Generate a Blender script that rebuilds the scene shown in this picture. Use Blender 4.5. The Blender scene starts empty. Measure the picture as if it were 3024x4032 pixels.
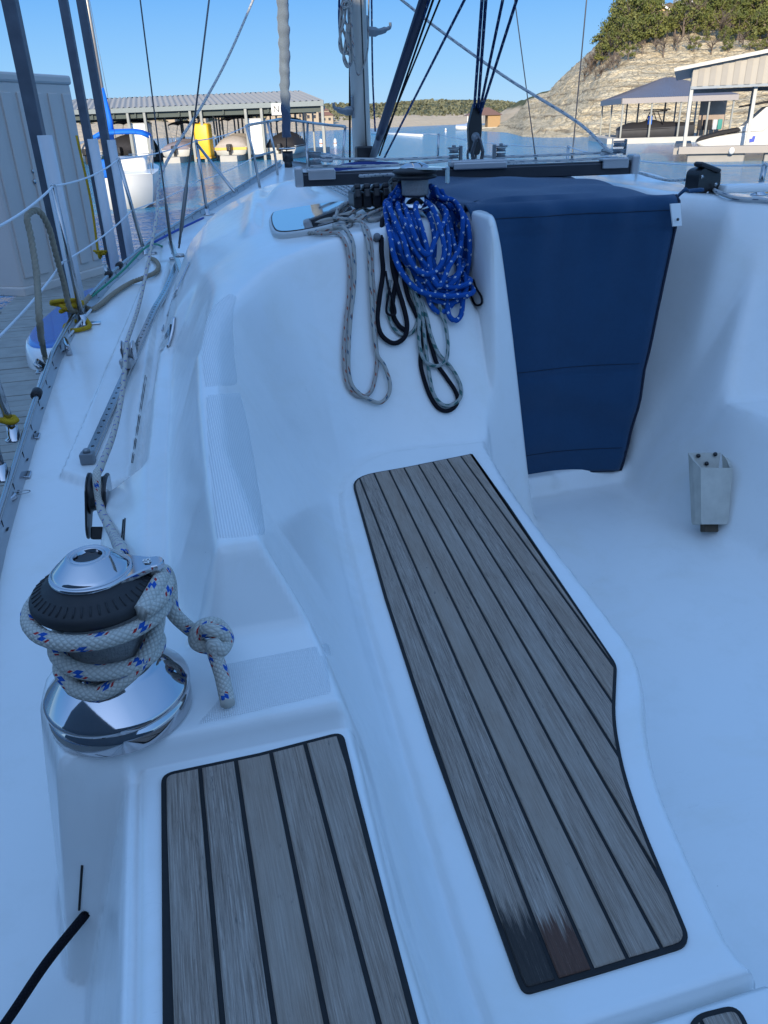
import bpy, math, random
import numpy as np
from mathutils import Vector, Matrix
R = math.radians
random.seed(7)
rng = np.random.RandomState(11)
SC = bpy.context.scene
COL = SC.collection
# ---------------------------------------------------------------- camera
# boat frame: X starboard, Y forward, Z up, water at 0; the lens is 2.3 m above the water
PITCH, YAW, ROLL, EYE = 26.8, 14.5, 1.9, 2.3
CAMP = Vector((0, 0, EYE))
MAT = (Matrix.Rotation(R(-YAW), 3, 'Z') @ Matrix.Rotation(R(90 - PITCH), 3, 'X') @ Matrix.Rotation(R(-ROLL), 3, 'Z'))
cam = bpy.data.cameras.new('camera')
cam.sensor_fit = 'VERTICAL'; cam.sensor_height = 24.0; cam.lens = 24.0 * 1667 / 2212
cam.clip_start = 0.02; cam.clip_end = 5000
co = bpy.data.objects.new('camera', cam); COL.objects.link(co)
co.matrix_world = Matrix.Translation(CAMP) @ MAT.to_4x4()
SC.camera = co
SC.render.resolution_x = 768; SC.render.resolution_y = 1024
# ---------------------------------------------------------------- sky, sun, exposure
SUN_EL, SUN_OFF = 20.0, -12.0          # sun behind the camera, a little to the right
sun_to = Matrix.Rotation(R(-YAW - SUN_OFF + 180 + 2 * SUN_OFF), 3, 'Z') @ Vector((0, math.cos(R(SUN_EL)), math.sin(R(SUN_EL))))
W = bpy.data.worlds.new('World'); SC.world = W; W.use_nodes = True
nt = W.node_tree; nt.nodes.clear()
sky = nt.nodes.new('ShaderNodeTexSky'); sky.sky_type = 'NISHITA'; sky.sun_disc = False
sky.sun_elevation = R(SUN_EL)
sky.sun_rotation = math.atan2(sun_to.x, sun_to.y)
sky.altitude = 200; sky.air_density = 1.0; sky.dust_density = 0.25; sky.ozone_density = 3.2
# clear blue gradient blended with the physical sky
tc = nt.nodes.new('ShaderNodeTexCoord'); sx = nt.nodes.new('ShaderNodeSeparateXYZ'); nt.links.new(tc.outputs['Generated'], sx.inputs[0])
cr_ = nt.nodes.new('ShaderNodeValToRGB'); nt.links.new(sx.outputs[2], cr_.inputs[0]); els = cr_.color_ramp.elements
els[0].position = 0.0; els[0].color = (3.3, 5.5, 7.8, 1); els[1].position = 1.0; els[1].color = (1.7, 3.75, 7.8, 1)
for p_, c_ in ((.05, (2.2, 4.7, 7.8, 1)), (.14, (.95, 3.35, 7.6, 1)), (.35, (1.1, 3.1, 7.3, 1)), (.6, (1.6, 3.65, 7.8, 1))): e_ = els.new(p_); e_.color = c_
# whiter, brighter sky round the sun, which stands behind the lens
dt = nt.nodes.new('ShaderNodeVectorMath'); dt.operation = 'DOT_PRODUCT'; nt.links.new(tc.outputs['Generated'], dt.inputs[0]); dt.inputs[1].default_value = tuple(sun_to)
gl = nt.nodes.new('ShaderNodeValToRGB'); mr = nt.nodes.new('ShaderNodeMapRange'); mr.inputs['From Min'].default_value = -1; nt.links.new(dt.outputs['Value'], mr.inputs['Value']); nt.links.new(mr.outputs[0], gl.inputs[0])
ge = gl.color_ramp.elements; ge[0].position = .30; ge[0].color = (0, 0, 0, 1); ge[1].position = 1.0; ge[1].color = (5, 6, 8, 1)
for p_, c_ in ((.5, (.3, .45, .8, 1)), (.68, (.7, 1.0, 1.5, 1)), (.85, (1.8, 2.4, 3.4, 1))): e_ = ge.new(p_); e_.color = c_
gm = nt.nodes.new('ShaderNodeMixRGB'); gm.blend_type = 'ADD'; gm.inputs[0].default_value = 1.0; nt.links.new(cr_.outputs[0], gm.inputs[1]); nt.links.new(gl.outputs[0], gm.inputs[2])
mx = nt.nodes.new('ShaderNodeMixRGB'); mx.inputs[0].default_value = .9
bg = nt.nodes.new('ShaderNodeBackground'); bg.inputs['Strength'].default_value = 0.10
wo = nt.nodes.new('ShaderNodeOutputWorld')
nt.links.new(sky.outputs[0], mx.inputs[1]); nt.links.new(gm.outputs[0], mx.inputs[2]); nt.links.new(mx.outputs[0], bg.inputs[0]); nt.links.new(bg.outputs[0], wo.inputs[0])
sl = bpy.data.lights.new('sun', 'SUN'); sl.energy = 5.0; sl.angle = R(0.5); sl.color = (1.0, 0.87, 0.66)
so = bpy.data.objects.new('sun', sl); COL.objects.link(so)
so.rotation_euler = (-sun_to).to_track_quat('-Z', 'Y').to_euler()
SC.view_settings.view_transform = 'Standard'; SC.view_settings.look = 'None'
SC.view_settings.exposure = 0.34; SC.view_settings.gamma = 1.0
# ---------------------------------------------------------------- sight-line helpers (photo pixel -> real place at a real depth)
CROP = dict(s=(0, 0, 3024 / 1659), c1=(0, 0, .6028), c2=(1000, 0, .6028), c3=(2000, 0, .6172), c4=(0, 700, .6028), c5=(1000, 600, .6028),
            c6=(2000, 700, .678), c7=(0, 1500, .7233), c8=(0, 2500, 1.0247), d1=(1200, 1700, .8439), d2=(1500, 2700, .9186),
            d3=(300, 300, .2411), d4=(700, 300, .4219), d5=(2300, 200, .4364), d6=(2200, 0, .4967), d7=(0, 1100, .4971), d8=(1300, 500, .7836))
FP = 3038.6
def ray(x, y, c='s'):
    ox, oy, k = CROP[c]; sx = ox + x * k; sy = oy + y * k
    return MAT @ Vector(((sx - 1512) / FP, -(sy - 2016) / FP, -1.0))
def onz(x, y, z, c='s'):
    d = ray(x, y, c); return CAMP + d * ((z - EYE) / d.z)
def onY(x, y, Y, c='s'):
    d = ray(x, y, c); return CAMP + d * (Y / d.y)
def onX(x, y, X, c='s'):
    d = ray(x, y, c); return CAMP + d * (X / d.x)
def atd(x, y, dist, c='s'):            # horizontal distance along the view heading
    d = ray(x, y, c); w = d.x * math.sin(R(YAW)) + d.y * math.cos(R(YAW))
    return CAMP + d * (dist / w)
def G(u, w, z=0.0):                    # u right of the view heading, w along it
    c, s = math.cos(R(YAW)), math.sin(R(YAW))
    return Vector((u * c + w * s, -u * s + w * c, z))
# ---------------------------------------------------------------- objects
def tag(o, label=None, cat=None, group=None, kind=None):
    if label: o['label'] = label
    if cat: o['category'] = cat
    if group: o['group'] = group
    if kind: o['kind'] = kind
    return o
def empty(name, loc=(0, 0, 0), label=None, cat=None, group=None, rz=0):
    o = bpy.data.objects.new(name, None); COL.objects.link(o); o.location = loc; o.rotation_euler = (0, 0, rz)
    o.empty_display_size = .1
    return tag(o, label, cat, group)
class MB:
    """collects shapes into one mesh"""
    def __init__(s): s.v = []; s.f = []; s.uv = []; s.sm = []; s.mi = []
    def add(s, vs, fs, uvs=None, smooth=True, mi=0):
        b = len(s.v); s.v += [tuple(v) for v in vs]
        for i, f in enumerate(fs):
            s.f.append(tuple(b + k for k in f)); s.uv.append(uvs[i] if uvs else [(0, 0)] * len(f)); s.sm.append(smooth); s.mi.append(mi)
        return s
    def box(s, c, size, rz=0, bev=0.0, M=None, smooth=False, mi=0):
        x, y, z = [a / 2 for a in size]; b = min(bev, x * .98, y * .98, z * .98)
        if b <= 0:
            vs = [(i * x, j * y, k * z) for k in (-1, 1) for j in (-1, 1) for i in (-1, 1)]
            fs = [(0, 2, 3, 1), (4, 5, 7, 6), (0, 1, 5, 4), (2, 6, 7, 3), (0, 4, 6, 2), (1, 3, 7, 5)]
        else:
            prof = [(-z, b), (-z + b * .3, b * .3), (-z + b, 0), (z - b, 0), (z - b * .3, b * .3), (z, b)]
            vs = []; n = 0
            for zz, ins in prof:
                ring = []
                for sx, sy, a0 in ((1, 1, 0), (-1, 1, 90), (-1, -1, 180), (1, -1, 270)):
                    for t in (0, 30, 60, 90):
                        a = R(a0 + t); ring.append((sx * (x - b) + math.cos(a) * (b - ins * .9), sy * (y - b) + math.sin(a) * (b - ins * .9), zz))
                n = len(ring); vs += ring
            fs = [(k * n + i, k * n + (i + 1) % n, (k + 1) * n + (i + 1) % n, (k + 1) * n + i) for k in range(5) for i in range(n)]
            fs += [tuple(range(n - 1, -1, -1)), tuple(5 * n + i for i in range(n))]
            smooth = smooth
        T = M if M is not None else Matrix.Rotation(rz, 3, 'Z')
        c = Vector(c)
        s.add([c + T @ Vector(v) for v in vs], fs, None, smooth, mi); return s
    def tube(s, pts, r, n=8, closed=False, strands=0, pitch=.06, cap=True, mi=0, flat=1.0):
        P = [Vector(p) for p in pts]; m = len(P)
        if m < 2: return s
        rad = r if hasattr(r, '__len__') else [r] * m
        T = []
        for i in range(m):
            a = P[(i - 1) % m] if (closed or i > 0) else P[0]; b = P[(i + 1) % m] if (closed or i < m - 1) else P[-1]
            t = b - a; T.append(t.normalized() if t.length > 1e-9 else Vector((0, 0, 1)))
        N = T[0].orthogonal().normalized(); vs = []; L = 0; Ls = []
        for i in range(m):
            if i: L += (P[i] - P[i - 1]).length
            Ls.append(L)
            N = (N - T[i] * N.dot(T[i])); N = N.normalized() if N.length > 1e-6 else T[i].orthogonal().normalized()
            B = T[i].cross(N)
            for k in range(n):
                a = 2 * math.pi * k / n; rr = rad[i]
                if strands: rr = rad[i] * (.74 + .34 * abs(math.cos(strands * .5 * (a - 2 * math.pi * L / pitch))) ** .8)
                vs.append(P[i] + (N * math.cos(a) + B * math.sin(a) * flat) * rr)
        fs = []; uv = []
        for i in range(m if closed else m - 1):
            j = (i + 1) % m; l0 = Ls[i]; l1 = Ls[j] if j else L + (P[0] - P[-1]).length
            for k in range(n):
                k2 = (k + 1) % n
                fs.append((i * n + k, i * n + k2, j * n + k2, j * n + k))
                uv.append([(l0, k / n), (l0, (k + 1) / n), (l1, (k + 1) / n), (l1, k / n)])
        if cap and not closed:
            fs.append(tuple(range(n - 1, -1, -1))); uv.append([(0, 0)] * n)
            fs.append(tuple((m - 1) * n + k for k in range(n))); uv.append([(L, 0)] * n)
        s.add(vs, fs, uv, True, mi); return s
    def lathe(s, c, prof, n=32, M=None, smooth=True, mi=0, ang=360):
        c = Vector(c); M = M or Matrix.Identity(3); vs = []
        for r, z in prof:
            for k in range(n):
                a = 2 * math.pi * k / n; vs.append(c + M @ Vector((r * math.cos(a), r * math.sin(a), z)))
        fs = [(i * n + k, i * n + (k + 1) % n, (i + 1) * n + (k + 1) % n, (i + 1) * n + k) for i in range(len(prof) - 1) for k in range(n)]
        if prof[0][0] > 1e-6: fs.append(tuple(range(n - 1, -1, -1)))
        if prof[-1][0] > 1e-6: fs.append(tuple((len(prof) - 1) * n + k for k in range(n)))
        s.add(vs, fs, None, smooth, mi); return s
    def prism(s, poly, z0, z1, M=None, c=(0, 0, 0), smooth=False, mi=0, bev=0):
        """polygon in local xy, extruded z0..z1"""
        M = M or Matrix.Identity(3); c = Vector(c); n = len(poly)
        area = sum(poly[i][0] * poly[(i + 1) % n][1] - poly[(i + 1) % n][0] * poly[i][1] for i in range(n))
        if area < 0: poly = poly[::-1]
        if bev > 0:
            cx = sum(p[0] for p in poly) / n; cy = sum(p[1] for p in poly) / n
            ins = inset(poly, bev)
            rings = [(poly, z0), (poly, z1 - bev), ([((a[0] * .35 + b[0] * .65), (a[1] * .35 + b[1] * .65)) for a, b in zip(ins, poly)], z1 - bev * .35), (ins, z1)]
        else: rings = [(poly, z0), (poly, z1)]
        vs = []
        for pl, z in rings: vs += [c + M @ Vector((p[0], p[1], z)) for p in pl]
        k = len(rings)
        fs = [(j * n + i, j * n + (i + 1) % n, (j + 1) * n + (i + 1) % n, (j + 1) * n + i) for j in range(k - 1) for i in range(n)]
        s.add(vs, fs, None, smooth, mi)
        b = len(s.v) - len(vs)
        s.f += [tuple(b + i for i in range(n - 1, -1, -1)), tuple(b + (k - 1) * n + i for i in range(n))]
        s.uv += [[(0, 0)] * n] * 2; s.sm += [False, False]; s.mi += [mi, mi]
        return s
    def quad(s, a, b, c, d, mi=0, smooth=False): s.add([a, b, c, d], [(0, 1, 2, 3)], None, smooth, mi); return s
    def slab(s, pts, th, mi=0):       # planar polygon given thickness along its normal
        P = [Vector(p) for p in pts]; nrm = (P[1] - P[0]).cross(P[2] - P[0]).normalized() * th; n = len(P)
        s.add(P + [p - nrm for p in P], [tuple(range(n)), tuple(range(2 * n - 1, n - 1, -1))] + [(i, n + i, n + (i + 1) % n, (i + 1) % n) for i in range(n)], None, False, mi); return s
    def build(s, name, mat, parent=None, label=None, cat=None, group=None, kind=None):
        me = bpy.data.meshes.new(name); me.from_pydata(s.v, [], s.f); me.update()
        for m in (mat if isinstance(mat, (list, tuple)) else [mat]): me.materials.append(m)
        me.polygons.foreach_set('use_smooth', s.sm); me.polygons.foreach_set('material_index', s.mi)
        ul = me.uv_layers.new(name='UVMap'); flat = [c for f in s.uv for p in f for c in p]; ul.data.foreach_set('uv', flat)
        me.update()
        o = bpy.data.objects.new(name, me); COL.objects.link(o)
        if parent is not None:
            o.parent = parent; o.matrix_parent_inverse = pinv(parent)
        return tag(o, label, cat, group, kind)
def pinv(p):
    if p.type != 'EMPTY': return Matrix.Identity(4)
    return (Matrix.Translation(p.location) @ p.rotation_euler.to_matrix().to_4x4()).inverted()
def inset(poly, d):
    n = len(poly); out = []
    for i in range(n):
        a = Vector(poly[i - 1]); b = Vector(poly[i]); c = Vector(poly[(i + 1) % n])
        e1 = (b - a).normalized(); e2 = (c - b).normalized(); n1 = Vector((-e1.y, e1.x)); n2 = Vector((-e2.y, e2.x))
        m = n1 + n2; m = m / max(m.length_squared, .2) * 2
        out.append((b.x + m.x * d, b.y + m.y * d))
    return out
def rounded(poly, rads, k=6):
    """round the corners of a polygon"""
    n = len(poly); out = []
    for i in range(n):
        b = Vector(poly[i]); r = rads[i] if hasattr(rads, '__len__') else rads
        a = Vector(poly[i - 1]); c = Vector(poly[(i + 1) % n])
        if r <= 0: out.append(tuple(b)); continue
        u = (a - b); v = (c - b); t = min(r, u.length * .49, v.length * .49); p = b + u.normalized() * t; q = b + v.normalized() * t
        for j in range(k + 1):
            s_ = j / k; out.append(tuple(p * (1 - s_) ** 2 + b * 2 * s_ * (1 - s_) + q * s_ ** 2))
    return out
def spline(pts, k=8, closed=False):
    P = [Vector(p) for p in pts]; n = len(P); out = []
    if n < 3 and not closed: return [P[0].lerp(P[-1], i / k) for i in range(k + 1)]
    for i in range(n if closed else n - 1):
        p0 = P[(i - 1) % n] if (closed or i > 0) else P[0] * 2 - P[1]; p1 = P[i]; p2 = P[(i + 1) % n]
        p3 = P[(i + 2) % n] if (closed or i < n - 2) else P[-1] * 2 - P[-2]
        for j in range(k):
            t = j / k
            out.append(.5 * ((2 * p1) + (p2 - p0) * t + (2 * p0 - 5 * p1 + 4 * p2 - p3) * t * t + (3 * p1 - p0 - 3 * p2 + p3) * t ** 3))
    if not closed: out.append(P[-1])
    return out
def sag(a, b, d, k=14):
    a = Vector(a); b = Vector(b); return [a.lerp(b, i / k) - Vector((0, 0, d * 4 * (i / k) * (1 - i / k))) for i in range(k + 1)]
def copy_tree(o, parent=None):
    c = o.copy(); COL.objects.link(c)
    if parent is not None: c.parent = parent
    for ch in [x for x in bpy.data.objects if x.parent is o]: copy_tree(ch, c)
    return c
# ---------------------------------------------------------------- materials
class NT:
    def __init__(s, name):
        s.m = bpy.data.materials.new(name); s.m.use_nodes = True; s.t = s.m.node_tree; s.t.nodes.clear()
        s.out = s.t.nodes.new('ShaderNodeOutputMaterial'); s.b = s.t.nodes.new('ShaderNodeBsdfPrincipled'); s.t.links.new(s.b.outputs[0], s.out.inputs[0])
    def n(s, ty, **k):
        x = s.t.nodes.new('ShaderNode' + ty)
        for a, b in k.items(): setattr(x, a, b)
        return x
    def L(s, a, b): s.t.links.new(a, b)
    def set(s, inp, v):
        if hasattr(v, 'links'): s.L(v, inp)
        else: inp.default_value = v
    def math(s, op, a, b=0.0, c=None, clamp=False):
        x = s.n('Math', operation=op, use_clamp=clamp); s.set(x.inputs[0], a); s.set(x.inputs[1], b)
        if c is not None: s.set(x.inputs[2], c)
        return x.outputs[0]
    def coord(s, kind='Object'): return s.n('TexCoord').outputs[kind]
    def geo(s): return s.n('NewGeometry').outputs['Position']
    def mapv(s, v, scale=(1, 1, 1), rot=(0, 0, 0), loc=(0, 0, 0)):
        x = s.n('Mapping'); s.L(v, x.inputs[0]); x.inputs['Scale'].default_value = scale; x.inputs['Rotation'].default_value = rot; x.inputs['Location'].default_value = loc; return x.outputs[0]
    def noise(s, v, sc, det=4, rough=.55, dist=0.0):
        x = s.n('TexNoise'); s.L(v, x.inputs['Vector']); x.inputs['Scale'].default_value = sc; x.inputs['Detail'].default_value = det
        x.inputs['Roughness'].default_value = rough; x.inputs['Distortion'].default_value = dist; return x.outputs[0]
    def ramp(s, f, stops, interp='LINEAR'):
        x = s.n('ValToRGB'); s.set(x.inputs[0], f); r = x.color_ramp; r.interpolation = interp
        while len(r.elements) < len(stops): r.elements.new(.5)
        for e, (p, c) in zip(r.elements, stops): e.position = p; e.color = tuple(c) + (1,) if len(c) == 3 else c
        return x.outputs[0]
    def mix(s, f, a, b, mode='MIX'):
        x = s.n('MixRGB', blend_type=mode); s.set(x.inputs[0], f)
        for i, v in ((1, a), (2, b)):
            if hasattr(v, 'links'): s.L(v, x.inputs[i])
            else: x.inputs[i].default_value = tuple(v) + (1,)
        return x.outputs[0]
    def bump(s, h, st=.3, dist=.01):
        x = s.n('Bump'); s.set(x.inputs['Height'], h); x.inputs['Strength'].default_value = st; x.inputs['Distance'].default_value = dist; s.L(x.outputs[0], s.b.inputs['Normal']); return x
    def col(s, c):
        if hasattr(c, 'links'): s.L(c, s.b.inputs['Base Color'])
        else: s.b.inputs['Base Color'].default_value = tuple(c) + (1,)
    def p(s, **k):
        names = dict(rough='Roughness', metal='Metallic', coat='Coat Weight', coatr='Coat Roughness', spec='Specular IOR Level', ior='IOR', sheen='Sheen Weight')
        for a, v in k.items(): s.set(s.b.inputs[names[a]], v)
        return s
def simple(name, c, rough=.5, metal=0., var=.12, sc=8, bump=0., coat=0., bsc=60):
    n = NT(name); f = n.noise(n.coord(), sc, 5)
    n.col(n.mix(f, [a * (1 - var) for a in c], [min(1, a * (1 + var)) for a in c])); n.p(rough=rough, metal=metal, coat=coat)
    g = n.noise(n.coord(), sc * 3, 3); n.L(n.math('MULTIPLY_ADD', g, rough * .3, rough * .85), n.b.inputs['Roughness'])
    if bump: n.bump(n.noise(n.coord(), bsc, 4), bump, .004)
    return n.m
def m_gelcoat():
    n = NT('gelcoat_white'); P = n.coord()
    a = n.noise(P, 1.3, 5, .6); b = n.noise(P, 9, 6, .7); base = n.mix(a, (.74, .745, .73), (.82, .82, .80))
    base = n.mix(n.math('MULTIPLY', n.ramp(b, [(.52, (0, 0, 0)), (.78, (1, 1, 1))]), .22), base, (.60, .60, .54))
    sp = n.n('TexVoronoi'); n.L(P, sp.inputs['Vector']); sp.inputs['Scale'].default_value = 22
    spk = n.ramp(sp.outputs['Distance'], [(.018, (1, 1, 1)), (.03, (0, 0, 0))]); gate = n.ramp(n.noise(P, 3.1, 2), [(.56, (0, 0, 0)), (.6, (1, 1, 1))])
    base = n.mix(n.math('MULTIPLY', n.math('MULTIPLY', spk, gate), .75), base, (.2, .2, .2))
    sc = n.noise(n.mapv(P, (1.2, 9, 3), (0, 0, .5)), 6, 2, .4, 1.2); line = n.ramp(sc, [(.494, (0, 0, 0)), (.5, (1, 1, 1)), (.506, (0, 0, 0))])
    g2 = n.ramp(n.noise(P, 2.2, 2), [(.58, (0, 0, 0)), (.66, (1, 1, 1))]); base = n.mix(n.math('MULTIPLY', n.math('MULTIPLY', line, g2), .16), base, (.35, .35, .35))
    st_ = n.ramp(n.noise(P, 2.7, 6, .65, .8), [(.52, (0, 0, 0)), (.72, (1, 1, 1))]); base = n.mix(n.math('MULTIPLY', st_, .30), base, (.70, .655, .55))
    n.col(base); n.L(n.math('MULTIPLY_ADD', b, .20, .10), n.b.inputs['Roughness']); n.p(spec=.5)
    n.bump(n.noise(P, 5, 3, .5), .12, .006)
    return n.m
def m_nonskid():
    n = NT('nonskid_gelcoat'); P = n.coord(); x = n.n('SeparateXYZ'); n.L(P, x.inputs[0])
    w = n.math('SINE', n.math('MULTIPLY', x.outputs[0], 2 * math.pi / .0042)); w = n.math('MULTIPLY_ADD', w, .5, .5)
    f = n.noise(P, 14, 5); d = n.mix(w, (.62, .64, .65), (.81, .82, .81)); n.col(n.mix(n.math('MULTIPLY', f, .35), d, (.6, .6, .57))); n.p(rough=.6); n.bump(w, .4, .002)
    return n.m
def m_nonskid_cross():
    n = NT('nonskid_diamond'); P = n.coord(); x = n.n('SeparateXYZ'); n.L(P, x.inputs[0]); k = 2 * math.pi / .0055
    a = n.math('SINE', n.math('MULTIPLY', n.math('ADD', x.outputs[0], x.outputs[1]), k)); b = n.math('SINE', n.math('MULTIPLY', n.math('SUBTRACT', x.outputs[0], x.outputs[1]), k))
    w = n.math('MULTIPLY_ADD', n.math('MULTIPLY', a, b), .5, .5); f = n.noise(P, 14, 5)
    n.col(n.mix(n.math('MULTIPLY', f, .5), n.mix(w, (.62, .64, .65), (.81, .82, .81)), (.70, .71, .70))); n.p(rough=.55); n.bump(w, .6, .0015)
    return n.m
def m_teak():
    n = NT('weathered_teak'); P = n.coord(); oi = n.n('TexCoord'); U = n.n('UVMap').outputs[0]; u = n.n('SeparateXYZ'); n.L(U, u.inputs[0])
    # uv: x along the plank (m), y across (m) with an integer plank id added
    idn = n.math('FLOOR', u.outputs[1]); frac = n.math('SUBTRACT', u.outputs[1], idn)
    cv = n.n('CombineXYZ'); n.L(u.outputs[0], cv.inputs[0]); n.L(frac, cv.inputs[1]); n.L(n.math('MULTIPLY', idn, 3.7), cv.inputs[2]); V = cv.outputs[0]
    g = n.noise(n.mapv(V, (14, 620, 1)), 1.0, 6, .7, .25); g2 = n.noise(n.mapv(V, (3.5, 90, 1)), 1.0, 4, .6, .4); big = n.noise(n.mapv(V, (3, 14, 1)), 1.0, 4, .6)
    fine = n.noise(n.mapv(V, (60, 1500, 1)), 1.0, 3, .7)
    wn = n.n('TexWhiteNoise', noise_dimensions='1D'); n.L(idn, wn.inputs['W'])
    c = n.ramp(g, [(.33, (.06, .042, .03)), (.45, (.19, .145, .115)), (.58, (.36, .295, .245)), (.76, (.60, .51, .44))])
    c = n.mix(n.math('MULTIPLY', g2, .5), c, (.34, .27, .22)); c = n.mix(n.ramp(fine, [(.3, (1, 1, 1)), (.42, (0, 0, 0))]), c, (.09, .075, .065))
    c = n.mix(n.math('MULTIPLY', wn.outputs[0], .62), c, (.30, .215, .155)); c = n.mix(n.ramp(big, [(.45, (0, 0, 0)), (.8, (.5, .5, .5))]), c, (.42, .37, .32))
    ms = n.noise(n.mapv(V, (26, 90, 1)), 1.0, 3, .7); c = n.mix(n.ramp(ms, [(.24, (.8, .8, .8)), (.34, (0, 0, 0))]), c, (.10, .09, .085))
    # wet / oiled dark patch: a real stain near the aft outboard corner of the long panel (object space)
    S = n.n('SeparateXYZ'); n.L(P, S.inputs[0])
    nn = n.noise(n.mapv(V, (7, 150, 1)), 1.0, 5, .75); n2_ = n.noise(n.mapv(V, (9, 30, 1)), 1.0, 3, .6)
    yy = n.math('ADD', S.outputs[1], n.math('ADD', n.math('MULTIPLY', n.math('SUBTRACT', nn, .5), .16), n.math('MULTIPLY', n.math('SUBTRACT', n2_, .5), .06)))
    lim = n.math('SUBTRACT', .637, n.math('MULTIPLY', n.math('SUBTRACT', S.outputs[0], .29), .45))
    st = n.math('DIVIDE', n.math('SUBTRACT', lim, yy), .03, clamp=True); st = n.math('MULTIPLY', st, n.math('GREATER_THAN', idn, 37.5))
    st = n.math('MULTIPLY', st, n.math('MULTIPLY', n.math('LESS_THAN', S.outputs[2], 1.5), n.math('GREATER_THAN', S.outputs[1], .475)))
    brown = n.math('LESS_THAN', idn, 38.5); sc = n.mix(brown, n.mix(g, (.006, .005, .005), (.030, .022, .019)), n.mix(g, (.022, .008, .004), (.13, .048, .026)))
    fl = n.ramp(fine, [(.60, (0, 0, 0)), (.68, (1, 1, 1))]); st = n.math('MULTIPLY', st, n.math('SUBTRACT', 1.0, n.math('MULTIPLY', fl, .25)))
    c = n.mix(n.math('MULTIPLY', st, .95), c, sc)
    n.col(c); n.L(n.math('SUBTRACT', .72, n.math('MULTIPLY', st, .25)), n.b.inputs['Roughness']); n.p(spec=.3)
    n.bump(n.math('ADD', g, n.math('MULTIPLY', fine, .6)), .55, .0015)
    return n.m
def m_rope(name, base, flecks, width=.013, weave=True, dark=.7):
    """braided rope; uv.x = metres along, uv.y = turns round"""
    n = NT(name); U = n.n('UVMap').outputs[0]; u = n.n('SeparateXYZ'); n.L(U, u.inputs[0]); x, y = u.outputs[0], u.outputs[1]
    per = width * .55
    s1 = n.math('ADD', n.math('DIVIDE', x, per), n.math('MULTIPLY', y, 8)); s2 = n.math('SUBTRACT', n.math('DIVIDE', x, per), n.math('MULTIPLY', y, 8))
    w = n.math('MULTIPLY', n.math('SINE', n.math('MULTIPLY', s1, math.pi)), n.math('SINE', n.math('MULTIPLY', s2, math.pi)))
    w = n.math('ABSOLUTE', w); f = n.noise(n.coord(), 40, 4)
    c = n.mix(n.ramp(w, [(.0, (0, 0, 0)), (.55, (1, 1, 1))]), [a * dark for a in base], base); c = n.mix(n.math('MULTIPLY', f, .35), c, [a * .72 for a in base])
    for (fc, step, off, ln, wd, *vo) in flecks:
        a = n.math('ADD', n.math('DIVIDE', x, step), n.math('ADD', n.math('MULTIPLY', y, 1.0), off)); fa = n.math('FRACT', a)
        b = n.math('ADD', n.math('MULTIPLY', y, 3.0), n.math('MULTIPLY_ADD', n.math('FLOOR', a), .37, vo[0] if vo else 0.0)); fb = n.math('FRACT', b)
        m1 = n.math('LESS_THAN', n.math('ABSOLUTE', n.math('SUBTRACT', fa, .5)), ln); m2 = n.math('LESS_THAN', n.math('ABSOLUTE', n.math('SUBTRACT', fb, .5)), wd)
        c = n.mix(n.math('MULTIPLY', m1, m2), c, fc)
    n.col(c); n.p(rough=.85, spec=.2); n.bump(w, .6, width * .12)
    return n.m
def m_water():
    n = NT('lake_water'); P = n.geo()
    a = n.noise(n.mapv(P, (1, 1.0, 1), (0, 0, .35)), 1.15, 5, .6, .6); b = n.noise(n.mapv(P, (1.6, .8, 1), (0, 0, -.2)), 4.2, 4, .55, .5); c = n.noise(P, .12, 3)
    n.col(n.mix(c, (.008, .16, .33), (.018, .20, .37))); n.p(rough=.10, ior=1.33, spec=.3)
    h = n.math('ADD', n.math('MULTIPLY', a, .75), n.math('MULTIPLY', b, .28)); n.bump(h, 1.0, .55)
    return n.m
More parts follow.
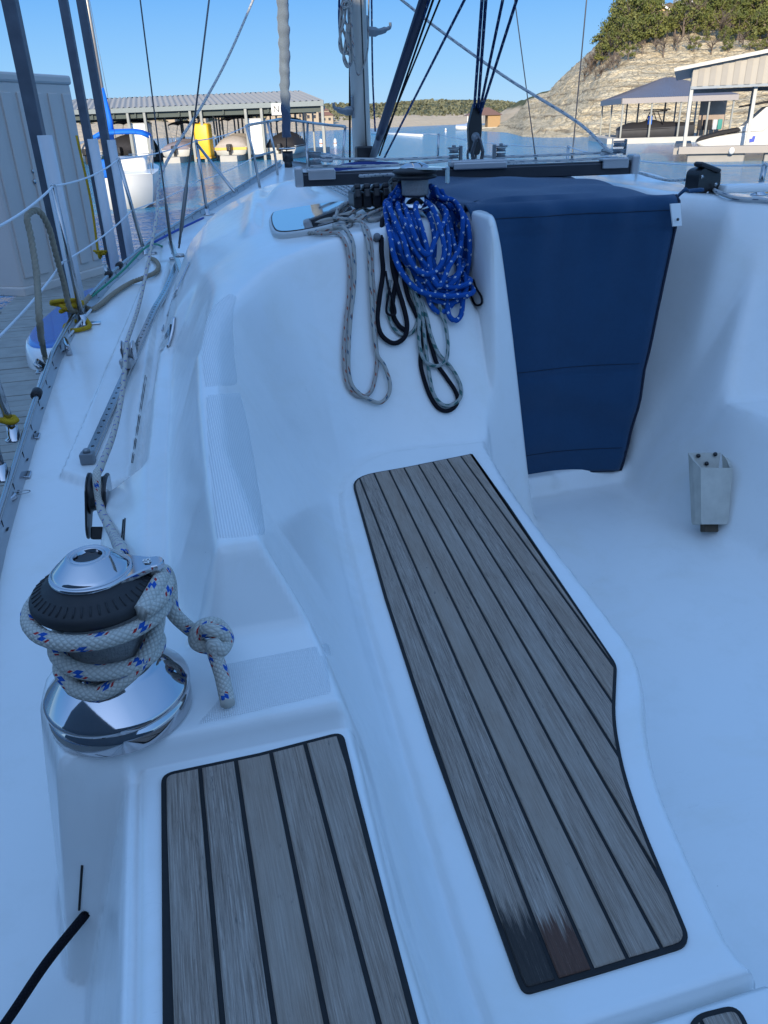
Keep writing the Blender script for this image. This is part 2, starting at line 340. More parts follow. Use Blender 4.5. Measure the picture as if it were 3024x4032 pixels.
def m_cliff():
    n = NT('limestone_cliff'); P = n.geo(); S = n.n('SeparateXYZ'); n.L(P, S.inputs[0])
    wob = n.math('MULTIPLY', n.noise(P, .05, 3), 1.2); zz = n.math('ADD', S.outputs[2], wob)
    cv = n.n('CombineXYZ'); n.L(n.math('MULTIPLY', S.outputs[0], .05), cv.inputs[0]); n.L(n.math('MULTIPLY', S.outputs[1], .05), cv.inputs[1]); n.L(n.math('MULTIPLY', zz, 1.25), cv.inputs[2])
    st = n.noise(cv.outputs[0], 1.0, 6, .75)
    def vor(sc, feat, dist=.0):
        v = n.n('TexVoronoi', feature=feat); n.L(n.mapv(P, (1, 1, 2.3)), v.inputs['Vector']); v.inputs['Scale'].default_value = sc; return v
    e1 = vor(.55, 'DISTANCE_TO_EDGE').outputs['Distance']; c1 = n.n('SeparateColor'); n.L(vor(.55, 'F1').outputs['Color'], c1.inputs[0]); e2 = vor(1.5, 'DISTANCE_TO_EDGE').outputs['Distance']; c2 = n.n('SeparateColor'); n.L(vor(1.5, 'F1').outputs['Color'], c2.inputs[0])
    fine = n.noise(n.mapv(P, (1, 1, 2)), 2.2, 6, .75)
    c = n.ramp(st, [(.30, (.38, .29, .17)), (.38, (.70, .58, .38)), (.47, (.80, .67, .45)), (.51, (.33, .25, .14)), (.55, (.80, .69, .48)), (.68, (.64, .48, .27)), (.78, (.82, .72, .52))])
    c = n.mix(.38, c, n.mix(c1.outputs[0], (.46, .34, .19), (.86, .72, .49))); c = n.mix(.30, c, n.mix(c2.outputs[1], (.44, .33, .19), (.86, .74, .52)))
    gap = n.math('MULTIPLY', n.ramp(e1, [(.0, (1, 1, 1)), (.07, (0, 0, 0))]), n.ramp(n.noise(P, .4, 3), [(.4, (.2, .2, .2)), (.6, (1, 1, 1))])); c = n.mix(n.math('MULTIPLY', gap, .7), c, (.12, .09, .06))
    c = n.mix(n.math('MULTIPLY', n.ramp(e2, [(.0, (1, 1, 1)), (.10, (0, 0, 0))]), .45), c, (.16, .12, .08)); c = n.mix(n.ramp(fine, [(.34, (.6, .6, .6)), (.46, (0, 0, 0))]), c, (.20, .155, .10))
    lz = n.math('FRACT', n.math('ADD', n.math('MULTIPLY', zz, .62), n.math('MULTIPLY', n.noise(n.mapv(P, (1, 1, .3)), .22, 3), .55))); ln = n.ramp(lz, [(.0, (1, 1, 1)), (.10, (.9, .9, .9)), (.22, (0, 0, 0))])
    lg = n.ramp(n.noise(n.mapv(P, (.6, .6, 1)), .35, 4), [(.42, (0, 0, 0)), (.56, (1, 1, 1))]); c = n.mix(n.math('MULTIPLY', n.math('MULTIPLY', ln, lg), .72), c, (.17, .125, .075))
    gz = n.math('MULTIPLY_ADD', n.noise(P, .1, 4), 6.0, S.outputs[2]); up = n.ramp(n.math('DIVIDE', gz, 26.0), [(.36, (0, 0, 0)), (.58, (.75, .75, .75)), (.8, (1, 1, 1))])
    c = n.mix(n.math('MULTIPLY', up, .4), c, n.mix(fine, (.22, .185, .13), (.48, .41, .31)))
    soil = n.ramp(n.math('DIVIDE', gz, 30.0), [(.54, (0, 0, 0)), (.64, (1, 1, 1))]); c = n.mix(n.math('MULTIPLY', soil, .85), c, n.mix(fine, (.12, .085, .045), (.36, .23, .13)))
    n.col(c); n.p(rough=.9, spec=.15); n.bump(n.math('ADD', n.math('MULTIPLY', st, 1.2), n.math('ADD', n.math('MULTIPLY', n.math('MINIMUM', e1, .25), 1.6), n.math('ADD', n.math('MULTIPLY', fine, .7), n.math('MULTIPLY', n.math('MINIMUM', e2, .2), 1.0)))), .9, .5)
    return n.m
def m_ribbed(name, c, per, axis=0, depth=.01, dirty=.15, rough=.5, metal=0.):
    n = NT(name); P = n.coord(); S = n.n('SeparateXYZ'); n.L(P, S.inputs[0]); w = n.math('SINE', n.math('MULTIPLY', S.outputs[axis], 2 * math.pi / per)); w = n.math('MULTIPLY_ADD', w, .5, .5)
    f = n.noise(P, .8, 5); n.col(n.mix(n.math('MULTIPLY', f, dirty * 3), c, [a * .62 for a in c])); n.p(rough=rough, metal=metal); n.bump(w, .8, depth); return n.m
def m_cloth(name, c):
    n = NT(name); P = n.coord(); S = n.n('SeparateXYZ'); n.L(P, S.inputs[0]); k = 2 * math.pi / .0016
    w = n.math('MULTIPLY', n.math('SINE', n.math('MULTIPLY', S.outputs[0], k)), n.math('SINE', n.math('MULTIPLY', n.math('ADD', S.outputs[2], S.outputs[1]), k)))
    f = n.noise(P, 7, 5, .6); d = n.noise(P, 60, 3); cc = n.mix(f, [a * .75 for a in c], [a * 1.25 for a in c]); cc = n.mix(n.math('MULTIPLY', d, .25), cc, [a * 1.8 + .004 for a in c])
    n.col(cc); n.p(rough=.82, spec=.25, sheen=.25); n.bump(n.math('ADD', n.math('MULTIPLY', w, .2), n.math('MULTIPLY', n.noise(P, 16, 3), 1.0)), .25, .006); return n.m
GEL = m_gelcoat(); NSK = m_nonskid(); NSK2 = m_nonskid_cross(); TEAK = m_teak()
CAULK = simple('black_caulk', (.007, .007, .008), .75, 0, .3, 30)
CHROME = simple('polished_chrome', (.50, .50, .52), .06, 1., .03, 5)
STEEL = simple('stainless_steel', (.42, .42, .42), .2, 1., .06, 12)
DSTEEL = simple('dark_wire', (.13, .13, .14), .4, .7, .1, 20)
ALU = simple('anodised_aluminium', (.46, .47, .48), .38, .4, .1, 10)
TRK = simple('black_anodised_track', (.05, .055, .065), .4, .5, .1, 10)
ALUD = simple('dull_aluminium', (.23, .25, .27), .5, .6, .12, 10)
BLACK = simple('black_plastic', (.014, .014, .016), .38, 0, .3, 25)
BLACKT = simple('black_rubber', (.02, .02, .022), .62, 0, .3, 25)
GRIT = simple('gritted_drum', (.34, .33, .32), .6, .35, .35, 160, .9, bsc=420)
GALV = simple('galvanised_post', (.10, .12, .15), .55, .35, .35, 9, .1)
GALVL = simple('galvanised_post_light', (.50, .50, .48), .5, .2, .15, 5)
SLEEVE = simple('white_dock_sleeve', (.56, .58, .60), .5, 0, .10, 4)
BEIGE = simple('beige_locker_plastic', (.60, .52, .46), .42, 0, .07, 2.5)
WHITE = simple('white_paint', (.74, .74, .72), .4, 0, .06, 5)
YELLOW = simple('yellow_paint', (.72, .42, .02), .45, 0, .08, 3)
MASTM = simple('mast_aluminium', (.70, .64, .56), .4, .1, .10, 3)
DBLUE = m_cloth('navy_canvas', (.008, .046, .108))
SAILW = m_cloth('sailcloth_white', (.125, .155, .185)); SAILB = m_cloth('sailcloth_dark', (.065, .085, .13))
BLUEC = simple('bright_blue_canvas', (.0, .13, .58), .7, 0, .15, 4)
DARKC = simple('black_canvas', (.016, .015, .018), .8, 0, .35, 3)
TAUPE = simple('taupe_canvas', (.40, .36, .33), .8, 0, .2, 4, .3, bsc=5)
WOODP = simple('dock_boards', (.30, .29, .26), .8, 0, .35, 5, .3)
R_SHEET = m_rope('sheet_rope', (.58, .56, .50), [((.015, .09, .38), .056, .0, .07, .13), ((.015, .09, .38), .056, .10, .07, .13, .26), ((.42, .03, .03), .056, -.13, .035, .10, .1), ((.42, .03, .03), .056, .24, .03, .10, .3)], .014)
R_BLUE = m_rope('blue_rope', (.010, .095, .40), [((.62, .66, .66), .040, .0, .07, .11), ((.62, .66, .66), .040, .12, .06, .11, .22)], .013, dark=.5)
R_GREY = m_rope('grey_rope', (.46, .44, .40), [((.04, .10, .16), .060, .0, .10, .2), ((.25, .08, .05), .090, .4, .06, .2)], .011)
R_GREYR = m_rope('grey_rope_red_fleck', (.42, .39, .36), [((.32, .09, .06), .034, .0, .14, .2)], .011)
R_GREEN = m_rope('grey_green_rope', (.36, .38, .36), [((.05, .13, .12), .036, .0, .22, .3)], .010)
R_BLACK = m_rope('black_rope', (.010, .009, .014), [], .010)
R_TAN = simple('tan_twisted_rope', (.26, .22, .16), .9, 0, .25, 60)
R_WHITE = simple('white_vinyl_wire', (.62, .65, .68), .45, 0, .08, 20)
R_YEL = m_rope('yellow_rope', (.55, .34, .02), [((.4, .2, .03), .05, 0, .1, .2)], .012)
R_GRN = simple('green_cord', (.01, .22, .13), .6, 0, .2, 20)
R_NAVY = m_rope('navy_rope', (.02, .05, .15), [((.35, .38, .42), .05, 0, .12, .2)], .010)
R_LINE = m_rope('white_line', (.55, .56, .56), [((.10, .13, .18), .06, .0, .2, .14)], .010)
GLASS = simple('mirrored_acrylic', (.66, .62, .60), .04, 1., .02, 3)
WINDOW = simple('tinted_window', (.008, .008, .012), .08, 0, .1, 3, coat=.5)
TAG = simple('grimy_white_plastic', (.50, .48, .42), .6, 0, .3, 18)
# ================================================================ THE YACHT: one moulded deck, evaluated as a smooth relief
BOAT = empty('sailboat', (1.5, 0, 0), 'white sailing yacht with teak cockpit seats that the photo is taken from', 'sailboat')
CXL = 1.49
def lerp(x, xs, ys): return np.interp(x, xs, ys)
def toe_x(y):   # port edge of the deck
    return lerp(y, [-1.6, 0, 1, 2, 2.9, 3.5, 4.1, 4.8, 5.8, 7, 8, 9, 9.6, 9.95], [-.28, -.44, -.51, -.54, -.535, -.52, -.47, -.34, -.08, .345, .73, 1.12, 1.36, 1.49])
def deck_z(y): return 2.3 - (1.03 - .068 * (y - 1.2)) + .018 * np.clip(y - 8, 0, 3)
# breakpoints across the port side: base, outer top, crest, ledge inner, ridge outer, ridge inner : (X, depth below the lens)
ST = [
 (-1.7, (-.25, None), (-.14, .705), (-.13, .705), (-.05, .705), (.0, .705), (.14, .705)),
 (.758, (-.25, None), (-.14, .705), (-.13, .705), (-.05, .705), (.0, .705), (.14, .705)),
 (.776, (-.28, None), (-.215, .675), (-.13, .67), (-.05, .67), (.0, .67), (.15, .67)),
 (.90, (-.30, None), (-.25, .67), (-.13, .67), (-.06, .67), (.0, .67), (.16, .67)),
 (.945, (-.30, None), (-.25, .67), (-.13, .67), (-.06, .67), (.0, .655), (.15, .66)),
 (1.0, (-.29, None), (-.24, .68), (-.13, .675), (-.045, .68), (.008, .538), (.10, .538)),
 (1.2, (-.28, None), (-.22, .75), (-.125, .705), (-.075, .71), (.01, .515), (.102, .515)),
 (1.55, (-.275, None), (-.222, .77), (-.122, .715), (-.07, .72), (.02, .487), (.122, .485)),
 (1.82, (-.27, None), (-.225, .785), (-.12, .72), (-.065, .73), (.035, .465), (.14, .462)),
 (1.87, (-.19, None), (-.175, .93), (-.118, .72), (-.065, .73), (.045, .462), (.15, .458)),
 (2.2, (-.18, None), (-.16, .92), (-.105, .72), (-.05, .73), (.085, .445), (.22, .415)),
 (2.5, (-.17, None), (-.15, .91), (-.095, .715), (-.04, .72), (.12, .44), (.30, .375)),
 (2.88, (-.15, None), (-.13, .89), (-.075, .715), (-.02, .71), (.12, .46), (.32, .36)),
 (2.94, (-.12, None), (-.08, .80), (-.035, .68), (.0, .60), (.10, .48), (.32, .36)),
 (3.5, (-.09, None), (-.05, .78), (-.01, .66), (.02, .58), (.12, .46), (.35, .35)),
 (4.3, (.0, None), (.04, .72), (.08, .60), (.12, .53), (.22, .44), (.45, .335)),
 (5.2, (.15, None), (.19, .66), (.23, .57), (.28, .50), (.40, .43), (.62, .34)),
 (6.0, (.34, None), (.38, .62), (.42, .56), (.48, .50), (.60, .45), (.80, .38)),
 (7.0, (.62, None), (.66, .60), (.70, .56), (.76, .53), (.86, .50), (1.0, .46)),
 (7.9, (.9, None), (.95, .575), (1.0, .57), (1.05, .57), (1.1, .565), (1.2, .56)),
 (8.2, (1.3, None), (1.31, .58), (1.32, .58), (1.33, .58), (1.34, .58), (1.35, .58)),
 (12., (1.3, None), (1.31, .3), (1.32, .3), (1.33, .3), (1.34, .3), (1.35, .3))]
STY = [s[0] for s in ST]
def topz(y): return lerp(y, [2.4, 3.0, 4, 5.5, 6.4, 7.9, 8.2], [2.035, 2.045, 2.07, 2.03, 1.97, 1.76, 1.72])
def poly_d(X, Y, poly):
    """signed distance, negative inside"""
    d = np.full(X.shape, 1e9); ins = np.zeros(X.shape, bool); n = len(poly)
    for i in range(n):
        ax, ay = poly[i]; bx, by = poly[(i + 1) % n]; ex, ey = bx - ax, by - ay
        t = np.clip(((X - ax) * ex + (Y - ay) * ey) / max(ex * ex + ey * ey, 1e-12), 0, 1)
        d = np.minimum(d, np.hypot(X - ax - t * ex, Y - ay - t * ey))
        c = ((ay > Y) != (by > Y)) & (X < (bx - ax) * (Y - ay) / ((by - ay) if by != ay else 1e-12) + ax); ins ^= c
    return np.where(ins, -d, d)
SEATP = rounded([(.20, -2.0), (.222, .50), (.24, .73), (.26, .95), (.29, 1.32), (.34, 1.79), (.385, 2.06), (.55, 2.26), (.93, 2.225), (1.14, 2.27), (1.21, 2.53), (1.68, 2.55), (1.75, 2.28), (2.20, 2.24), (2.50, 2.0), (2.62, 1.5), (2.75, -2.0)],
                [0, 0, .1, .1, .1, .1, .2, .22, .1, .05, .05, .05, .08, .2, .3, .3, 0])
SOLEP = rounded([(.86, -2.0), (.82, .30), (.76, .425), (.655, .455), (.635, .49), (.66, .60), (.695, .74), (.75, .86), (.805, .95), (.85, 1.06), (.875, 1.31), (.912, 1.75), (.985, 2.20), (1.21, 2.34), (1.24, 2.56), (1.68, 2.56), (1.70, 2.16), (1.76, 1.95), (1.98, 1.3), (2.12, .6), (2.2, -2.0)],
                [0, .1, .06, .03, .03, .1, .1, .1, .06, .05, .2, .2, .06, .05, .05, .05, .08, .1, .2, .2, 0])
SLOTP = [(1.155, 2.50), (1.73, 2.50), (1.73, 3.3), (1.155, 3.3)]
def relief(X, Y):
    Xs = np.where(X > CXL, 2 * CXL - X, X)       # the deck is symmetric
    dz = deck_z(Y) + .012 * np.clip((Xs - toe_x(Y)), 0, 2) * .5
    cols = []
    for k in range(6):
        xs = lerp(Y, STY, [s[k + 1][0] for s in ST]); zs = dz if k == 0 else 2.3 - lerp(Y, STY, [s[k + 1][1] for s in ST]); cols.append((xs, zs))
    z = dz.copy()
    for k in range(5):
        (xa, za), (xb, zb) = cols[k], cols[k + 1]; t = (Xs - xa) / np.maximum(xb - xa, 1e-4); m = (t >= 0) & (t <= 1); z = np.where(m, za + (zb - za) * t, z)
    xi, zi = cols[5]; t = np.clip((Xs - xi) / (CXL - xi + 1e-6), 0, 1); crown = zi + (np.maximum(topz(Y), zi) - zi) * (1 - (1 - t) ** 2.0)
    z = np.where(Xs > xi, crown, z); z = np.maximum(z, np.where(Xs > cols[0][0], dz - .002, dz))
    # traveller pods
    for px_ in (.60, 2 * CXL - .60):
        d = np.hypot((X - px_) / .16, (Y - 3.82) / .34); z = np.maximum(z, np.where(d < 1, 2.075 - .16 * d ** 2.5, -9))
    # raised pad beneath the jib track
    d = poly_d(Xs, Y, [(-.41, 2.36), (-.27, 2.22), (-.20, 2.25), (-.10, 3.9), (.02, 5.2), (-.10, 5.25), (-.24, 3.9)]); z = np.where(d < 0, np.maximum(z, dz + .026), z)
    # moulded hand hold on the roof edge
    d = poly_d(Xs, Y, [(.30, 3.15), (.345, 3.12), (.56, 4.55), (.50, 4.6)]); z = z + np.where(d < .0, .035, 0)
    # cockpit well
    dA = poly_d(X, Y, SEATP); dd = np.maximum(dA, 0); slope = lerp(Y, [.8, 1.0, 1.3, 2.0], [3.6, 2.6, 2.15, 2.15]); slope = np.where((X > 1.0) & (Y > 1.9), lerp(X, [.93, 1.05, 1.3, 1.6], [2.15, 6.0, 6.0, 2.6]), slope)
    r = .035; K = 1.35 + slope * (np.sqrt(dd * dd + r * r) - r)
    dS = poly_d(X, Y, SLOTP); K = np.minimum(K, 1.0 + 12 * np.maximum(dS, 0)); z = np.minimum(z, K)
    dE = poly_d(X, Y, SOLEP); de = np.maximum(dE, 0); sl = np.where(X > 1.4, 2.4, 9.0); sl = np.where((X > .97) & (X < 1.4), 7.0, sl); r = .02
    K2 = .93 + sl * (np.sqrt(de * de + r * r) - r)
    z = np.where(dA < .25, np.minimum(z, np.maximum(K2, .93)), z)
    # gutter round the seat back, groove between the seat lids
    z = np.where((dA < .001) & (dA > -.012) & (X < 1.0), z - .004, z)
    return z, dA, dE
def axis(segs):
    out = [segs[0][0]]
    for a, b, st in segs: 
        n = max(1, int(round((b - a) / st))); out += [a + (b - a) * (i + 1) / n for i in range(n)]
    return np.array(out)
GX = axis([(-.62, -.45, .011), (-.45, .42, .0062), (.42, 1.25, .0085), (1.25, 2.2, .014), (2.2, 3.6, .04)])
GY = axis([(-1.6, .25, .05), (.25, 1.15, .0062), (1.15, 2.75, .0088), (2.75, 4.6, .022), (4.6, 8.2, .06), (8.2, 9.95, .06)])
XX, YY = np.meshgrid(GX, GY)
ZZ, DA, DE = relief(XX, YY)
def blur(A, s):
    r = int(3 * s + 1); k = np.exp(-.5 * (np.arange(-r, r + 1) / s) ** 2); k /= k.sum()
    for ax in (0, 1):
        P = np.pad(A, [(r, r) if i == ax else (0, 0) for i in (0, 1)], mode='edge')
        A = sum(k[i] * (P[i:i + A.shape[0], :] if ax == 0 else P[:, i:i + A.shape[1]]) for i in range(2 * r + 1))
    return A
ZB = blur(ZZ, .95); ZC = blur(ZZ, .7); wc = np.maximum(np.clip((1.25 - YY) / .05, 0, 1) * np.clip((.3 - XX) / .05, 0, 1), np.clip((-.13 - XX) / .03, 0, 1)); ZB = ZB * (1 - wc) + ZC * wc
Z2 = blur(ZZ, 2.6)        # the cabin and coaming are much rounder than the seat edges
wr = np.clip((DA + .01) / .06, 0, 1) * np.clip((YY - .95) / .12, 0, 1) * np.where((XX > .92) & (XX < 1.78), 0, 1) * np.maximum(np.clip((YY - 1.85) / .3, 0, 1), np.clip((XX - .17) / .05, 0, 1) * np.clip((YY - 1.35) / .35, 0, 1)) * np.clip((XX - .03) / .06, 0, 1)
ZB = ZB * (1 - wr) + Z2 * wr
pf = poly_d(XX, YY, [(-.128, .766), (.152, .766), (.143, .50), (.140, -1.5), (-.128, -1.5)]); ZB = ZB - .012 * np.exp(-(pf / .0058) ** 2) * (YY > -.2)
gs_ = np.abs(DA + .008); ZB = ZB - .005 * np.exp(-(gs_ / .007) ** 2) * (XX < .6) * (YY < 2.0)
gv = np.exp(-((YY - (.452)) / .0075) ** 4) * ((XX > .245) & (DE > 0) & (XX < .76)); ZB = ZB - .035 * gv
wall = (XX > .245) & (XX < .258)
def zat(x, y):
    i = np.clip(np.searchsorted(GX, x) - 1, 0, len(GX) - 2); j = np.clip(np.searchsorted(GY, y) - 1, 0, len(GY) - 2)
    u = (x - GX[i]) / (GX[i + 1] - GX[i]); v = (y - GY[j]) / (GY[j + 1] - GY[j])
    return float((ZB[j, i] * (1 - u) + ZB[j, i + 1] * u) * (1 - v) + (ZB[j + 1, i] * (1 - u) + ZB[j + 1, i + 1] * u) * v)
def hit(x, y, c='s', off=0.0):
    """where the line of sight meets the moulding, lifted off it by off"""
    d = ray(x, y, c); d = d.normalized(); t = .3; p = CAMP + d * t
    while t < 14:
        q = CAMP + d * t
        if q.z < zat(q.x, q.y): break
        p = q; t += .01
    a = t - .01; b = t
    for _ in range(18):
        m = (a + b) / 2; q = CAMP + d * m
        if q.z < zat(q.x, q.y): b = m
        else: a = m
    q = CAMP + d * a
    return q + nrm(q.x, q.y) * off
def nrm(x, y):
    e = .006; return Vector((-(zat(x + e, y) - zat(x - e, y)) / (2 * e), -(zat(x, y + e) - zat(x, y - e)) / (2 * e), 1)).normalized()
# split the one relief into named parts with shared normals
inhull = (XX > toe_x(YY) - .012) & (XX < 2 * CXL - toe_x(YY) + .012)
gyv, gxv = np.gradient(ZB, GY, GX)
NN = np.dstack([-gxv, -gyv, np.ones_like(ZB)]); NN /= np.linalg.norm(NN, axis=2)[..., None]
xc = (XX[:-1, :-1] + XX[1:, 1:]) / 2; yc = (YY[:-1, :-1] + YY[1:, 1:]) / 2; dAc = DA[:-1, :-1]; dEc = DE[:-1, :-1]
xs_ = np.where(xc > CXL, 2 * CXL - xc, xc); base = lerp(yc, STY, [s[1][0] for s in ST])
lab = np.where(xs_ < base, 0, 1)                       # 0 side deck, 1 coachroof
lab = np.where((lab == 1) & (yc < 2.35) & (dAc > 0), 2, lab)      # 2 coaming
lab = np.where(dAc <= 0, 3, lab); lab = np.where((dEc <= 0) & (dAc < .0), 4, lab)
ok = inhull[:-1, :-1] & inhull[1:, 1:] & inhull[1:, :-1] & inhull[:-1, 1:]
NAMES = ['deck', 'coachroof', 'coaming', 'cockpit_seat', 'cockpit_sole']
PARTS = {}
for k, nm in enumerate(NAMES):
    jj, ii = np.nonzero(ok & (lab == k)); W_ = XX.shape[1]
    idx = np.stack([jj * W_ + ii, jj * W_ + ii + 1, (jj + 1) * W_ + ii + 1, (jj + 1) * W_ + ii], 1); u, inv = np.unique(idx, return_inverse=True); inv = inv.reshape(idx.shape)
    co_ = np.stack([XX.ravel()[u], YY.ravel()[u], ZB.ravel()[u]], 1)
    me = bpy.data.meshes.new(nm); me.from_pydata(co_.tolist(), [], inv.tolist()); me.update(); me.materials.append(GEL)
    me.polygons.foreach_set('use_smooth', [True] * len(me.polygons)); me.normals_split_custom_set_from_vertices(NN.reshape(-1, 3)[u].tolist())
    o = bpy.data.objects.new(nm, me); COL.objects.link(o); o.parent = BOAT; o.matrix_parent_inverse = pinv(BOAT); PARTS[nm] = o
# hull sides
b = MB(); ys = np.concatenate([np.linspace(-1.6, 8, 40), np.linspace(8.2, 9.95, 14)]); rows = []
for y in ys:
    x = float(toe_x(y)) - .012; z = float(deck_z(y)); hb = CXL - x; r_ = []
    for zz, f in ((z + .004, 1), (z - .10, 1.0), (z - .5, .985), (.35, .93), (.0, .80), (-.35, .45)):
        yy = y - max(0, y - 8.2) * (1 - max(zz, 0) / z) * .28; r_.append((CXL - hb * f, yy, zz))
    rows.append(r_)
for sgn in (1, -1):
    vs = [((p[0] if sgn == 1 else 2 * CXL - p[0]), p[1], p[2]) for r_ in rows for p in r_]; m = 6
    fs = [(i * m + j, i * m + j + 1, (i + 1) * m + j + 1, (i + 1) * m + j) for i in range(len(rows) - 1) for j in range(m - 1)]
    if sgn == 1: fs = [f[::-1] for f in fs]
    b.add(vs, fs)
b.build('hull', GEL, BOAT)
# ---------------------------------------------------------------- teak panels
def panel(name, outline, zsurf, origin, dirv, w, gap, gaps_at=None, label=None, tilt=0.0, edge=.0065):
    """black caulk bed with individual planks clipped to the outline; dirv = plank direction"""
    c = MB(); o2 = outline; c.prism([tuple(p) for p in o2], zsurf - .012, zsurf + .0004)
    root = c.build(name, CAULK, BOAT, label)
    inn = inset([Vector(p) for p in ccw(outline)], edge); d = Vector(dirv).normalized(); s_ = Vector((-d.y, d.x)); o = Vector(origin)
    loc = [(((Vector(p) - o).dot(s_)), ((Vector(p) - o).dot(d))) for p in inn]
    a0 = min(p[0] for p in loc); a1 = max(p[0] for p in loc); k0 = math.floor(a0 / (w + gap)) - 1; k1 = math.ceil(a1 / (w + gap)) + 1; m = MB()
    for k in range(k0, k1):
        lo = k * (w + gap) + gap / 2; hi = lo + w; cl = clip(clip(loc, 0, lo, 1), 0, hi, -1)
        if len(cl) < 3: continue
        if abs(area2(cl)) < 2e-4: continue
        cl = ccw(cl); n = len(cl); jit = random.uniform(-.0002, .0004); ins = inset([Vector(p) for p in cl], .0016)
        vs = []
        for pl, z in ((cl, zsurf - .001), (cl, zsurf + .0016 + jit), (ins, zsurf + .0030 + jit)):
            vs += [Vector((*(o + s_ * p[0] + d * p[1]), z)) for p in pl]
        pid = 40 + k
        uvp = [(p[1], pid + .02 + (p[0] - lo)) for p in cl]; uvi = [(p[1], pid + .02 + (p[0] - lo)) for p in ins]
        fs = []; uv = []
        for r in (0, 1):
            for i in range(n):
                j = (i + 1) % n; fs.append((r * n + i, r * n + j, (r + 1) * n + j, (r + 1) * n + i)); A = uvp; B = uvi if r else uvp; uv.append([A[i], A[j], B[j], B[i]])
        fs.append(tuple(2 * n + i for i in range(n))); uv.append(uvi)
        m.add(vs, fs, uv, False)
    m.build('planking', TEAK, root)
    return root
def area2(p): return sum(p[i][0] * p[(i + 1) % len(p)][1] - p[(i + 1) % len(p)][0] * p[i][1] for i in range(len(p))) / 2
def ccw(p): return list(p) if area2(p) > 0 else list(p)[::-1]
def clip(poly, ax, v, sg):
    out = []
    for i in range(len(poly)):
        a = poly[i]; b_ = poly[(i + 1) % len(poly)]; ia = sg * (a[ax] - v) >= 0; ib = sg * (b_[ax] - v) >= 0
        if ia: out.append(a)
        if ia != ib:
            t = (v - a[ax]) / (b_[ax] - a[ax]); out.append((a[0] + (b_[0] - a[0]) * t, a[1] + (b_[1] - a[1]) * t))
    return out
def pz(pts, z, c='s'): return [tuple(onz(x, y, z, c)[:2]) for x, y in pts]
ZS = 1.354
def rp(pts, z, rads, c='s'):
    return rounded(ccw2(pz(pts, z, c)), rads, 6)
def ccw2(p): return p
bigp = rp([(1115, 2112), (930, 1600), (830, 1290), (757, 1030), (872, 1010), (1020, 980), (1100, 1092), (1333, 1437), (1328, 1555), (1348, 1665), (1385, 1775), (1496, 2040), (1300, 2100), (1132, 2148)], ZS, [.0, 0, 0, .09, 0, .012, 0, .018, .05, .05, .05, .022, 0, .035])
pa = Vector(onz(1010, 980, ZS)[:2]); pb_ = Vector(onz(1333, 1437, ZS)[:2])
panel('teak_panel', bigp, ZS, Vector(pz([(1115, 2112)], ZS)[0]), Vector(pz([(830, 1290)], ZS)[0]) - Vector(pz([(1115, 2112)], ZS)[0]), .0425, .0055, label='long weathered teak seat panel with a dark wet stain at its aft corner')
ZP = 1.599
smp = rp([(352, 2330), (348, 1672), (560, 1627), (741, 1580), (770, 1700), (830, 1930), (905, 2212), (935, 2330)], ZP, [0, .016, 0, .016, 0, 0, 0, 0])
panel('teak_panel', smp, ZP, Vector(pz([(352, 2330)], ZP)[0]) + Vector((.008, 0)), Vector((-.005, 1)), .0385, .0052, label='weathered teak panel on the raised step behind the winch')
thp = rp([(1470, 2330), (1488, 2206), (1592, 2180), (1655, 2330)], 1.342, [0, .02, .02, 0])
panel('teak_panel', thp, 1.353, Vector(thp[0]), Vector((.12, 1)), .0425, .0055, label='corner of teak panel on the aftermost seat lid')
# ---------------------------------------------------------------- moulded non-skid strips that follow the relief
def pad(corners, nu, nv, mat, label, c='s', rise=.0016, rc=.25):
    """corners: left edge points and right edge points, far to near"""
    Lp = [Vector((x, y, 0)) for x, y in corners[0]]; Rp = [Vector((x, y, 0)) for x, y in corners[1]]
    Ls = spline(Lp, nv) if len(Lp) > 2 else [Lp[0].lerp(Lp[1], i / nv) for i in range(nv + 1)]; Rs = spline(Rp, nv) if len(Rp) > 2 else [Rp[0].lerp(Rp[1], i / nv) for i in range(nv + 1)]
    n = min(len(Ls), len(Rs)); vs = []
    for i in range(n):
        e = min(i, n - 1 - i) / (n - 1) * 14; ins = rc * .06 * max(0, 1 - e) ** 2
        for j in range(nu + 1):
            t = ins + (1 - 2 * ins) * j / nu; q = Ls[i].lerp(Rs[i], t); p = hit(q.x, q.y, c, 0)
            ed = (i in (0, n - 1)) or (j in (0, nu)); vs.append(p + nrm(p.x, p.y) * (-.0006 if ed else rise))
    fs = [(i * (nu + 1) + j, i * (nu + 1) + j + 1, (i + 1) * (nu + 1) + j + 1, (i + 1) * (nu + 1) + j) for i in range(n - 1) for j in range(nu)]
    # orient up
    a, b2, c2 = [Vector(vs[k]) for k in fs[0][:3]]
    if (b2 - a).cross(c2 - a).z < 0: fs = [f[::-1] for f in fs]
    return MB().add(vs, fs).build('nonskid_pad', mat, BOAT, label)
pad(([(443, 852), (446, 950), (455, 1070), (466, 1166)], [(520, 846), (540, 930), (562, 1060), (577, 1158)]), 14, 12, NSK, 'ribbed non-skid strip along the aft end of the coaming')
pad(([(497, 632), (458, 665), (436, 718), (434, 780), (440, 838)], [(512, 640), (506, 672), (505, 712), (508, 765), (516, 834)]), 10, 8, NSK, 'ribbed non-skid strip where the coaming bends into the cabin top')
pad(([(470, 1436), (474, 1500), (418, 1570)], [(712, 1389), (722, 1440), (733, 1496)]), 16, 8, NSK2, 'diamond non-skid patch beside the big winch')
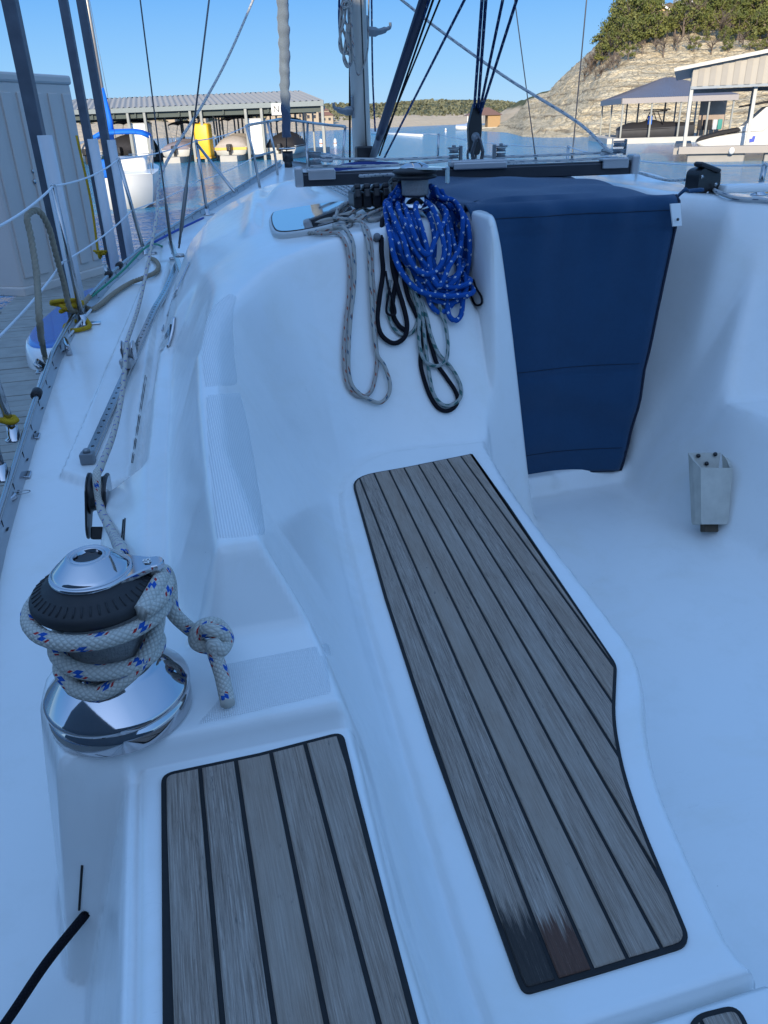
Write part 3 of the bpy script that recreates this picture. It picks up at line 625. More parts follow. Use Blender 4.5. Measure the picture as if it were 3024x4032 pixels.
# ================================================================ DECK HARDWARE (parts of the yacht)
def basis(z, x=None):
    z = Vector(z).normalized(); x = Vector(x) if x is not None else z.orthogonal(); x = (x - z * x.dot(z)).normalized(); y = z.cross(x)
    return Matrix((x, y, z)).transposed()
def sheetplate(poly, th, c, M, mb, bev=.0015): mb.prism(poly, -th / 2, th / 2, M, c, False, 0, bev)
def arc(cx, cy, r, a0, a1, k=10): return [(cx + r * math.cos(R(a0 + (a1 - a0) * i / k)), cy + r * math.sin(R(a0 + (a1 - a0) * i / k))) for i in range(k + 1)]
# ---- big primary winch
WP = onz(267, 1533, 1.63) + Vector((0, .0, .003)); WX, WY, WZ = WP
WC = Vector((WX, WY, 0))
b = MB(); b.lathe(WP, [(.083, -.004), (.088, .0), (.0885, .012), (.0875, .024), (.0845, .026), (.0845, .029), (.0895, .031), (.0895, .036), (.087, .040), (.060, .068), (.056, .071), (.053, .080)], 64)
base = b.build('winch', CHROME, BOAT, 'large chrome self tailing winch on the coaming with four rope turns')
b = MB(); b.lathe(WP, [(.047, .070), (.047, .075), (.0455, .10), (.0455, .14), (.049, .158), (.052, .164)], 56); b.build('drum', GRIT, base)
b = MB(); pr = [(.048, .158), (.056, .162), (.070, .169), (.0735, .173), (.0745, .177), (.0740, .182), (.071, .1865), (.062, .192), (.054, .1975), (.047, .203)]
b.lathe(WP, pr, 64)
for k in range(44):
    a = 2 * math.pi * k / 44; u = Vector((math.cos(a), math.sin(a), 0)); b.tube([WP + u * .0695 + Vector((0, 0, .1872)), WP + u * .0585 + Vector((0, 0, .1945))], .0013, 5)
b.build('self_tailing_jaws', BLACKT, base)
b = MB(); b.lathe(WP, [(.0475, .200), (.0475, .207), (.045, .209), (.0445, .2085), (.044, .211), (.041, .214), (.026, .2275), (.0235, .229), (.0215, .2285), (.0205, .2265), (.0195, .2275), (.0175, .229), (.0160, .227), (.0155, .209)], 64); b.build('cap', CHROME, base)
b = MB(); star = []
for k in range(32):
    rr = .0148 if k % 4 in (0, 1) else .0122; star.append((rr * math.cos(2 * math.pi * k / 32), rr * math.sin(2 * math.pi * k / 32)))
b.prism(star, .2075, .2245, None, WP); b.build('handle_socket', BLACK, base)
arm_t = onz(335, 1213, 1.838); ad = (arm_t - WP); ad.z = 0; AL = ad.length; aM = basis((0, 0, 1), ad)
b = MB(); ol = arc(0, 0, .047, 62, 298, 26) + [(AL * .62, -.026), (AL * .93, -.0125)] + arc(AL * .97, 0, .0125, -70, 70, 6) + [(AL * .93, .0125), (AL * .62, .026)]
b.prism(ol, .199, .2065, aM, WP, False, 0, .0016); arm_o = b.build('feeder_arm', CHROME, base)
b = MB(); b.prism([(AL * .84, -.0065), (AL * .93, -.0065), (AL * .93, .0065), (AL * .84, .0065)], .2066, .2071, aM, WP)
b.build('size_plate', BLACK, arm_o)
b = MB(); c0 = WP + aM @ Vector((AL * .965, 0, .19)); b.box(c0, (.016, .020, .026), M=aM, bev=.004); b.box(c0 + Vector((0, 0, -.022)), (.012, .012, .024), M=aM, bev=.003); b.build('feeder_hook', STEEL, arm_o)
def text(s, size, loc, M, mat, name, parent, ext=.0004, align='CENTER'):
    cu = bpy.data.curves.new(name, 'FONT'); cu.body = s; cu.size = size; cu.extrude = ext; cu.align_x = align; cu.align_y = 'CENTER'
    to = bpy.data.objects.new(name, cu); COL.objects.link(to); dg = bpy.context.evaluated_depsgraph_get(); me = bpy.data.meshes.new_from_object(to.evaluated_get(dg)); bpy.data.objects.remove(to)
    me.transform(Matrix.Translation(loc) @ M.to_4x4()); me.materials.clear(); me.materials.append(mat); o = bpy.data.objects.new(name, me); COL.objects.link(o)
    if parent is not None: o.parent = parent; o.matrix_parent_inverse = pinv(parent)
    return o
text('48', .0135, WP + aM @ Vector((AL * .885, 0, .2074)), aM @ Matrix.Rotation(R(100), 3, 'Z'), WHITE, 'size_number', arm_o)
# ---- small cabin-top winch
W2 = onz(897, 448, 2.036)
b = MB(); b.lathe(W2, [(.062, -.01), (.062, .006), (.058, .010), (.058, .014), (.052, .016), (.040, .034), (.036, .040)], 48); w2 = b.build('winch', CHROME, BOAT, 'chrome cabin-top winch draped with a coil of blue rope')
b = MB(); b.lathe(W2, [(.044, .040), (.0455, .044), (.0455, .085), (.047, .089)], 48); b.build('drum', GRIT, w2)
b = MB(); b.lathe(W2, [(.050, .088), (.070, .092), (.075, .097), (.073, .100), (.062, .102), (.062, .106), (.071, .108), (.076, .113), (.073, .118), (.05, .124)], 56); b.build('self_tailing_jaws', BLACKT, w2)
b = MB(); b.lathe(W2, [(.050, .122), (.050, .127), (.046, .130), (.030, .139), (.016, .142), (.015, .138)], 48); b.build('cap', CHROME, w2)
a2 = onz(968, 372, 2.15) - W2; a2.z = 0; L2 = a2.length; M2 = basis((0, 0, 1), a2)
b = MB(); b.prism(arc(0, 0, .042, 70, 290, 20) + [(L2 * .9, -.012), (L2, -.006), (L2, .006), (L2 * .9, .012)], .121, .128, M2, W2, False, 0, .0015); b.box(W2 + M2 @ Vector((L2 * .98, 0, .105)), (.008, .014, .05), M=M2, bev=.002); b.build('feeder_arm', CHROME, w2)
# ---- rope clutches on the cabin top
def clutch(px, py, z, n, yaw, name_label):
    c = onz(px, py, z); M = Matrix.Rotation(yaw, 3, 'Z'); b = MB(); hd = MB()
    for i in range(n):
        o = c + M @ Vector(((i - (n - 1) / 2) * .034, 0, 0)); b.box(o + Vector((0, 0, .026)), (.031, .13, .052), M=M, bev=.006)
        T = M @ Matrix.Rotation(R(-14), 3, 'X'); hd.box(o + M @ Vector((0, -.022, .062)), (.024, .085, .018), M=T, bev=.006); hd.box(o + M @ Vector((0, -.062, .048)), (.022, .014, .03), M=T, bev=.005)
    r = b.build('rope_clutch', BLACK, BOAT, name_label); hd.build('handle', BLACK, r); return r
clutch(798, 445, 2.030, 4, R(-4), 'bank of four black rope clutches beside the cabin-top winch'); 
clutch(866, 428, 2.040, 3, R(-4), 'black rope clutches just behind the cabin-top winch')
# ---- dark-framed deck hatch with mirrored lid
hz = lambda x, y: zat(x, y)
hp = [hit(*q) for q in ((600, 467), (584, 478), (586, 503), (604, 516), (668, 509), (740, 490), (770, 473), (762, 453), (742, 446), (670, 454))]
pl = [(p.x, p.y) for p in hp]; ctr = sum(hp, Vector()) / len(hp)
nn = nrm(ctr.x, ctr.y); HM = basis(nn, (1, 0, 0)); lc = [tuple((HM.transposed() @ (p - ctr))[:2]) for p in hp]
lc = [tuple(p) for p in spline([Vector((q[0], q[1], 0)) for q in ccw(lc)], 5, True)]; lc = [(q[0], q[1]) for q in lc]; b = MB(); b.prism(lc, -.03, .020, HM, ctr, True, 0, .007); hf = b.build('deck_hatch', simple('hatch_frame', (.50, .51, .50), .4, 0, .05, 4), BOAT, 'low deck hatch with a mirror-like lid')
b = MB(); b.prism(inset(lc, .011), .019, .0222, HM, ctr); b.build('gasket', BLACKT, hf)
b = MB(); b.prism(inset(lc, .015), .021, .0232, HM, ctr); b.build('lid', GLASS, hf)
# ---- pegs on the bulkhead
for (x, y) in ((800, 568), (1378, 480)):
    p = hit(x, y, 'c5'); n_ = nrm(p.x, p.y); b = MB(); b.lathe(p, [(.011, -.002), (.011, .010), (.012, .012), (.012, .019), (.009, .024), (0.0, .026)], 20, basis(n_)); b.build('rope_peg', simple('grey_peg', (.16, .16, .17), .5), BOAT)
# ---- traveller across the coachroof
TL = onz(640, 380, 2.115); TR = onz(1372, 352, 2.115); tv = (TR - TL); tM = basis((0, 0, 1), tv); tl = tv.length
b = MB(); cc = (TL + TR) / 2; b.box(cc + Vector((0, 0, -.018)), (tl, .045, .046), M=tM, bev=.004); b.box(cc + Vector((0, 0, .005)), (tl, .026, .014), M=tM, bev=.003); trk = b.build('traveller_track', TRK, BOAT)
for sx in (-1, 1):
    e = cc + tM @ Vector((sx * (tl / 2 - .01), 0, -.004)); b = MB(); b.box(e, (.035, .075, .075), M=tM, bev=.008); k = b.build('end_fitting', ALU, trk)
    e2 = cc + tM @ Vector((sx * (tl / 2 - .10), -.012, .018)); b = MB(); b.box(e2, (.11, .055, .012), M=tM, bev=.004); b.box(e2 + Vector((0, -.02, -.016)), (.11, .012, .036), M=tM, bev=.004); b.build('end_control_plate', ALU, trk)
    b = MB()
    for dz_ in (.03, .055):
        b.lathe(e2 + tM @ Vector((sx * .02, 0, dz_)), [(.028, -.008), (.022, 0), (.028, .008)], 20)
    b.box(e2 + tM @ Vector((sx * .02, 0, .067)), (.05, .018, .005), M=tM, bev=.002); b.box(e2 + tM @ Vector((sx * .045, 0, .045)), (.006, .022, .06), M=tM, bev=.002); b.build('end_sheave', ALUD, trk)
carp = TL.lerp(TR, .525) + Vector((0, 0, .024)); b = MB()
b.box(carp, (.235, .07, .026), M=tM, bev=.007); b.box(carp + Vector((0, -.034, -.010)), (.22, .02, .026), M=tM, bev=.005)
car = b.build('traveller_car', ALU, trk); b = MB()
for sx in (-1, 1):
    b = MB(); o = carp + tM @ Vector((sx * .098, 0, .014))
    for dz_ in (.012, .032): b.lathe(o + Vector((0, 0, dz_)), [(.022, -.007), (.016, 0), (.022, .007)], 20)
    b.box(o + Vector((0, 0, .044)), (.05, .02, .006), M=tM, bev=.002); b.box(o + tM @ Vector((-sx * .028, 0, .022)), (.012, .026, .06), M=tM, bev=.003); b.lathe(o + Vector((0, 0, .044)), [(.008, 0), (.008, .010), (.0, .012)], 12); b.build('car_sheave', ALUD, car)
b = MB()
for s_ in (-1, 1): b.tube([carp + tM @ Vector((s_ * .016, 0, .0)), carp + tM @ Vector((s_ * .022, 0, .04)), carp + tM @ Vector((s_ * .008, 0, .085)), carp + tM @ Vector((0, 0, .10))], .008, 8)
b.build('shackle', DSTEEL, car)
# small cheek blocks at the ends of the control lines
for (x, y, c) in ((345, 1210, 'c2'), (720, 1095, 'c3')):
    p = hit(x, y, c, .008); b = MB(); b.box(p, (.13, .045, .014), M=tM, bev=.006); b.lathe(p + Vector((0, 0, .012)), [(.022, -.006), (.022, .006)], 20); b.lathe(p + tM @ Vector((-.045, 0, .008)), [(.006, 0), (.006, .004)], 12); b.build('cheek_block', ALUD, BOAT)
# ---- jib track, car and end stop
def on_deck(x, y, c='s', off=0.0): return hit(x, y, c, off)
t0 = hit(704, 1455, 'd7'); t1 = hit(385, 570); tp = []
for i in range(41):
    f = i / 40; q = t0.lerp(t1, f); tp.append(Vector((q.x, q.y, zat(q.x, q.y) + .010)))
b = MB(); n = len(tp); side = Vector((tp[-1] - tp[0]).normalized().cross(Vector((0, 0, 1)))) ; prof = [(-.016, -.014), (-.016, -.003), (-.010, .0), (-.016, .004), (-.014, .010), (.014, .010), (.016, .004), (.010, .0), (.016, -.003), (.016, -.014)]
vs = [p + side * a + Vector((0, 0, z)) for p in tp for a, z in prof]; k = len(prof)
b.add(vs, [(i * k + j, i * k + j + 1, (i + 1) * k + j + 1, (i + 1) * k + j) for i in range(n - 1) for j in range(k - 1)] + [tuple(range(k))], None, False); jt = b.build('jib_track', STEEL, BOAT)
L = (tp[-1] - tp[0]).length; m = int(L / .05)
for i in range(m):
    b = MB(); q = tp[0].lerp(tp[-1], (i + .6) / m); q.z = np.interp(q.y, [p.y for p in tp], [p.z for p in tp]) + .0101; b.lathe(q, [(.0055 if i % 2 else .004, 0), (.0055 if i % 2 else .004, .0006)], 12); b.build('track_hole', BLACK, jt)
b = MB(); dv = (tp[-1] - tp[0]).normalized(); dM = basis((0, 0, 1), side); b.box(t0 + Vector((0, 0, .018)), (.042, .035, .036), M=dM, bev=.004); b.lathe(t0 + Vector((0, 0, .036)), [(.011, 0), (.011, .008), (.007, .012)], 16); b.build('end_stop', ALUD, jt)
carc = hit(948, 735, 'd7'); q = min(tp, key=lambda p: (p - carc).length); carc = q.copy()
b = MB(); b.box(carc + Vector((0, 0, .018)), (.045, .13, .022), M=dM, bev=.005); b.box(carc + dv * -.05 + Vector((0, 0, .036)), (.05, .035, .022), M=dM, bev=.006); lead = b.build('track_car', ALU, jt)
b = MB(); hc = carc + dv * .035 + Vector((0, 0, .055)); b.lathe(hc, [(.036, -.018), (.027, -.006), (.025, 0), (.027, .006), (.036, .018)], 24, basis(side)); b.build('car_roller', ALU, lead)
b = MB(); 
for s_ in (-1, 1): sheetplate(arc(0, 0, .040, 0, 180, 12) + [(-.03, -.04), (.03, -.04)], .004, hc + side * s_ * .022, basis(side, dv), b)
b.build('cheek_plate', CHROME, lead)
# ---- turning block on the coaming side
tb = hit(208, 1142); TBz = 1.62; tbc = onX(215, 1062, tb.x + .012); 
fw = Vector((.10, 1, -.0)).normalized(); sd = Vector((1, -.10, -.12)).normalized(); tM2 = basis(sd, Vector((0.02, .50, .86)))
tbc = onY(213, 1066, hit(240, 1070).y + .02)
b = MB(); b.lathe(tbc, [(.050, -.018), (.042, -.011), (.040, 0), (.042, .011), (.050, .018)], 32, tM2); shv = MB(); 
blk = MB()
ell = lambda a, bb, k=24: [(a * math.cos(2 * math.pi * i / k), bb * math.sin(2 * math.pi * i / k)) for i in range(k)]
pil = arc(.0, 0, .050, -90, 90, 12) + arc(-.075, 0, .034, 90, 270, 10)
for s_ in (-1, 1): blk.prism(pil, s_ * .021 - .002, s_ * .021 + .002, tM2, tbc, False, 0, .0012)
tblock = blk.build('turning_block', BLACK, BOAT, 'black turning block that leads the sheet to the big winch'); b.build('sheave', BLACK, tblock)
b = MB(); b.prism(inset([Vector(p) for p in ccw(pil)], .006), -.0245, -.0235, tM2, tbc); b.prism(inset([Vector(p) for p in ccw(pil)], .006), .0232, .0242, tM2, tbc); b.build('side_plate', CHROME, tblock)
b = MB(); b.box(tbc + tM2 @ Vector((-.095, 0, 0)), (.03, .024, .03), M=tM2, bev=.004); b.build('foot', BLACKT, tblock)
# ---- toe rail: perforated aluminium plate under a bright rod
rail = MB(); rod = MB(); slots = MB(); yy = np.linspace(-1.6, 9.8, 90)
for sgn in (1, -1):
    P = [(float(toe_x(y)) if sgn == 1 else 2 * CXL - float(toe_x(y)), y, float(deck_z(y))) for y in yy]
    vs = []
    for x, y, z in P:
        for dx, dz_ in ((.020, .001), (.020, .0045), (.0035, .005), (.0, .042), (-.003, .042), (-.003, -.06)): vs.append((x + sgn * dx, y, z + dz_))
    fs = [(i * 6 + j, i * 6 + j + 1, (i + 1) * 6 + j + 1, (i + 1) * 6 + j) for i in range(len(P) - 1) for j in range(5)]
    if sgn == -1: fs = [f[::-1] for f in fs]
    rail.add(vs, fs); rod.tube([(x - sgn * .002, y, z + .048) for x, y, z in P], .0095, 10)
tr_ = rail.build('toe_rail', ALU, BOAT); rod.build('rub_rod', STEEL, tr_)
for i in range(34):
    slots = MB(); y = 1.2 + i * .22; x = float(toe_x(y)); z = float(deck_z(y)); x2 = float(toe_x(y + .035)); d_ = Vector((x2 - x, .035, 0)).normalized(); slots.box((x + .0022, y, z + .024), (.003, .004, .02), M=basis((0, 0, 1), (d_.y, -d_.x, 0)))
    slots.build('drain_slot', BLACK, tr_); slots = MB(); slots.box((x + .011, y, z + .0062), (.006, .018, .0012), M=basis((0, 0, 1), (d_.y, -d_.x, 0))); slots.build('bolt_slot', BLACK, tr_)
def toe_at(y, off=0, up=0): return Vector((float(toe_x(y)) + off, y, float(deck_z(y)) + up))
for (x, y) in ((30, 880), (600, 757 ), (550, 803)):
    p = onz(x if x == 30 else x * .3307, y if x == 30 else 384 + y * .3307, 1.43 if x != 30 else 1.40); q = toe_at(p.y, -.004, .05); b = MB(); a_ = toe_at(p.y - .02, -.004, .05); c_ = toe_at(p.y + .02, -.004, .05); b.tube([a_, q, c_], .019, 16); b.build('chafe_collar', BLACKT, tr_)
# ---- cleat and fairlead on the side deck
def cleat(p, L_, ang, mat=CHROME):
    M = Matrix.Rotation(ang, 3, 'Z'); b = MB(); b.tube([p + M @ Vector((0, t * L_ / 2, .042 + .010 * abs(t) ** 2)) for t in (-1, -.8, -.5, -.2, 0, .2, .5, .8, 1)], [.002, .007, .010, .011, .012, .011, .010, .007, .002], 12, flat=1.3)
    for s_ in (-1, 1): b.tube([p + M @ Vector((0, s_ * L_ * .15, .0)), p + M @ Vector((0, s_ * L_ * .15, .04))], [.014, .009], 12)
    return b.build('cleat', mat, BOAT)
cleat(hit(545, 585, 'd7'), .19, R(10)); 
fp = hit(345, 720, 'd7'); b = MB(); b.box(fp + Vector((0, 0, .004)), (.05, .12, .008), bev=.004); b.tube([fp + Vector((0, -.04, .01)), fp + Vector((-.02, -.03, .035)), fp + Vector((-.02, .03, .035)), fp + Vector((0, .04, .01))], .009, 10); b.tube([fp + Vector((.028, -.035, .01)), fp + Vector((.024, .0, .035)), fp + Vector((.028, .035, .01))], .009, 10); b.build('fairlead', STEEL, BOAT)
fp2 = hit(735, 640, 'c4'); b = MB(); b.box(fp2 + Vector((0, 0, .004)), (.06, .16, .008), bev=.004); b.tube([fp2 + Vector((-.02, -.06, .01)), fp2 + Vector((-.03, -.04, .05)), fp2 + Vector((-.03, .05, .05)), fp2 + Vector((-.02, .07, .01))], .011, 10); b.build('fairlead', STEEL, BOAT)
# ---- winch handle pocket on the starboard side of the well
ph = hit(1528, 1085); pn = nrm(ph.x, ph.y); pn.z = 0.0; pn.normalize(); ptop = hit(1530, 985, off=.03); pbot = hit(1530, 1135, off=.012)
up = (ptop - pbot).normalized(); up = (up + Vector((0, 0, .25))).normalized(); fr = (-(ptop - CAMP)); fr = (fr - up * fr.dot(up)).normalized(); fr = Matrix.Rotation(R(24), 3, up) @ fr; sd = up.cross(fr); PM = Matrix((sd, -fr, up)).transposed(); hL = (ptop - pbot).length
b = MB(); w_ = .058; dth = .085; w0 = .052
def rr(wx, y0, y1, z, b_=.008): return [(-wx, y0, z), (wx, y0, z), (wx + .004, (y0 + y1) / 2, z), (wx - .006, y1, z), (-wx + .006, y1, z), (-wx - .002, (y0 + y1) / 2, z)]
sec = []
for f, sc in ((0, .80), (.03, .86), (.06, .87), (.95, 1.0), (1, 1.02)): sec += [pbot + PM @ Vector((x * sc, y, 0)) + up * (hL * f) - up * (hL * (.24 if (y < -.05) else (.12 if y < -.02 else 0)) if f > .9 else 0) for x, y, _ in rr(.062, .004, -dth * (.75 + .25 * f), 0)]
fs = [(i * 6 + j, i * 6 + (j + 1) % 6, (i + 1) * 6 + (j + 1) % 6, (i + 1) * 6 + j) for i in range(4) for j in range(6)]; fs.append((0, 1, 2, 3, 4, 5))
inn_ = []
for f in (1, .35): inn_ += [pbot + PM @ Vector((x * .90, y * .90 - .001, 0)) + up * (hL * f) - up * (hL * (.24 if (y < -.05) else (.12 if y < -.02 else 0)) if f > .9 else 0) for x, y, _ in rr(.062 if f == 1 else .052, .000, -dth * (1 if f == 1 else .86), 0)]
o_ = 24; fs += [(o_ + j, o_ + (j + 1) % 6, 30 + (j + 1) % 6, 30 + j) for j in range(6)] + [(30 + j, 30 + (j + 1) % 6, 36 + (j + 1) % 6, 36 + j) for j in range(6)] + [(41, 40, 39, 38, 37, 36)]
b.add(sec + inn_, fs, None, False); pk = b.build('winch_handle_pocket', TAG, BOAT, 'grimy white plastic winch handle pocket low in the cockpit')
b = MB()
for x, z in ((-.030, -.012), (.032, -.006), (.0, -.040)): b = MB(); b.lathe(pbot + up * hL + PM @ Vector((x, -.006, z)), [(.0075, 0), (.0075, .003), (.003, .005)], 14, basis(fr)); b.build('screw', BLACK, pk)
b = MB(); b.box(pbot - up * .012 + PM @ Vector((0, -.02, 0)), (.05, .04, .03), M=PM, bev=.004); b.build('drain_foot', simple('rusty_fitting', (.08, .06, .04), .8), pk)
# ---- black block with lead on the starboard coachroof edge
bp = hit(1512, 416, off=.03); b = MB(); bM = basis((0, 1, 0), (0, 0, 1))
b.prism(rounded([(-.05, -.05), (.045, -.062), (.062, -.02), (.052, .05), (.0, .062), (-.05, .045)], .02), -.035, .035, basis((-.2, 1, 0), (.1, 0, 1)), bp, False, 0, .006); bb_ = b.build('halyard_winch_clutch', BLACK, BOAT, 'chunky black rope clutch at the starboard corner of the cabin top')
b = MB(); b.box(bp + Vector((.0, -.02, .06)), (.10, .05, .018), M=Matrix.Rotation(R(18), 3, 'Y'), bev=.008); b.build('handle', BLACK, bb_)
b = MB()
for dx, dz_ in ((-.035, .03), (.03, .0), (.0, -.03)): b = MB(); b.lathe(bp + Vector((dx, -.043, dz_)), [(.007, 0), (.007, .003), (0, .004)], 12, basis((0, -1, 0))); b.build('rivet', STEEL, bb_)
b = MB(); p = hit(1609, 425, off=.012); b.box(p + Vector((.06, .05, .015)), (.26, .08, .03), rz=R(-6), bev=.012, smooth=True); b.build('moulded_step', GEL, BOAT)
# small plate and gap beside the companionway
p = onY(1484, 462, 2.44); b = MB(); b.prism([(0, 0), (.035, .0), (.028, .075), (-.012, .075)], -.003, .003, basis((0, -1, .2), (1, 0, 0)), p + Vector((-.015, .05, -.045)), False, 0, .001); hp_ = b.build('hatch_bracket', GEL, BOAT); b = MB(); b.lathe(p + Vector((-.004, .043, -.022)), [(.005, 0), (.005, .003)], 10, basis((0, -1, .2))); b.build('screw', BLACK, hp_)
# slots and engraved lines on the coaming side
for pts in (((978, 1905), (962, 2110)), ((992, 1895), (980, 2090))):
    P = [hit(x, y, 'd7', .0008) for x, y in pts]; b = MB(); b.tube([P[0], P[0].lerp(P[1], .5), P[1]], .0016, 6); b.build('vent_slit', CAULK, BOAT)
for pts in (((1150, 760), (1105, 1030), (1040, 1455)), ((1160, 775), (1112, 1060), (1050, 1455))):
    P = [hit(x, y, 'd7', .0008) for x, y in pts]; P = [hit(1150 + (pts[-1][0] - 1150) * t * 1.0, 760 + 695 * t, 'd7', .0006) for t in np.linspace(0, 1, 12)] if pts[0][0] == 1150 else [hit(1160 + (1050 - 1160) * t, 775 + 680 * t, 'd7', .0006) for t in np.linspace(0, 1, 12)]
    b = MB(); b.tube(P, .0011, 5); b.build('panel_seam', CAULK, BOAT)
P = [hit(316 + (305 - 316) * t, 885 + 170 * t, 'c8', .0006) for t in np.linspace(0, 1, 8)]; b = MB(); b.tube(P, .0018, 5); b.build('panel_seam', CAULK, BOAT)
# long dark window in the cabin side with chrome trim and a small chain of fittings
wp = [hit(*q, 'c4', .003) for q in ((1040, 1135), (1075, 1060), (1120, 965), (1128, 960), (1118, 1030), (1098, 1112))]; b = MB(); b.slab(wp, .004); wo_ = b.build('cabin_window', WINDOW, BOAT)
P = [hit(*q, 'c4', .006) for q in ((1100, 1110), (1120, 1060), (1138, 990), (1148, 915))]; b = MB(); b.tube(spline(P, 5), .006, 8); b.build('window_trim', CHROME, wo_)
P = [hit(*q, 'c4', .006) for q in ((1060, 1005), (1100, 900), (1150, 770), (1200, 660), (1245, 560))]; b = MB(); b.tube(spline(P, 6), .004, 8); b.build('window_trim', CHROME, wo_)
# fabric-draped companionway: built from the cloth maker below
# ================================================================ COMPANIONWAY COVER (a cloth of its own)
def cloth():
    nu, nv = 90, 130; V = []
    yb = 2.505
    for j in range(nv + 1):
        t = j / nv
        for i in range(nu + 1):
            s_ = i / nu
            if t < .34:                                     # over the sliding hatch, falling gently forward
                f = t / .34; L_ = Vector((.93, 3.52, 0)); Rr = 0; xl = .90 + (1.005 - .90) * f; xr = 1.80 + (1.80 - 1.80) * f; y = 3.52 - (3.52 - 2.66) * f
                x = xl + (xr - xl) * s_; z = 2.088 - .048 * f + .012 * math.sin(math.pi * min(1, max(0, s_))) ** .6
                z = max(z - .05 * (abs(2 * s_ - 1) ** 8), zat(x, y) + .012) if abs(2 * s_ - 1) < .97 else max(zat(x, y) + .010, z - .05)
                wr = .010 * math.sin(7 * s_ + 5 * f) * math.sin(5 * f + 3 * s_) + .006 * math.sin(19 * f + 5 * s_ + 2 * math.sin(4 * s_)) + .004 * math.sin(13 * s_ - 9 * f)
                z += max(wr * (1.1 - f * .5), -.010) + .003
                y += .0
            else:
                f = (t - .34) / .66; fr = min(1, f / .12)
                # roll over the edge then hang
                zt = 2.040; zb = .985
                if f < .10: a = f / .10 * math.pi / 2; y = 2.66 - .055 * math.sin(a); z = zt - .055 * (1 - math.cos(a))
                else: g = (f - .10) / .90; z = zt - .055 - (zt - .055 - zb) * g; y = 2.605 + .02 * g
                g = max(0, (zt - z) / (zt - zb)); xl = 1.005 + .13 * g; xr = 1.775 + (1.705 - 1.775) * g ** .8 - .0 * g
                if g > .8: xr -= .02 * (g - .8) / .2
                x = xl + (xr - xl) * s_
                y += -.016 * math.sin(17 * s_ + 2) * math.exp(-g * 9) * fr - .006 * math.sin(3.1 * g + 3 * s_) * math.sin(math.pi * s_)
                y -= .075 * max(0, min(1, (s_ - .45) / .5)) ** 1.5 * (1 - .35 * g)
                y += .008 * math.sin(g * 26 + 1.2 * math.sin(5 * s_)) * math.exp(-((g - .78) / .22) ** 2) * .9 + .005 * math.sin(33 * s_ + 3 * g) * math.exp(-g * 6)
                for gs in (.105, .60, .925):
                    y += .0045 * math.exp(-((g - gs + .006 * math.sin(3 * s_)) / .005) ** 2)
                if s_ > .985: y += .004
            V.append((x, y, z))
    b = MB(); n = nu + 1; b.add(V, [(j * n + i, (j + 1) * n + i, (j + 1) * n + i + 1, j * n + i + 1) for j in range(nv) for i in range(nu)])
    return b, V, n
cb, CV, cn = cloth()
CR = empty('companionway_cover', (1.45, 2.5, 1.0), 'navy canvas cover draped over the sliding hatch and down the companionway', 'canvas cover')
co_ = cb.build('canvas', DBLUE, CR); md = co_.modifiers.new('t', 'SOLIDIFY'); md.thickness = .003; md.offset = 0
b = MB(); b.tube([Vector(CV[j * cn + cn - 1]) + Vector((0, -.003, 0)) for j in range(40, 131, 3)] , .0048, 8); b.tube([Vector(CV[130 * cn + i]) for i in range(0, cn, 6)], .004, 8); b.build('hem', simple('navy_piping', (.004, .010, .03), .7), CR)
for j in (42, 52, 95, 122):
    b = MB(); b.tube([Vector(CV[j * cn + i]) + Vector((0, -.0022, .0)) for i in range(2, cn - 2, 4)], .0011, 5); b.build('stitching', simple('dark_thread', (.003, .008, .022), .8), CR)
b = MB(); pp = [Vector(CV[44 * cn + cn - 1]), Vector((1.81, 2.58, 2.052)), Vector((1.84, 2.60, 2.046)), Vector((1.89, 2.58, 2.05))]; b.tube(spline(pp, 5), [.012] * 15 + [.009], 8, flat=.4); b.build('corner_strap', DBLUE, CR)
# ================================================================ RIG (parts of the yacht)
def wire(name, pts, r, mat=DSTEEL, n=8, parent=None): b = MB(); b.tube(pts, r, n); return b.build(name, mat, parent or BOAT)
MX, MY = 1.5, 6.0
mb_ = MB(); prof = []
for k in range(28):
    a = 2 * math.pi * k / 28; prof.append((.062 * math.cos(a), .105 * math.sin(a)))
mbase = onY(783, 352, MY).x
def mastpt(z): return Vector((mbase - .0 * (z - 2), MY + .0 * z, z))
mb_.prism([(p[0], p[1]) for p in prof], 1.85, 16.0, None, Vector((mbase, MY, 0)), True)
mast = mb_.build('mast', MASTM, BOAT)
b = MB(); b.box((mbase + .006, MY - .1045, 8.9), (.009, .004, 14), bev=0); b.build('sail_slot', BLACK, mast)
def step(px, py, side, c='c2'):
    p = onY(px, py, MY, c); b = MB(); s_ = side
    x0 = mbase + s_ * .058; L_ = abs(p.x - x0)
    b.add([], []); pts = [Vector((x0, MY - .02, p.z)), Vector((x0 + s_ * L_ * .5, MY - .02, p.z - .004)), Vector((x0 + s_ * L_ * .85, MY - .02, p.z + .012)), Vector((x0 + s_ * L_, MY - .02, p.z + .024)), Vector((x0 + s_ * L_ * 1.005, MY - .02, p.z + .05))]
    b.tube(spline(pts, 4), [.024] * 4 + [.016] * 4 + [.010] * 4 + [.008] * 5, 8, flat=1.4); b.box((x0, MY - .02, p.z + .02), (.02, .05, .14), bev=.006); b.build('mast_step', ALUD, mast)
step(885, 205, 1); step(520, 725, -1)
b = MB(); b.box((mbase - .02, MY - .14, onY(735, 1030, MY, 'c2').z), (.12, .08, .16), bev=.01); b.build('gooseneck_fitting', BLACK, mast)
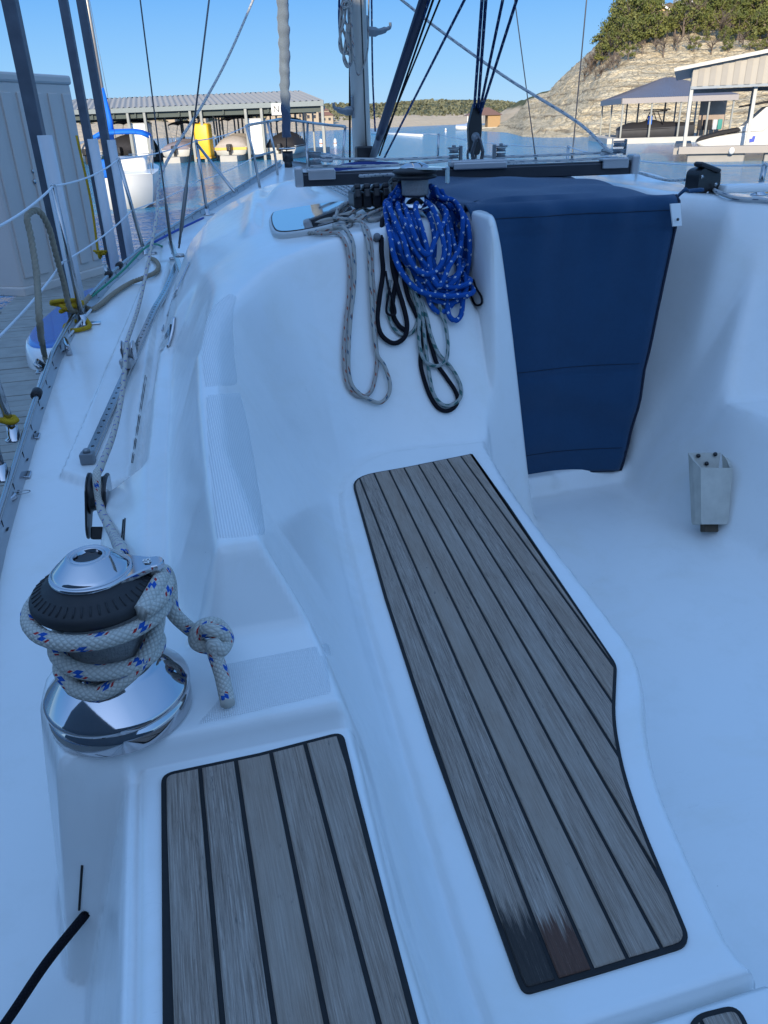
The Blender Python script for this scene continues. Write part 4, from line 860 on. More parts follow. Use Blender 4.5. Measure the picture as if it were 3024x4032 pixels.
# rigid boom vang: black tube with bright rod, rising to the boom beyond the top of the photo
va = onY(770, 1045, MY - .16, 'c2'); vb = onY(1115, 0, 4.35, 'c2')
vdir = (vb - va); vm = va + vdir * .25
b = MB(); b.tube([vm - vdir * .06, vm, va + vdir * 1.3], [.026, .029, .029], 18); vang = b.build('boom_vang', simple('navy_tube', (.010, .017, .045), .35), BOAT); b = MB(); b.tube([va, va + vdir * .27], .024, 14); b.build('vang_rod', ALUD, vang)
b = MB(); b.box(va, (.05, .09, .07), bev=.01); b.build('vang_foot', STEEL, vang)
# boom above, out of the picture but carrying the sheet and the vang
bz = (va + vdir * 1.3).z; b = MB(); bp0 = Vector((mbase, MY - .15, bz + .1)); bp1 = Vector((1.50, 1.2, bz + .35)); b.tube([bp0, bp1], .075, 20); b.build('boom', MASTM, BOAT)
# shrouds with turnbuckles
def shroud(top, bot, tz, r=.0042, tb=.16, blen=.34):
    a = Vector(bot); c = Vector(top); b = MB(); b.tube([a, c], r, 8); w = b.build('shroud', DSTEEL, BOAT); d = (c - a).normalized(); b = MB()
    b.tube([a + d * .02, a + d * .07, a + d * .09, a + d * (blen - .06), a + d * (blen - .04), a + d * (blen + .06)], [.006, .006, .010, .010, .006, .0055], 10); b.build('turnbuckle', simple('dark_turnbuckle', (.14, .14, .14), .35, .8), w); return w
cp1 = hit(374, 563, off=.01); cp2 = hit(400, 553, off=.03)
s1t = onY(303, -260, cp1.y + .12); shroud(onY(303, -0, cp1.y + .10) + (onY(303, 0, cp1.y + .10) - cp1) * 1.2, cp1 + Vector((0, 0, .03)), 0)
shroud(cp2 + (onY(453, 0, cp2.y + .30) - cp2) * 2.0, cp2 + Vector((0, 0, .02)), 0)
b = MB(); d_ = (cp2 - cp1); M_ = basis((0, 0, 1), Vector((d_.x, d_.y, 0))); m_ = (cp1 + cp2) / 2; m_.z -= .0; b.box(m_, (Vector((d_.x, d_.y, 0)).length + .05, .03, .014), M=M_, bev=.005); b.lathe(cp1 + Vector((0, 0, -.004)), [(.022, 0), (.022, .014)], 16); b.lathe(cp2 + Vector((0, 0, -.02)), [(.022, 0), (.022, .014)], 16); b.build('chainplate', STEEL, BOAT)
sb = onY(1235, 330, 6.1); shroud(sb + (onY(1266, 0, 6.1) - sb) * 2.5, sb - Vector((0, 0, .3)), 0, .0050)
sb = onY(1172, 330, 6.2); shroud(sb + (onY(1122, 0, 6.0) - sb) * 2.2, sb - Vector((0, 0, .3)), 0, .0042)
# forestay with furled jib and drum
fs0 = onY(620, 352, 9.62); fs1 = onY(611, 0, 9.35); fd = (fs1 - fs0)
b = MB(); b.tube([fs0 - fd * .06, fs0 + fd * 6], .006, 8); stay = b.build('forestay', DSTEEL, BOAT)
za = onY(620, 318, 9.62); b = MB(); b.lathe(za + Vector((0, 0, -.14)), [(.035, -.02), (.06, 0), (.062, .10), (.056, .10)], 20); b.lathe(za + Vector((0, 0, 0)), [(.0, -.03), (.086, -.022), (.088, -.012), (.03, .0)], 28); b.lathe(za + Vector((0, 0, -.25)), [(.02, 0), (.045, .04), (.045, .10), (.02, .12)], 16); dr = b.build('furling_drum', BLACK, stay)
b = MB(); r_ = spline([za + Vector((.087 * math.cos(a), .087 * math.sin(a), -.012)) for a in np.linspace(0, 2 * math.pi, 9)[:-1]], 4, True); b.tube(r_, .006, 6, True); b.build('drum_rim', WHITE, dr)
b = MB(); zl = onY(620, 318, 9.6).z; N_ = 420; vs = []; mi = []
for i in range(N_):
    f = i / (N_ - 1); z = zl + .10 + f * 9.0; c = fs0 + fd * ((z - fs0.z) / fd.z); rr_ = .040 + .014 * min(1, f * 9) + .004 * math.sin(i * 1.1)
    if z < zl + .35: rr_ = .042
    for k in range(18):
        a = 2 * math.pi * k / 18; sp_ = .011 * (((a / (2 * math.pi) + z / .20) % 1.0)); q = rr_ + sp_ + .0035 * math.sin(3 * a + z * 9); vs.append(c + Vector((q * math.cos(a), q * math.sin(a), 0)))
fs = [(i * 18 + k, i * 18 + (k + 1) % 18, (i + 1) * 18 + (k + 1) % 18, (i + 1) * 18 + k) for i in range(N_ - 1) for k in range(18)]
b.add(vs, fs); zb_ = onY(615, 236, 9.6).z; b.mi = [1 if vs[f[0]].z < zb_ - 1.2 * (vs[f[0]].x - fs0.x) else 0 for f in fs]; b.build('furled_jib', [SAILW, SAILB], stay)  # jib changes to a darker cloth below a slanted line
# stanchions, lifelines
def stanchion(pt, pb, lean_y=0, r=.0125, brace=None, name='stanchion'):
    b = MB(); b.tube([pb, pt], r, 12); b.lathe(pt, [(r, 0), (r * .9, .006), (0, .012)], 12); s_ = b.build(name, STEEL, BOAT); b = MB(); b.lathe(pb + Vector((0, 0, -.01)), [(.032, 0), (.032, .006), (.020, .012), (.018, .05)], 20); b.box(pb + Vector((.03, 0, -.006)), (.10, .05, .008), bev=.003); b.build('stanchion_base', CHROME, s_); return s_
def onrail(x, y, c='s', off=.01):      # foot of a stanchion on the toe rail, found by sight line
    z = 1.45
    for _ in range(40): p = onz(x, y, z, c); z = float(deck_z(min(max(p.y, -1), 9.8))) + .01
    return p
S1b = onrail(180, 697); S1t = onY(115, 402, S1b.y - .02)
S2b = onrail(312, 546); S2t = onY(256, 344, S2b.y)
S3b = onrail(448, 462); S3t = onY(424, 304, S3b.y)
for a_, c_ in ((S1t, S1b), (S2t, S2b), (S3t, S3b)): stanchion(a_, c_)
p_ = onrail(506, 414); wire('stanchion_brace', [S3t - Vector((0, 0, .02)), p_], .011, STEEL)
# near braced stanchion pair at the left edge
S0b = hit(120, 1270, 'd7', .01); S0t = S0b + Vector((-.05, -.02, .0)) ; t_ = onY(0, 905, S0b.y, 'd7'); S0t = S0b + (t_ - S0b) * 1.8; stanchion(S0t, S0b, r=.014)
S00b = hit(30, 1580, 'd7', .01); t_ = onY(-40, 1340, S00b.y, 'd7'); S00t = S00b + (t_ - S00b) * 2.6; stanchion(S00t, S00b, r=.014)
UL = MB(); near = onY(-60, 515, S0b.y + .2)
UL.tube(sag(near, S1t, .02), .005, 8); UL.tube(sag(S1t, S2t, .025), .0045, 8); UL.tube(sag(S2t, S3t, .02), .004, 8)
pr1 = onY(640, 465, 8.25, 'd4'); UL.tube(sag(S3t, pr1, .02), .004, 8); UL.build('upper_lifeline', R_WHITE, BOAT)
LLs = MB(); l1 = S1b.lerp(S1t, .50); l1 = onY(410, 550, S1b.y, 'c4'); l2 = onY(862, 212, S2b.y, 'c4'); l3 = onY(1300, 1180, S3b.y, 'c1'); near2 = onY(-80, 1110, S0b.y + .2, 'c4')
LLs.tube(sag(near2, l1, .015), .005, 8); LLs.tube(sag(l1, l2, .02), .0045, 8); LLs.tube(sag(l2, l3, .015), .004, 8); pr2 = onY(715, 750, 8.3, 'd4'); LLs.tube(sag(l3, pr2, .02), .004, 8); LLs.build('lower_lifeline', R_WHITE, BOAT)
# pulpit
pf = lambda x, y, Y: onY(x, y, Y, 'd4')
b = MB(); top = [pf(640, 465, 8.25), pf(700, 448, 8.45), pf(830, 426, 9.0), pf(900, 410, 9.6), pf(960, 405, 9.95), pf(1030, 407, 9.98), pf(1220, 432, 9.5), pf(1400, 455, 8.8), pf(1545, 468, 8.3), pf(1562, 480, 8.28)]
b.tube(spline(top, 6), .0135, 10); b.tube([pf(640, 465, 8.25), pf(712, 750, 8.28), pf(768, 1050, 8.3)], .0135, 10); b.tube([pf(838, 428, 9.05), pf(900, 690, 9.05), pf(942, 985, 9.05)], .0135, 10)
b.tube([pf(712, 750, 8.28), pf(900, 705, 9.05)], .011, 8); b.tube([pf(1212, 432, 9.5), pf(1205, 690, 9.3), pf(1212, 900, 9.2)], .0135, 10); b.tube([pf(1562, 480, 8.28), pf(1545, 700, 8.28), pf(1538, 900, 8.28)], .0135, 10); b.tube([pf(1205, 700, 9.3), pf(1555, 755, 8.28)], .011, 8)
b.build('pulpit', STEEL, BOAT)
# starboard stanchions and lifelines catching the sun
s4t = onY(1192, 100 + 0, 6.4, 'd8'); s4 = onY(545, 37, 7.4, 'd8'); b = MB()
S4t = onY(545, 37, 7.6, 'd8'); S4b = onY(540, 170, 7.6, 'd8'); S5t = onY(385, 937, 6.0, 'c3'); S5b = onY(372, 1130, 6.0, 'c3'); S6t = onY(1640, 1055, 2.9, 'c3'); S6b = onY(1600, 1230, 2.9, 'c3')
for a_, c_ in ((S4t, S4b), (S5t, S5b), (S6t, S6b)): stanchion(a_, c_, r=.011)
b = MB(); b.tube(sag(pf(1562, 480, 8.28), S4t, .01), .0035, 6); b.tube(sag(S4t, S5t, .03), .0035, 6); b.tube(sag(S5t, S6t, .04), .0042, 8); b.tube(sag(S6t, S6t + Vector((-.1, -2, 0)), .02), .0042, 8); b.build('upper_lifeline', R_WHITE, BOAT)
# bow cover / rolled blue sail on the foredeck and white ventilator
p0 = onY(500, 1110, 5.6, 'c2'); p1 = onY(940, 1102, 5.6, 'c2'); b = MB(); b.tube(spline([p0 + Vector((0, 0, -.02)), p0.lerp(p1, .2), p0.lerp(p1, .5) + Vector((0, 0, .012)), p1], 6), [.012, .02, .026, .03, .034, .036, .038, .038, .038, .038, .038, .038, .038, .038, .038, .04, .04, .04, .04], 10); tag(b.build('rolled_awning', simple('royal_blue_cloth', (.01, .03, .16), .8), None), 'royal blue rolled cloth lying on the cabin top in front of the traveller', 'rolled cloth')
# ================================================================ ROPES (each its own thing)
def rope(name, paths, r, mat, label, cat='rope', group=None, n=9, k=7, closed=False, strands=0, pitch=.06):
    b = MB()
    for P in paths: b.tube(spline(P, k, closed) if len(P) > 2 else P, r, n, closed, strands, pitch)
    return tag(b.build(name, mat), label, cat, group)
def H(pts, c, off, var=0.0):
    return [hit(x, y, c, off + (var * math.sin(i * 1.7 + len(pts)))) for i, (x, y) in enumerate(pts)]
# blue coil hung over the cabin-top winch: many loops lying on one another
BL = [
 [(965, 215), (895, 320), (868, 440), (880, 600), (905, 720), (960, 830), (1060, 925), (1180, 958), (1290, 962), (1385, 935), (1428, 800), (1436, 620), (1440, 450), (1395, 390), (1300, 350), (1215, 290), (1180, 225)],
 [(960, 225), (915, 320), (905, 440), (930, 600), (968, 700), (1040, 780), (1130, 802), (1220, 775), (1240, 690), (1215, 560), (1195, 450), (1185, 330), (1170, 225)],
 [(985, 240), (948, 330), (955, 460), (1000, 600), (1060, 700), (1130, 790), (1200, 880), (1290, 905), (1360, 870), (1375, 780), (1330, 640), (1290, 520), (1262, 420), (1225, 330), (1190, 250)],
 [(1150, 215), (1200, 320), (1250, 430), (1300, 560), (1350, 700), (1355, 860), (1350, 970), (1338, 1070), (1300, 1110), (1262, 1080), (1250, 1000), (1240, 900), (1180, 780), (1110, 620), (1050, 500), (985, 430), (940, 350), (965, 260)],
 [(1000, 280), (1060, 350), (1130, 420), (1160, 520), (1172, 640), (1160, 760), (1130, 880), (1140, 980), (1185, 1040), (1240, 1045), (1300, 980), (1350, 880), (1400, 760), (1408, 600), (1405, 450), (1360, 395), (1260, 330)],
 [(860, 400), (892, 520), (918, 650), (960, 780), (1030, 860), (1100, 880), (1180, 850), (1280, 830), (1330, 780), (1310, 640), (1310, 500), (1270, 380), (1225, 250)],
 [(1010, 400), (1040, 480), (1080, 580), (1118, 680), (1150, 760), (1240, 855), (1310, 800), (1340, 700), (1340, 560), (1350, 440), (1290, 370)],
 [(990, 330), (975, 430), (1010, 560), (1030, 700), (1060, 840), (1120, 940), (1200, 985), (1290, 990), (1390, 920), (1395, 780), (1375, 600), (1340, 430), (1250, 330)],
 [(930, 250), (880, 360), (900, 470), (960, 600), (1000, 740), (1080, 820), (1170, 800), (1210, 700), (1180, 560), (1130, 440), (1060, 360), (985, 290)],
 [(1190, 250), (1240, 350), (1225, 470), (1250, 600), (1300, 740), (1300, 880), (1250, 950), (1180, 930), (1120, 850), (1080, 720), (1010, 560), (950, 430), (905, 350), (950, 250)],
 [(1185, 240), (1165, 330), (1180, 470), (1160, 600), (1120, 700), (1060, 650), (1010, 520), (985, 420)],
 [(1190, 240), (1240, 350), (1305, 430), (1330, 560), (1322, 700), (1300, 820), (1240, 895), (1160, 860), (1100, 760), (1050, 640), (980, 500), (925, 400), (950, 260)],
 [(1200, 250), (1290, 340), (1395, 410), (1443, 500), (1440, 650), (1425, 790), (1390, 880), (1320, 930), (1230, 920), (1130, 870), (1040, 800), (960, 690), (905, 560), (882, 430), (925, 290)],
 [(1180, 240), (1225, 390), (1275, 520), (1270, 660), (1240, 780), (1190, 900), (1140, 820), (1120, 700), (1085, 560), (1060, 450), (1100, 380), (1155, 330), (1175, 260)]]
lay = [.045, .034, .040, .024, .014, .010, .030, .018, .050, .028, .052, .036, .020, .048]
P_ = []
for L_, o in zip(BL, lay):
    pts = []
    for i, (x, y) in enumerate(L_):
        if y < 345 and 958 < x < 1148: x = 952 - (x - 958) * .25 if x < 1060 else 1150 + (1148 - x) * .3
        tp = max(0, min(1, (430 - y) / 190))           # the tops climb round the winch
        q = hit(x, y, 'c5', o + .003 * math.sin(i * 2.1 + o * 100))
        if tp > 0:
            d = ray(x, y, 'c5').normalized(); D = (W2 - CAMP).dot(d); q2 = CAMP + d * (D - .02 + .05 * (tp - .5) + .012 * math.sin(o * 400)); q = q.lerp(q2, min(1, tp * 1.4))
        pts.append(q)
    P_.append(pts)
rope('rope_coil', P_, .0088, R_BLUE, 'big coil of bright blue rope with white flecks hung on the cabin-top winch', 'rope', n=10, k=8)
g1 = [(400, 545), (470, 552), (545, 548), (588, 590), (610, 680), (618, 800), (612, 950), (592, 1100), (578, 1300), (590, 1480), (630, 1570), (700, 1600), (760, 1560), (790, 1450), (797, 1350), (788, 1180), (785, 1000), (770, 800), (766, 650), (748, 540), (720, 490)]
g2 = [(530, 520), (596, 530), (636, 600), (646, 740), (642, 900), (622, 1050), (604, 1250), (602, 1450), (640, 1555), (740, 1622), (815, 1640), (868, 1590), (878, 1510), (842, 1400), (792, 1320), (772, 1150), (757, 950), (747, 750), (735, 600), (712, 500)]
rope('rope_loop', [H(g1, 'c5', .010)], .0064, R_GREYR, 'long grey rope loop with red flecks hanging down the bulkhead, left of the blue coil', group=None)
rope('rope_loop', [H(g2, 'c5', .017)], .0066, R_GREY, 'long grey rope loop with blue-green flecks crossing over the red-flecked one')
kn = [[(318, 522), (380, 505), (450, 490), (520, 480), (600, 476), (680, 470), (760, 450), (835, 410), (850, 370), (800, 345), (740, 350), (715, 380), (760, 408), (830, 390), (870, 350), (900, 320)],
      [(540, 470), (570, 420), (630, 375), (690, 362), (740, 395), (700, 430), (640, 440), (560, 450), (535, 480), (580, 500), (640, 480), (700, 490)],
      [(365, 545), (420, 512), (500, 500), (560, 505), (620, 495), (650, 455), (700, 440), (770, 460), (830, 440), (860, 400)],
      [(385, 550), (440, 530), (520, 520), (600, 500)]]
rope('knotted_rope', [H(kn[0], 'c5', .018, .006), H(kn[1], 'c5', .026, .008), H(kn[2], 'c5', .010, .004), H(kn[3], 'c5', .010)], .0068, R_GREY, 'knotted tangle of grey rope lying between the hatch lid and the winch')
k1 = [(842, 470), (828, 640), (838, 780), (815, 950), (800, 1100), (828, 1200), (905, 1252), (975, 1218), (995, 1130), (968, 1000), (930, 880), (902, 760), (890, 600), (880, 480)]
k2 = [(900, 560), (925, 700), (925, 840), (905, 960), (905, 1060), (940, 1130), (985, 1168)]
k3 = [(965, 720), (980, 850), (1005, 950), (1050, 1050), (1080, 1130), (1090, 1260), (1085, 1380), (1112, 1500), (1150, 1600), (1200, 1672), (1255, 1692), (1300, 1672), (1325, 1625), (1310, 1560), (1250, 1470), (1190, 1380), (1150, 1250), (1115, 1120), (1085, 1010), (1050, 850), (1010, 700)]
rope('rope_loop', [H(k1, 'c5', .014), H(k2, 'c5', .008)], .0080, R_BLACK, 'thick black rope loop hanging at the left of the blue coil')
rope('rope_loop', [H(k3, 'c5', .008)], .0072, R_BLACK, 'lowest black rope loop hanging below the blue coil')
rope('cord_loop', [H([(1425, 820), (1422, 900), (1440, 975), (1465, 1000), (1495, 985), (1492, 940), (1462, 890), (1440, 830)], 'c5', .005)], .0036, R_BLACK, 'small thin black cord loop at the right of the blue coil')
rope('cord_loop', [H([(878, 900), (862, 980), (855, 1050), (880, 1074), (915, 1062), (900, 985), (868, 890), (850, 790)], 'c5', .024)], .0040, R_BLACK, 'thin black cord loop lying over the thick black one')
n1 = [(1000, 760), (1040, 900), (1072, 1040), (1070, 1180), (1078, 1290), (1112, 1370), (1180, 1402), (1240, 1372), (1257, 1290), (1245, 1150), (1212, 1050), (1195, 940)]
n2 = [(1080, 960), (1122, 1080), (1150, 1200), (1200, 1320), (1272, 1400), (1322, 1480), (1346, 1560), (1330, 1622), (1262, 1660), (1200, 1632), (1160, 1560), (1135, 1430), (1118, 1300), (1095, 1080), (1060, 950)]
n3 = [(885, 840), (870, 950), (877, 1060), (902, 1140), (950, 1190), (1010, 1192), (1050, 1150), (1066, 1080), (1050, 980), (1000, 840)]
rope('rope_loop', [H(n1, 'c5', .018)], .0064, R_GREEN, 'grey-green rope loop hanging straight below the blue coil')
rope('rope_loop', [H(n2, 'c5', .013)], .0066, R_GREEN, 'longest grey-green rope loop, hanging inside the lowest black loop')
rope('rope_loop', [H(n3, 'c5', .009)], .0060, R_GREEN, 'grey-green rope loop mostly behind the thick black loop')
# ---- jib sheet: clew, track car, turning block, winch, knot
r = .0098; bl = tbc
cp_ = hc + Vector((0, 0, .034)); cl_top = onY(572, -60, 7.9)
p_up = [cl_top, onY(500, 108, 7.0), onY(440, 222, 6.3), onY(352, 366, 5.5), onY(338, 470, 4.9), onY(305, 640, 4.2), cp_]
tbtop = tbc + tM2 @ Vector((.045, .03, 0)); tbup = tbc + tM2 @ Vector((.052, 0, 0))
in1 = [cp_, hit(262, 840, off=.032), hit(246, 930, off=.034), onY(236, 1012, tbc.y + .06)]
P1 = spline(p_up, 8) + spline([cp_, onY(265, 840, cp_.y * .72 + tbc.y * .28), onY(247, 930, cp_.y * .36 + tbc.y * .64), tbc + Vector((.012, .035, .052))], 8)[1:]
P2 = spline([tbc + Vector((.012, .035, .052)), tbc + Vector((.006, -.02, .050)), onY(217, 1096, tbc.y - .06), onY(230, 1126, tbc.y - .2), onY(246, 1158, tbc.y - .38), onY(263, 1194, WY + .09), WP + Vector((.02, .078, .160))], 8)[1:]
wr = []
a0 = math.atan2(.078, .02); turns = 3.35; N_ = 120; 
for i in range(N_ + 1):
    f = i / N_; a = a0 - 0 + f * turns * -2 * math.pi; tt = f * turns
    z = np.interp(tt, [0, .5, 1.0, 1.5, 1.95, 2.3, 2.8, 3.35], [.160, .084, .083, .104, .126, .157, .163, .178]) ; rad = np.interp(tt, [0, .3, 1.9, 2.25, 2.9, 3.35], [.074, .059, .059, .076, .079, .082])
    z += .012 * math.sin(a) * (1 if tt < .6 else 0)
    wr.append(WP + Vector((rad * math.cos(a), rad * math.sin(a), z)))
e = wr[-1]
hk = WP + aM @ Vector((AL * .95, .0, .176))
kx = onz(442, 1375, 1.69)
tail = spline([e, WP + aM @ Vector((AL * .80, -.052, .182)), WP + aM @ Vector((AL * 1.02, -.015, .186)), WP + aM @ Vector((AL * 1.10, .03, .172)), onz(366, 1262, 1.765), onz(372, 1318, 1.735), onz(402, 1352, 1.705), onz(425, 1368, 1.695)], 8)[1:]
kn_ = [onz(425, 1368, 1.695), onz(455, 1362, 1.712), onz(482, 1372, 1.700), onz(480, 1392, 1.682), onz(452, 1398, 1.684), onz(424, 1388, 1.690), onz(428, 1362, 1.706), onz(450, 1348, 1.704), onz(472, 1352, 1.692), onz(490, 1378, 1.684), onz(478, 1404, 1.688), onz(460, 1392, 1.700), onz(466, 1418, 1.682), onz(478, 1455, 1.664), onz(488, 1498, 1.648), onz(492, 1520, 1.644)]
zs = [max(p.z, zat(p.x, p.y) + .0105) for p in kn_]; kn_ = [Vector((p.x, p.y, z)) for p, z in zip(kn_, zs)]
full = P1 + P2 + wr[1:] + tail + spline(kn_, 8)[1:]
b = MB(); b.tube(full, [r * (.92 if i < len(P1) else 1.0) for i in range(len(full))], 14)
tag(b.build('jib_sheet', R_SHEET), 'white rope with blue and red flecks wound round the big winch and knotted', 'rope')
# ---- mooring gear on the port rail
st = lambda x, y, Y, c='c4': onY(x, y, Y, c)
ro = S1b.y
arch = [onz(300, 1195, 1.30, 'c4'), onz(285, 1130, 1.37, 'c4'), st(262, 980, ro - .9), st(240, 640, ro - .65), st(205, 400, ro - .5), st(178, 270, ro - .45), st(205, 222, ro - .38), st(260, 225, ro - .32), st(320, 330, ro - .25), st(365, 500, ro - .2), st(420, 700, ro - .1), st(455, 850, ro - .05), onrail(490, 920, 'c4', 0) + Vector((.02, 0, .04)), onrail(520, 860, 'c4') + Vector((.06, 0, .06))]
rope('dock_line', [arch], .0125, R_TAN, 'thick tan twisted dock line looped over the lifeline', n=20, k=34, strands=3, pitch=.085)
dl = [hit(*q, 'c4', .017) for q in ((525, 862), (560, 868), (610, 880), (660, 850), (730, 790), (800, 740), (870, 700), (950, 670), (1015, 640), (1040, 600), (1020, 560), (990, 545))]
rope('dock_line', [dl], .0125, R_TAN, 'tan rope snaking across the side deck beside the green cord', n=18, k=26, strands=3, pitch=.06)
rope('cord', [[hit(530, 878, 'c4', .03), hit(800, 690, 'c4', .06), hit(1000, 545, 'c4', .10), onY(1130, 450, 6.3, 'c4'), onY(1310, 310, 7.6, 'c4')]], .006, R_GRN, 'straight green cord stretched along the side deck')
rope('cord', [[onrail(970, 460, 'c4') + Vector((.03, 0, .03)), onrail(1120, 390, 'c4') + Vector((.03, 0, .04)), onrail(1290, 310, 'c4') + Vector((.05, 0, .05))]], .008, simple('blue_cord', (.01, .05, .30), .6), 'thin blue cord lying along the toe rail forward')
def knotball(c, r, n, rr, seed):
    rs = random.Random(seed); pts = []
    for i in range(n): a = i * 2.2 + rs.random(); pts.append(c + Vector((rr * math.cos(a) * (.6 + .5 * rs.random()), rr * math.sin(a) * (.6 + .5 * rs.random()), rr * (rs.random() - .4) * .9)))
    return pts
yc_ = onrail(470, 925, 'c4') + Vector((0, 0, .06))
yl = [yc_] + knotball(yc_, .01, 12, .075, 3) + [hit(480, 935, 'c4', .02), hit(540, 930, 'c4', .02), hit(588, 975, 'c4', .014), hit(570, 1000, 'c4', .014), hit(500, 1015, 'c4', .014), hit(440, 1015, 'c4', .016), hit(435, 990, 'c4', .018), hit(500, 960, 'c4', .02)]
rope('fender_tie', [yl], .0105, R_YEL, 'yellow rope knotted round the rail at the foot of the thick dock line', k=8)
c0_ = S0b.lerp(S0t, .22); ring = [c0_ + Vector((.02 * math.cos(a), .02 * math.sin(a), .004 * math.sin(2 * a))) for a in np.linspace(0, 2 * math.pi, 9)]
rope('fender_tie', [ring + [c0_ + Vector((-.05, -.02, .01)), c0_ + Vector((-.12, .0, .0))] + knotball(c0_ + Vector((-.13, 0, .0)), .01, 8, .04, 9) + [c0_ + Vector((-.2, .0, -.1))]], .0095, R_YEL, 'yellow rope tied round the near stanchion at the left edge')
jl = [hit(*q, 'd7', .007) for q in ((345, 740), (320, 820), (290, 920), (262, 1020), (240, 1110), (205, 1230), (165, 1330), (130, 1430), (90, 1560), (45, 1680), (5, 1830))]
rope('jackline', [[onrail(560, 905, 'c4') + Vector((.03, 0, .03)), hit(440, 1060, 'c4', .008), hit(350, 1180, 'c4', .01)], jl], .0062, R_WHITE, 'thin white line running along the side deck inside the toe rail')
lk = [hit(*q, 'd7', .012) for q in ((100, 1730), (120, 1750), (80, 1780), (50, 1815), (35, 1860))]; b = MB(); b.tube(spline(lk, 5), [.010] * 10 + [.008] * 11, 10); b.tube(spline([hit(*q, 'd7', .008) for q in ((35, 1860), (15, 1930), (-10, 2050))], 5), .005, 8)
pel = b.build('pelican_hook', CHROME); tag(pel, 'small polished pelican hook with a ring lying on the side deck at the left edge', 'hook'); rg = [lk[0] + Vector((.03 + .022 * math.cos(a), .0 + .012 * math.sin(a), .002)) for a in np.linspace(0, 2 * math.pi, 12)[:-1]]; b = MB(); b.tube(spline(rg, 3, True), .0015, 6, True); b.build('ring', STEEL, pel)
p_ = hit(322, 1080, 'c8', .002); q_ = hit(-80, 1660, 'c8', .012); bc = [p_ + (p_ - q_) * .03, p_, p_.lerp(q_, .35) + Vector((0, 0, .006)), p_.lerp(q_, .7), q_]
rope('shore_cable', [bc], .0066, R_BLACK, 'black cable running from the slot in the step down across the side deck')
# ---- cabin-top control lines
tz = .03
def tr(sx, up_, f=0): return None
lines = [([onY(385, 1045, 3.85, 'c2'), onY(440, 1030, 3.86, 'c2'), onY(480, 1035, 3.87, 'c2'), onY(900, 1040, 3.83, 'c2'), onY(1300, 1025, 3.78, 'c2')], .0065),
         ([onY(370, 1085, 3.86, 'c2'), onY(700, 1085, 3.85, 'c2'), onY(1000, 1075, 3.82, 'c2'), onY(1300, 1045, 3.78, 'c2')], .0065),
         ([onY(1500, 1020, 3.76, 'c2'), onY(0, 1000 - 0, 3.72, 'c3'), onY(600, 975, 3.66, 'c3')], .0062), ([onY(1500, 1050, 3.76, 'c2'), onY(0, 1028, 3.72, 'c3'), onY(330, 1025, 3.7, 'c3'), onY(700, 1005, 3.66, 'c3')], .0062)]
for i, (P, rr) in enumerate(lines): rope('traveller_line', [P], rr, R_LINE, ['upper left control line of the traveller, with a knotted end', 'lower left control line of the traveller', 'upper right control line of the traveller', 'lower right control line of the traveller'][i], 'rope', None, 8, 5)
kb = onY(475, 1040, 3.84, 'c2'); rope('stopper_knot', [knotball(kb, .01, 10, .028, 5)], .0075, R_LINE, 'small round stopper knot at the left end of the traveller line', k=6)
kb = onY(640, 975, 3.64, 'c3'); rope('stopper_knot', [knotball(kb, .01, 12, .034, 6)], .0075, R_LINE, 'stopper knot at the right end of the traveller line', k=6)
rope('traveller_line', [[hit(400, 1195, 'c2', .025), W2 + Vector((-.05, .03, .105))]], .0062, R_LINE, 'control line led from the left cheek block up to the cabin-top winch')
rope('traveller_line', [[onY(1530, 1060, 3.66, 'c2'), hit(720, 1090, 'c3', .030)], [hit(720, 1090, 'c3', .030), hit(820, 1115, 'c3', .012), hit(1000, 1165, 'c3', .012), hit(1120, 1195, 'c3', .03)]], .0062, R_LINE, 'control line led from the right end of the traveller to the starboard clutch')
rope('control_line', [[hit(1270, 1215, 'c3', .02), hit(1330, 1245, 'c3', .012), hit(1450, 1280, 'c3', .010), hit(1600, 1290, 'c3', .010), hit(1700, 1300, 'c3', .010)]], .0075, R_LINE, 'thick white line leaving the starboard clutch towards the right edge')
for i, (q0, q1) in enumerate((((415, 1205), (640, 1310)), ((480, 1205), (640, 1285)), ((500, 1195), (650, 1268)), ((540, 1190), (650, 1250)))):
    a_ = hit(q0[0], q0[1], 'c2', .01); c_ = hit(q1[0], q1[1], 'c2', .012); rope('halyard_tail', [[a_, Vector((*((a_ + c_) / 2)[:2], zat(*((a_ + c_) / 2)[:2]) + .010)), c_]], .0058, R_LINE, None, 'rope')['label'] = ['nearest of the four white halyard tails running to the clutches', 'second nearest white halyard tail running to the clutches', 'third nearest white halyard tail running to the clutches', 'farthest white halyard tail running to the clutches'][i]
rope('halyard_tail', [[hit(560, 1185, 'c2', .012), hit(660, 1200, 'c2', .012), hit(760, 1222, 'c2', .012)]], .0075, simple('teal_rope', (.01, .07, .14), .8), 'dark teal rope lying on the cabin top beside the white halyard tails')
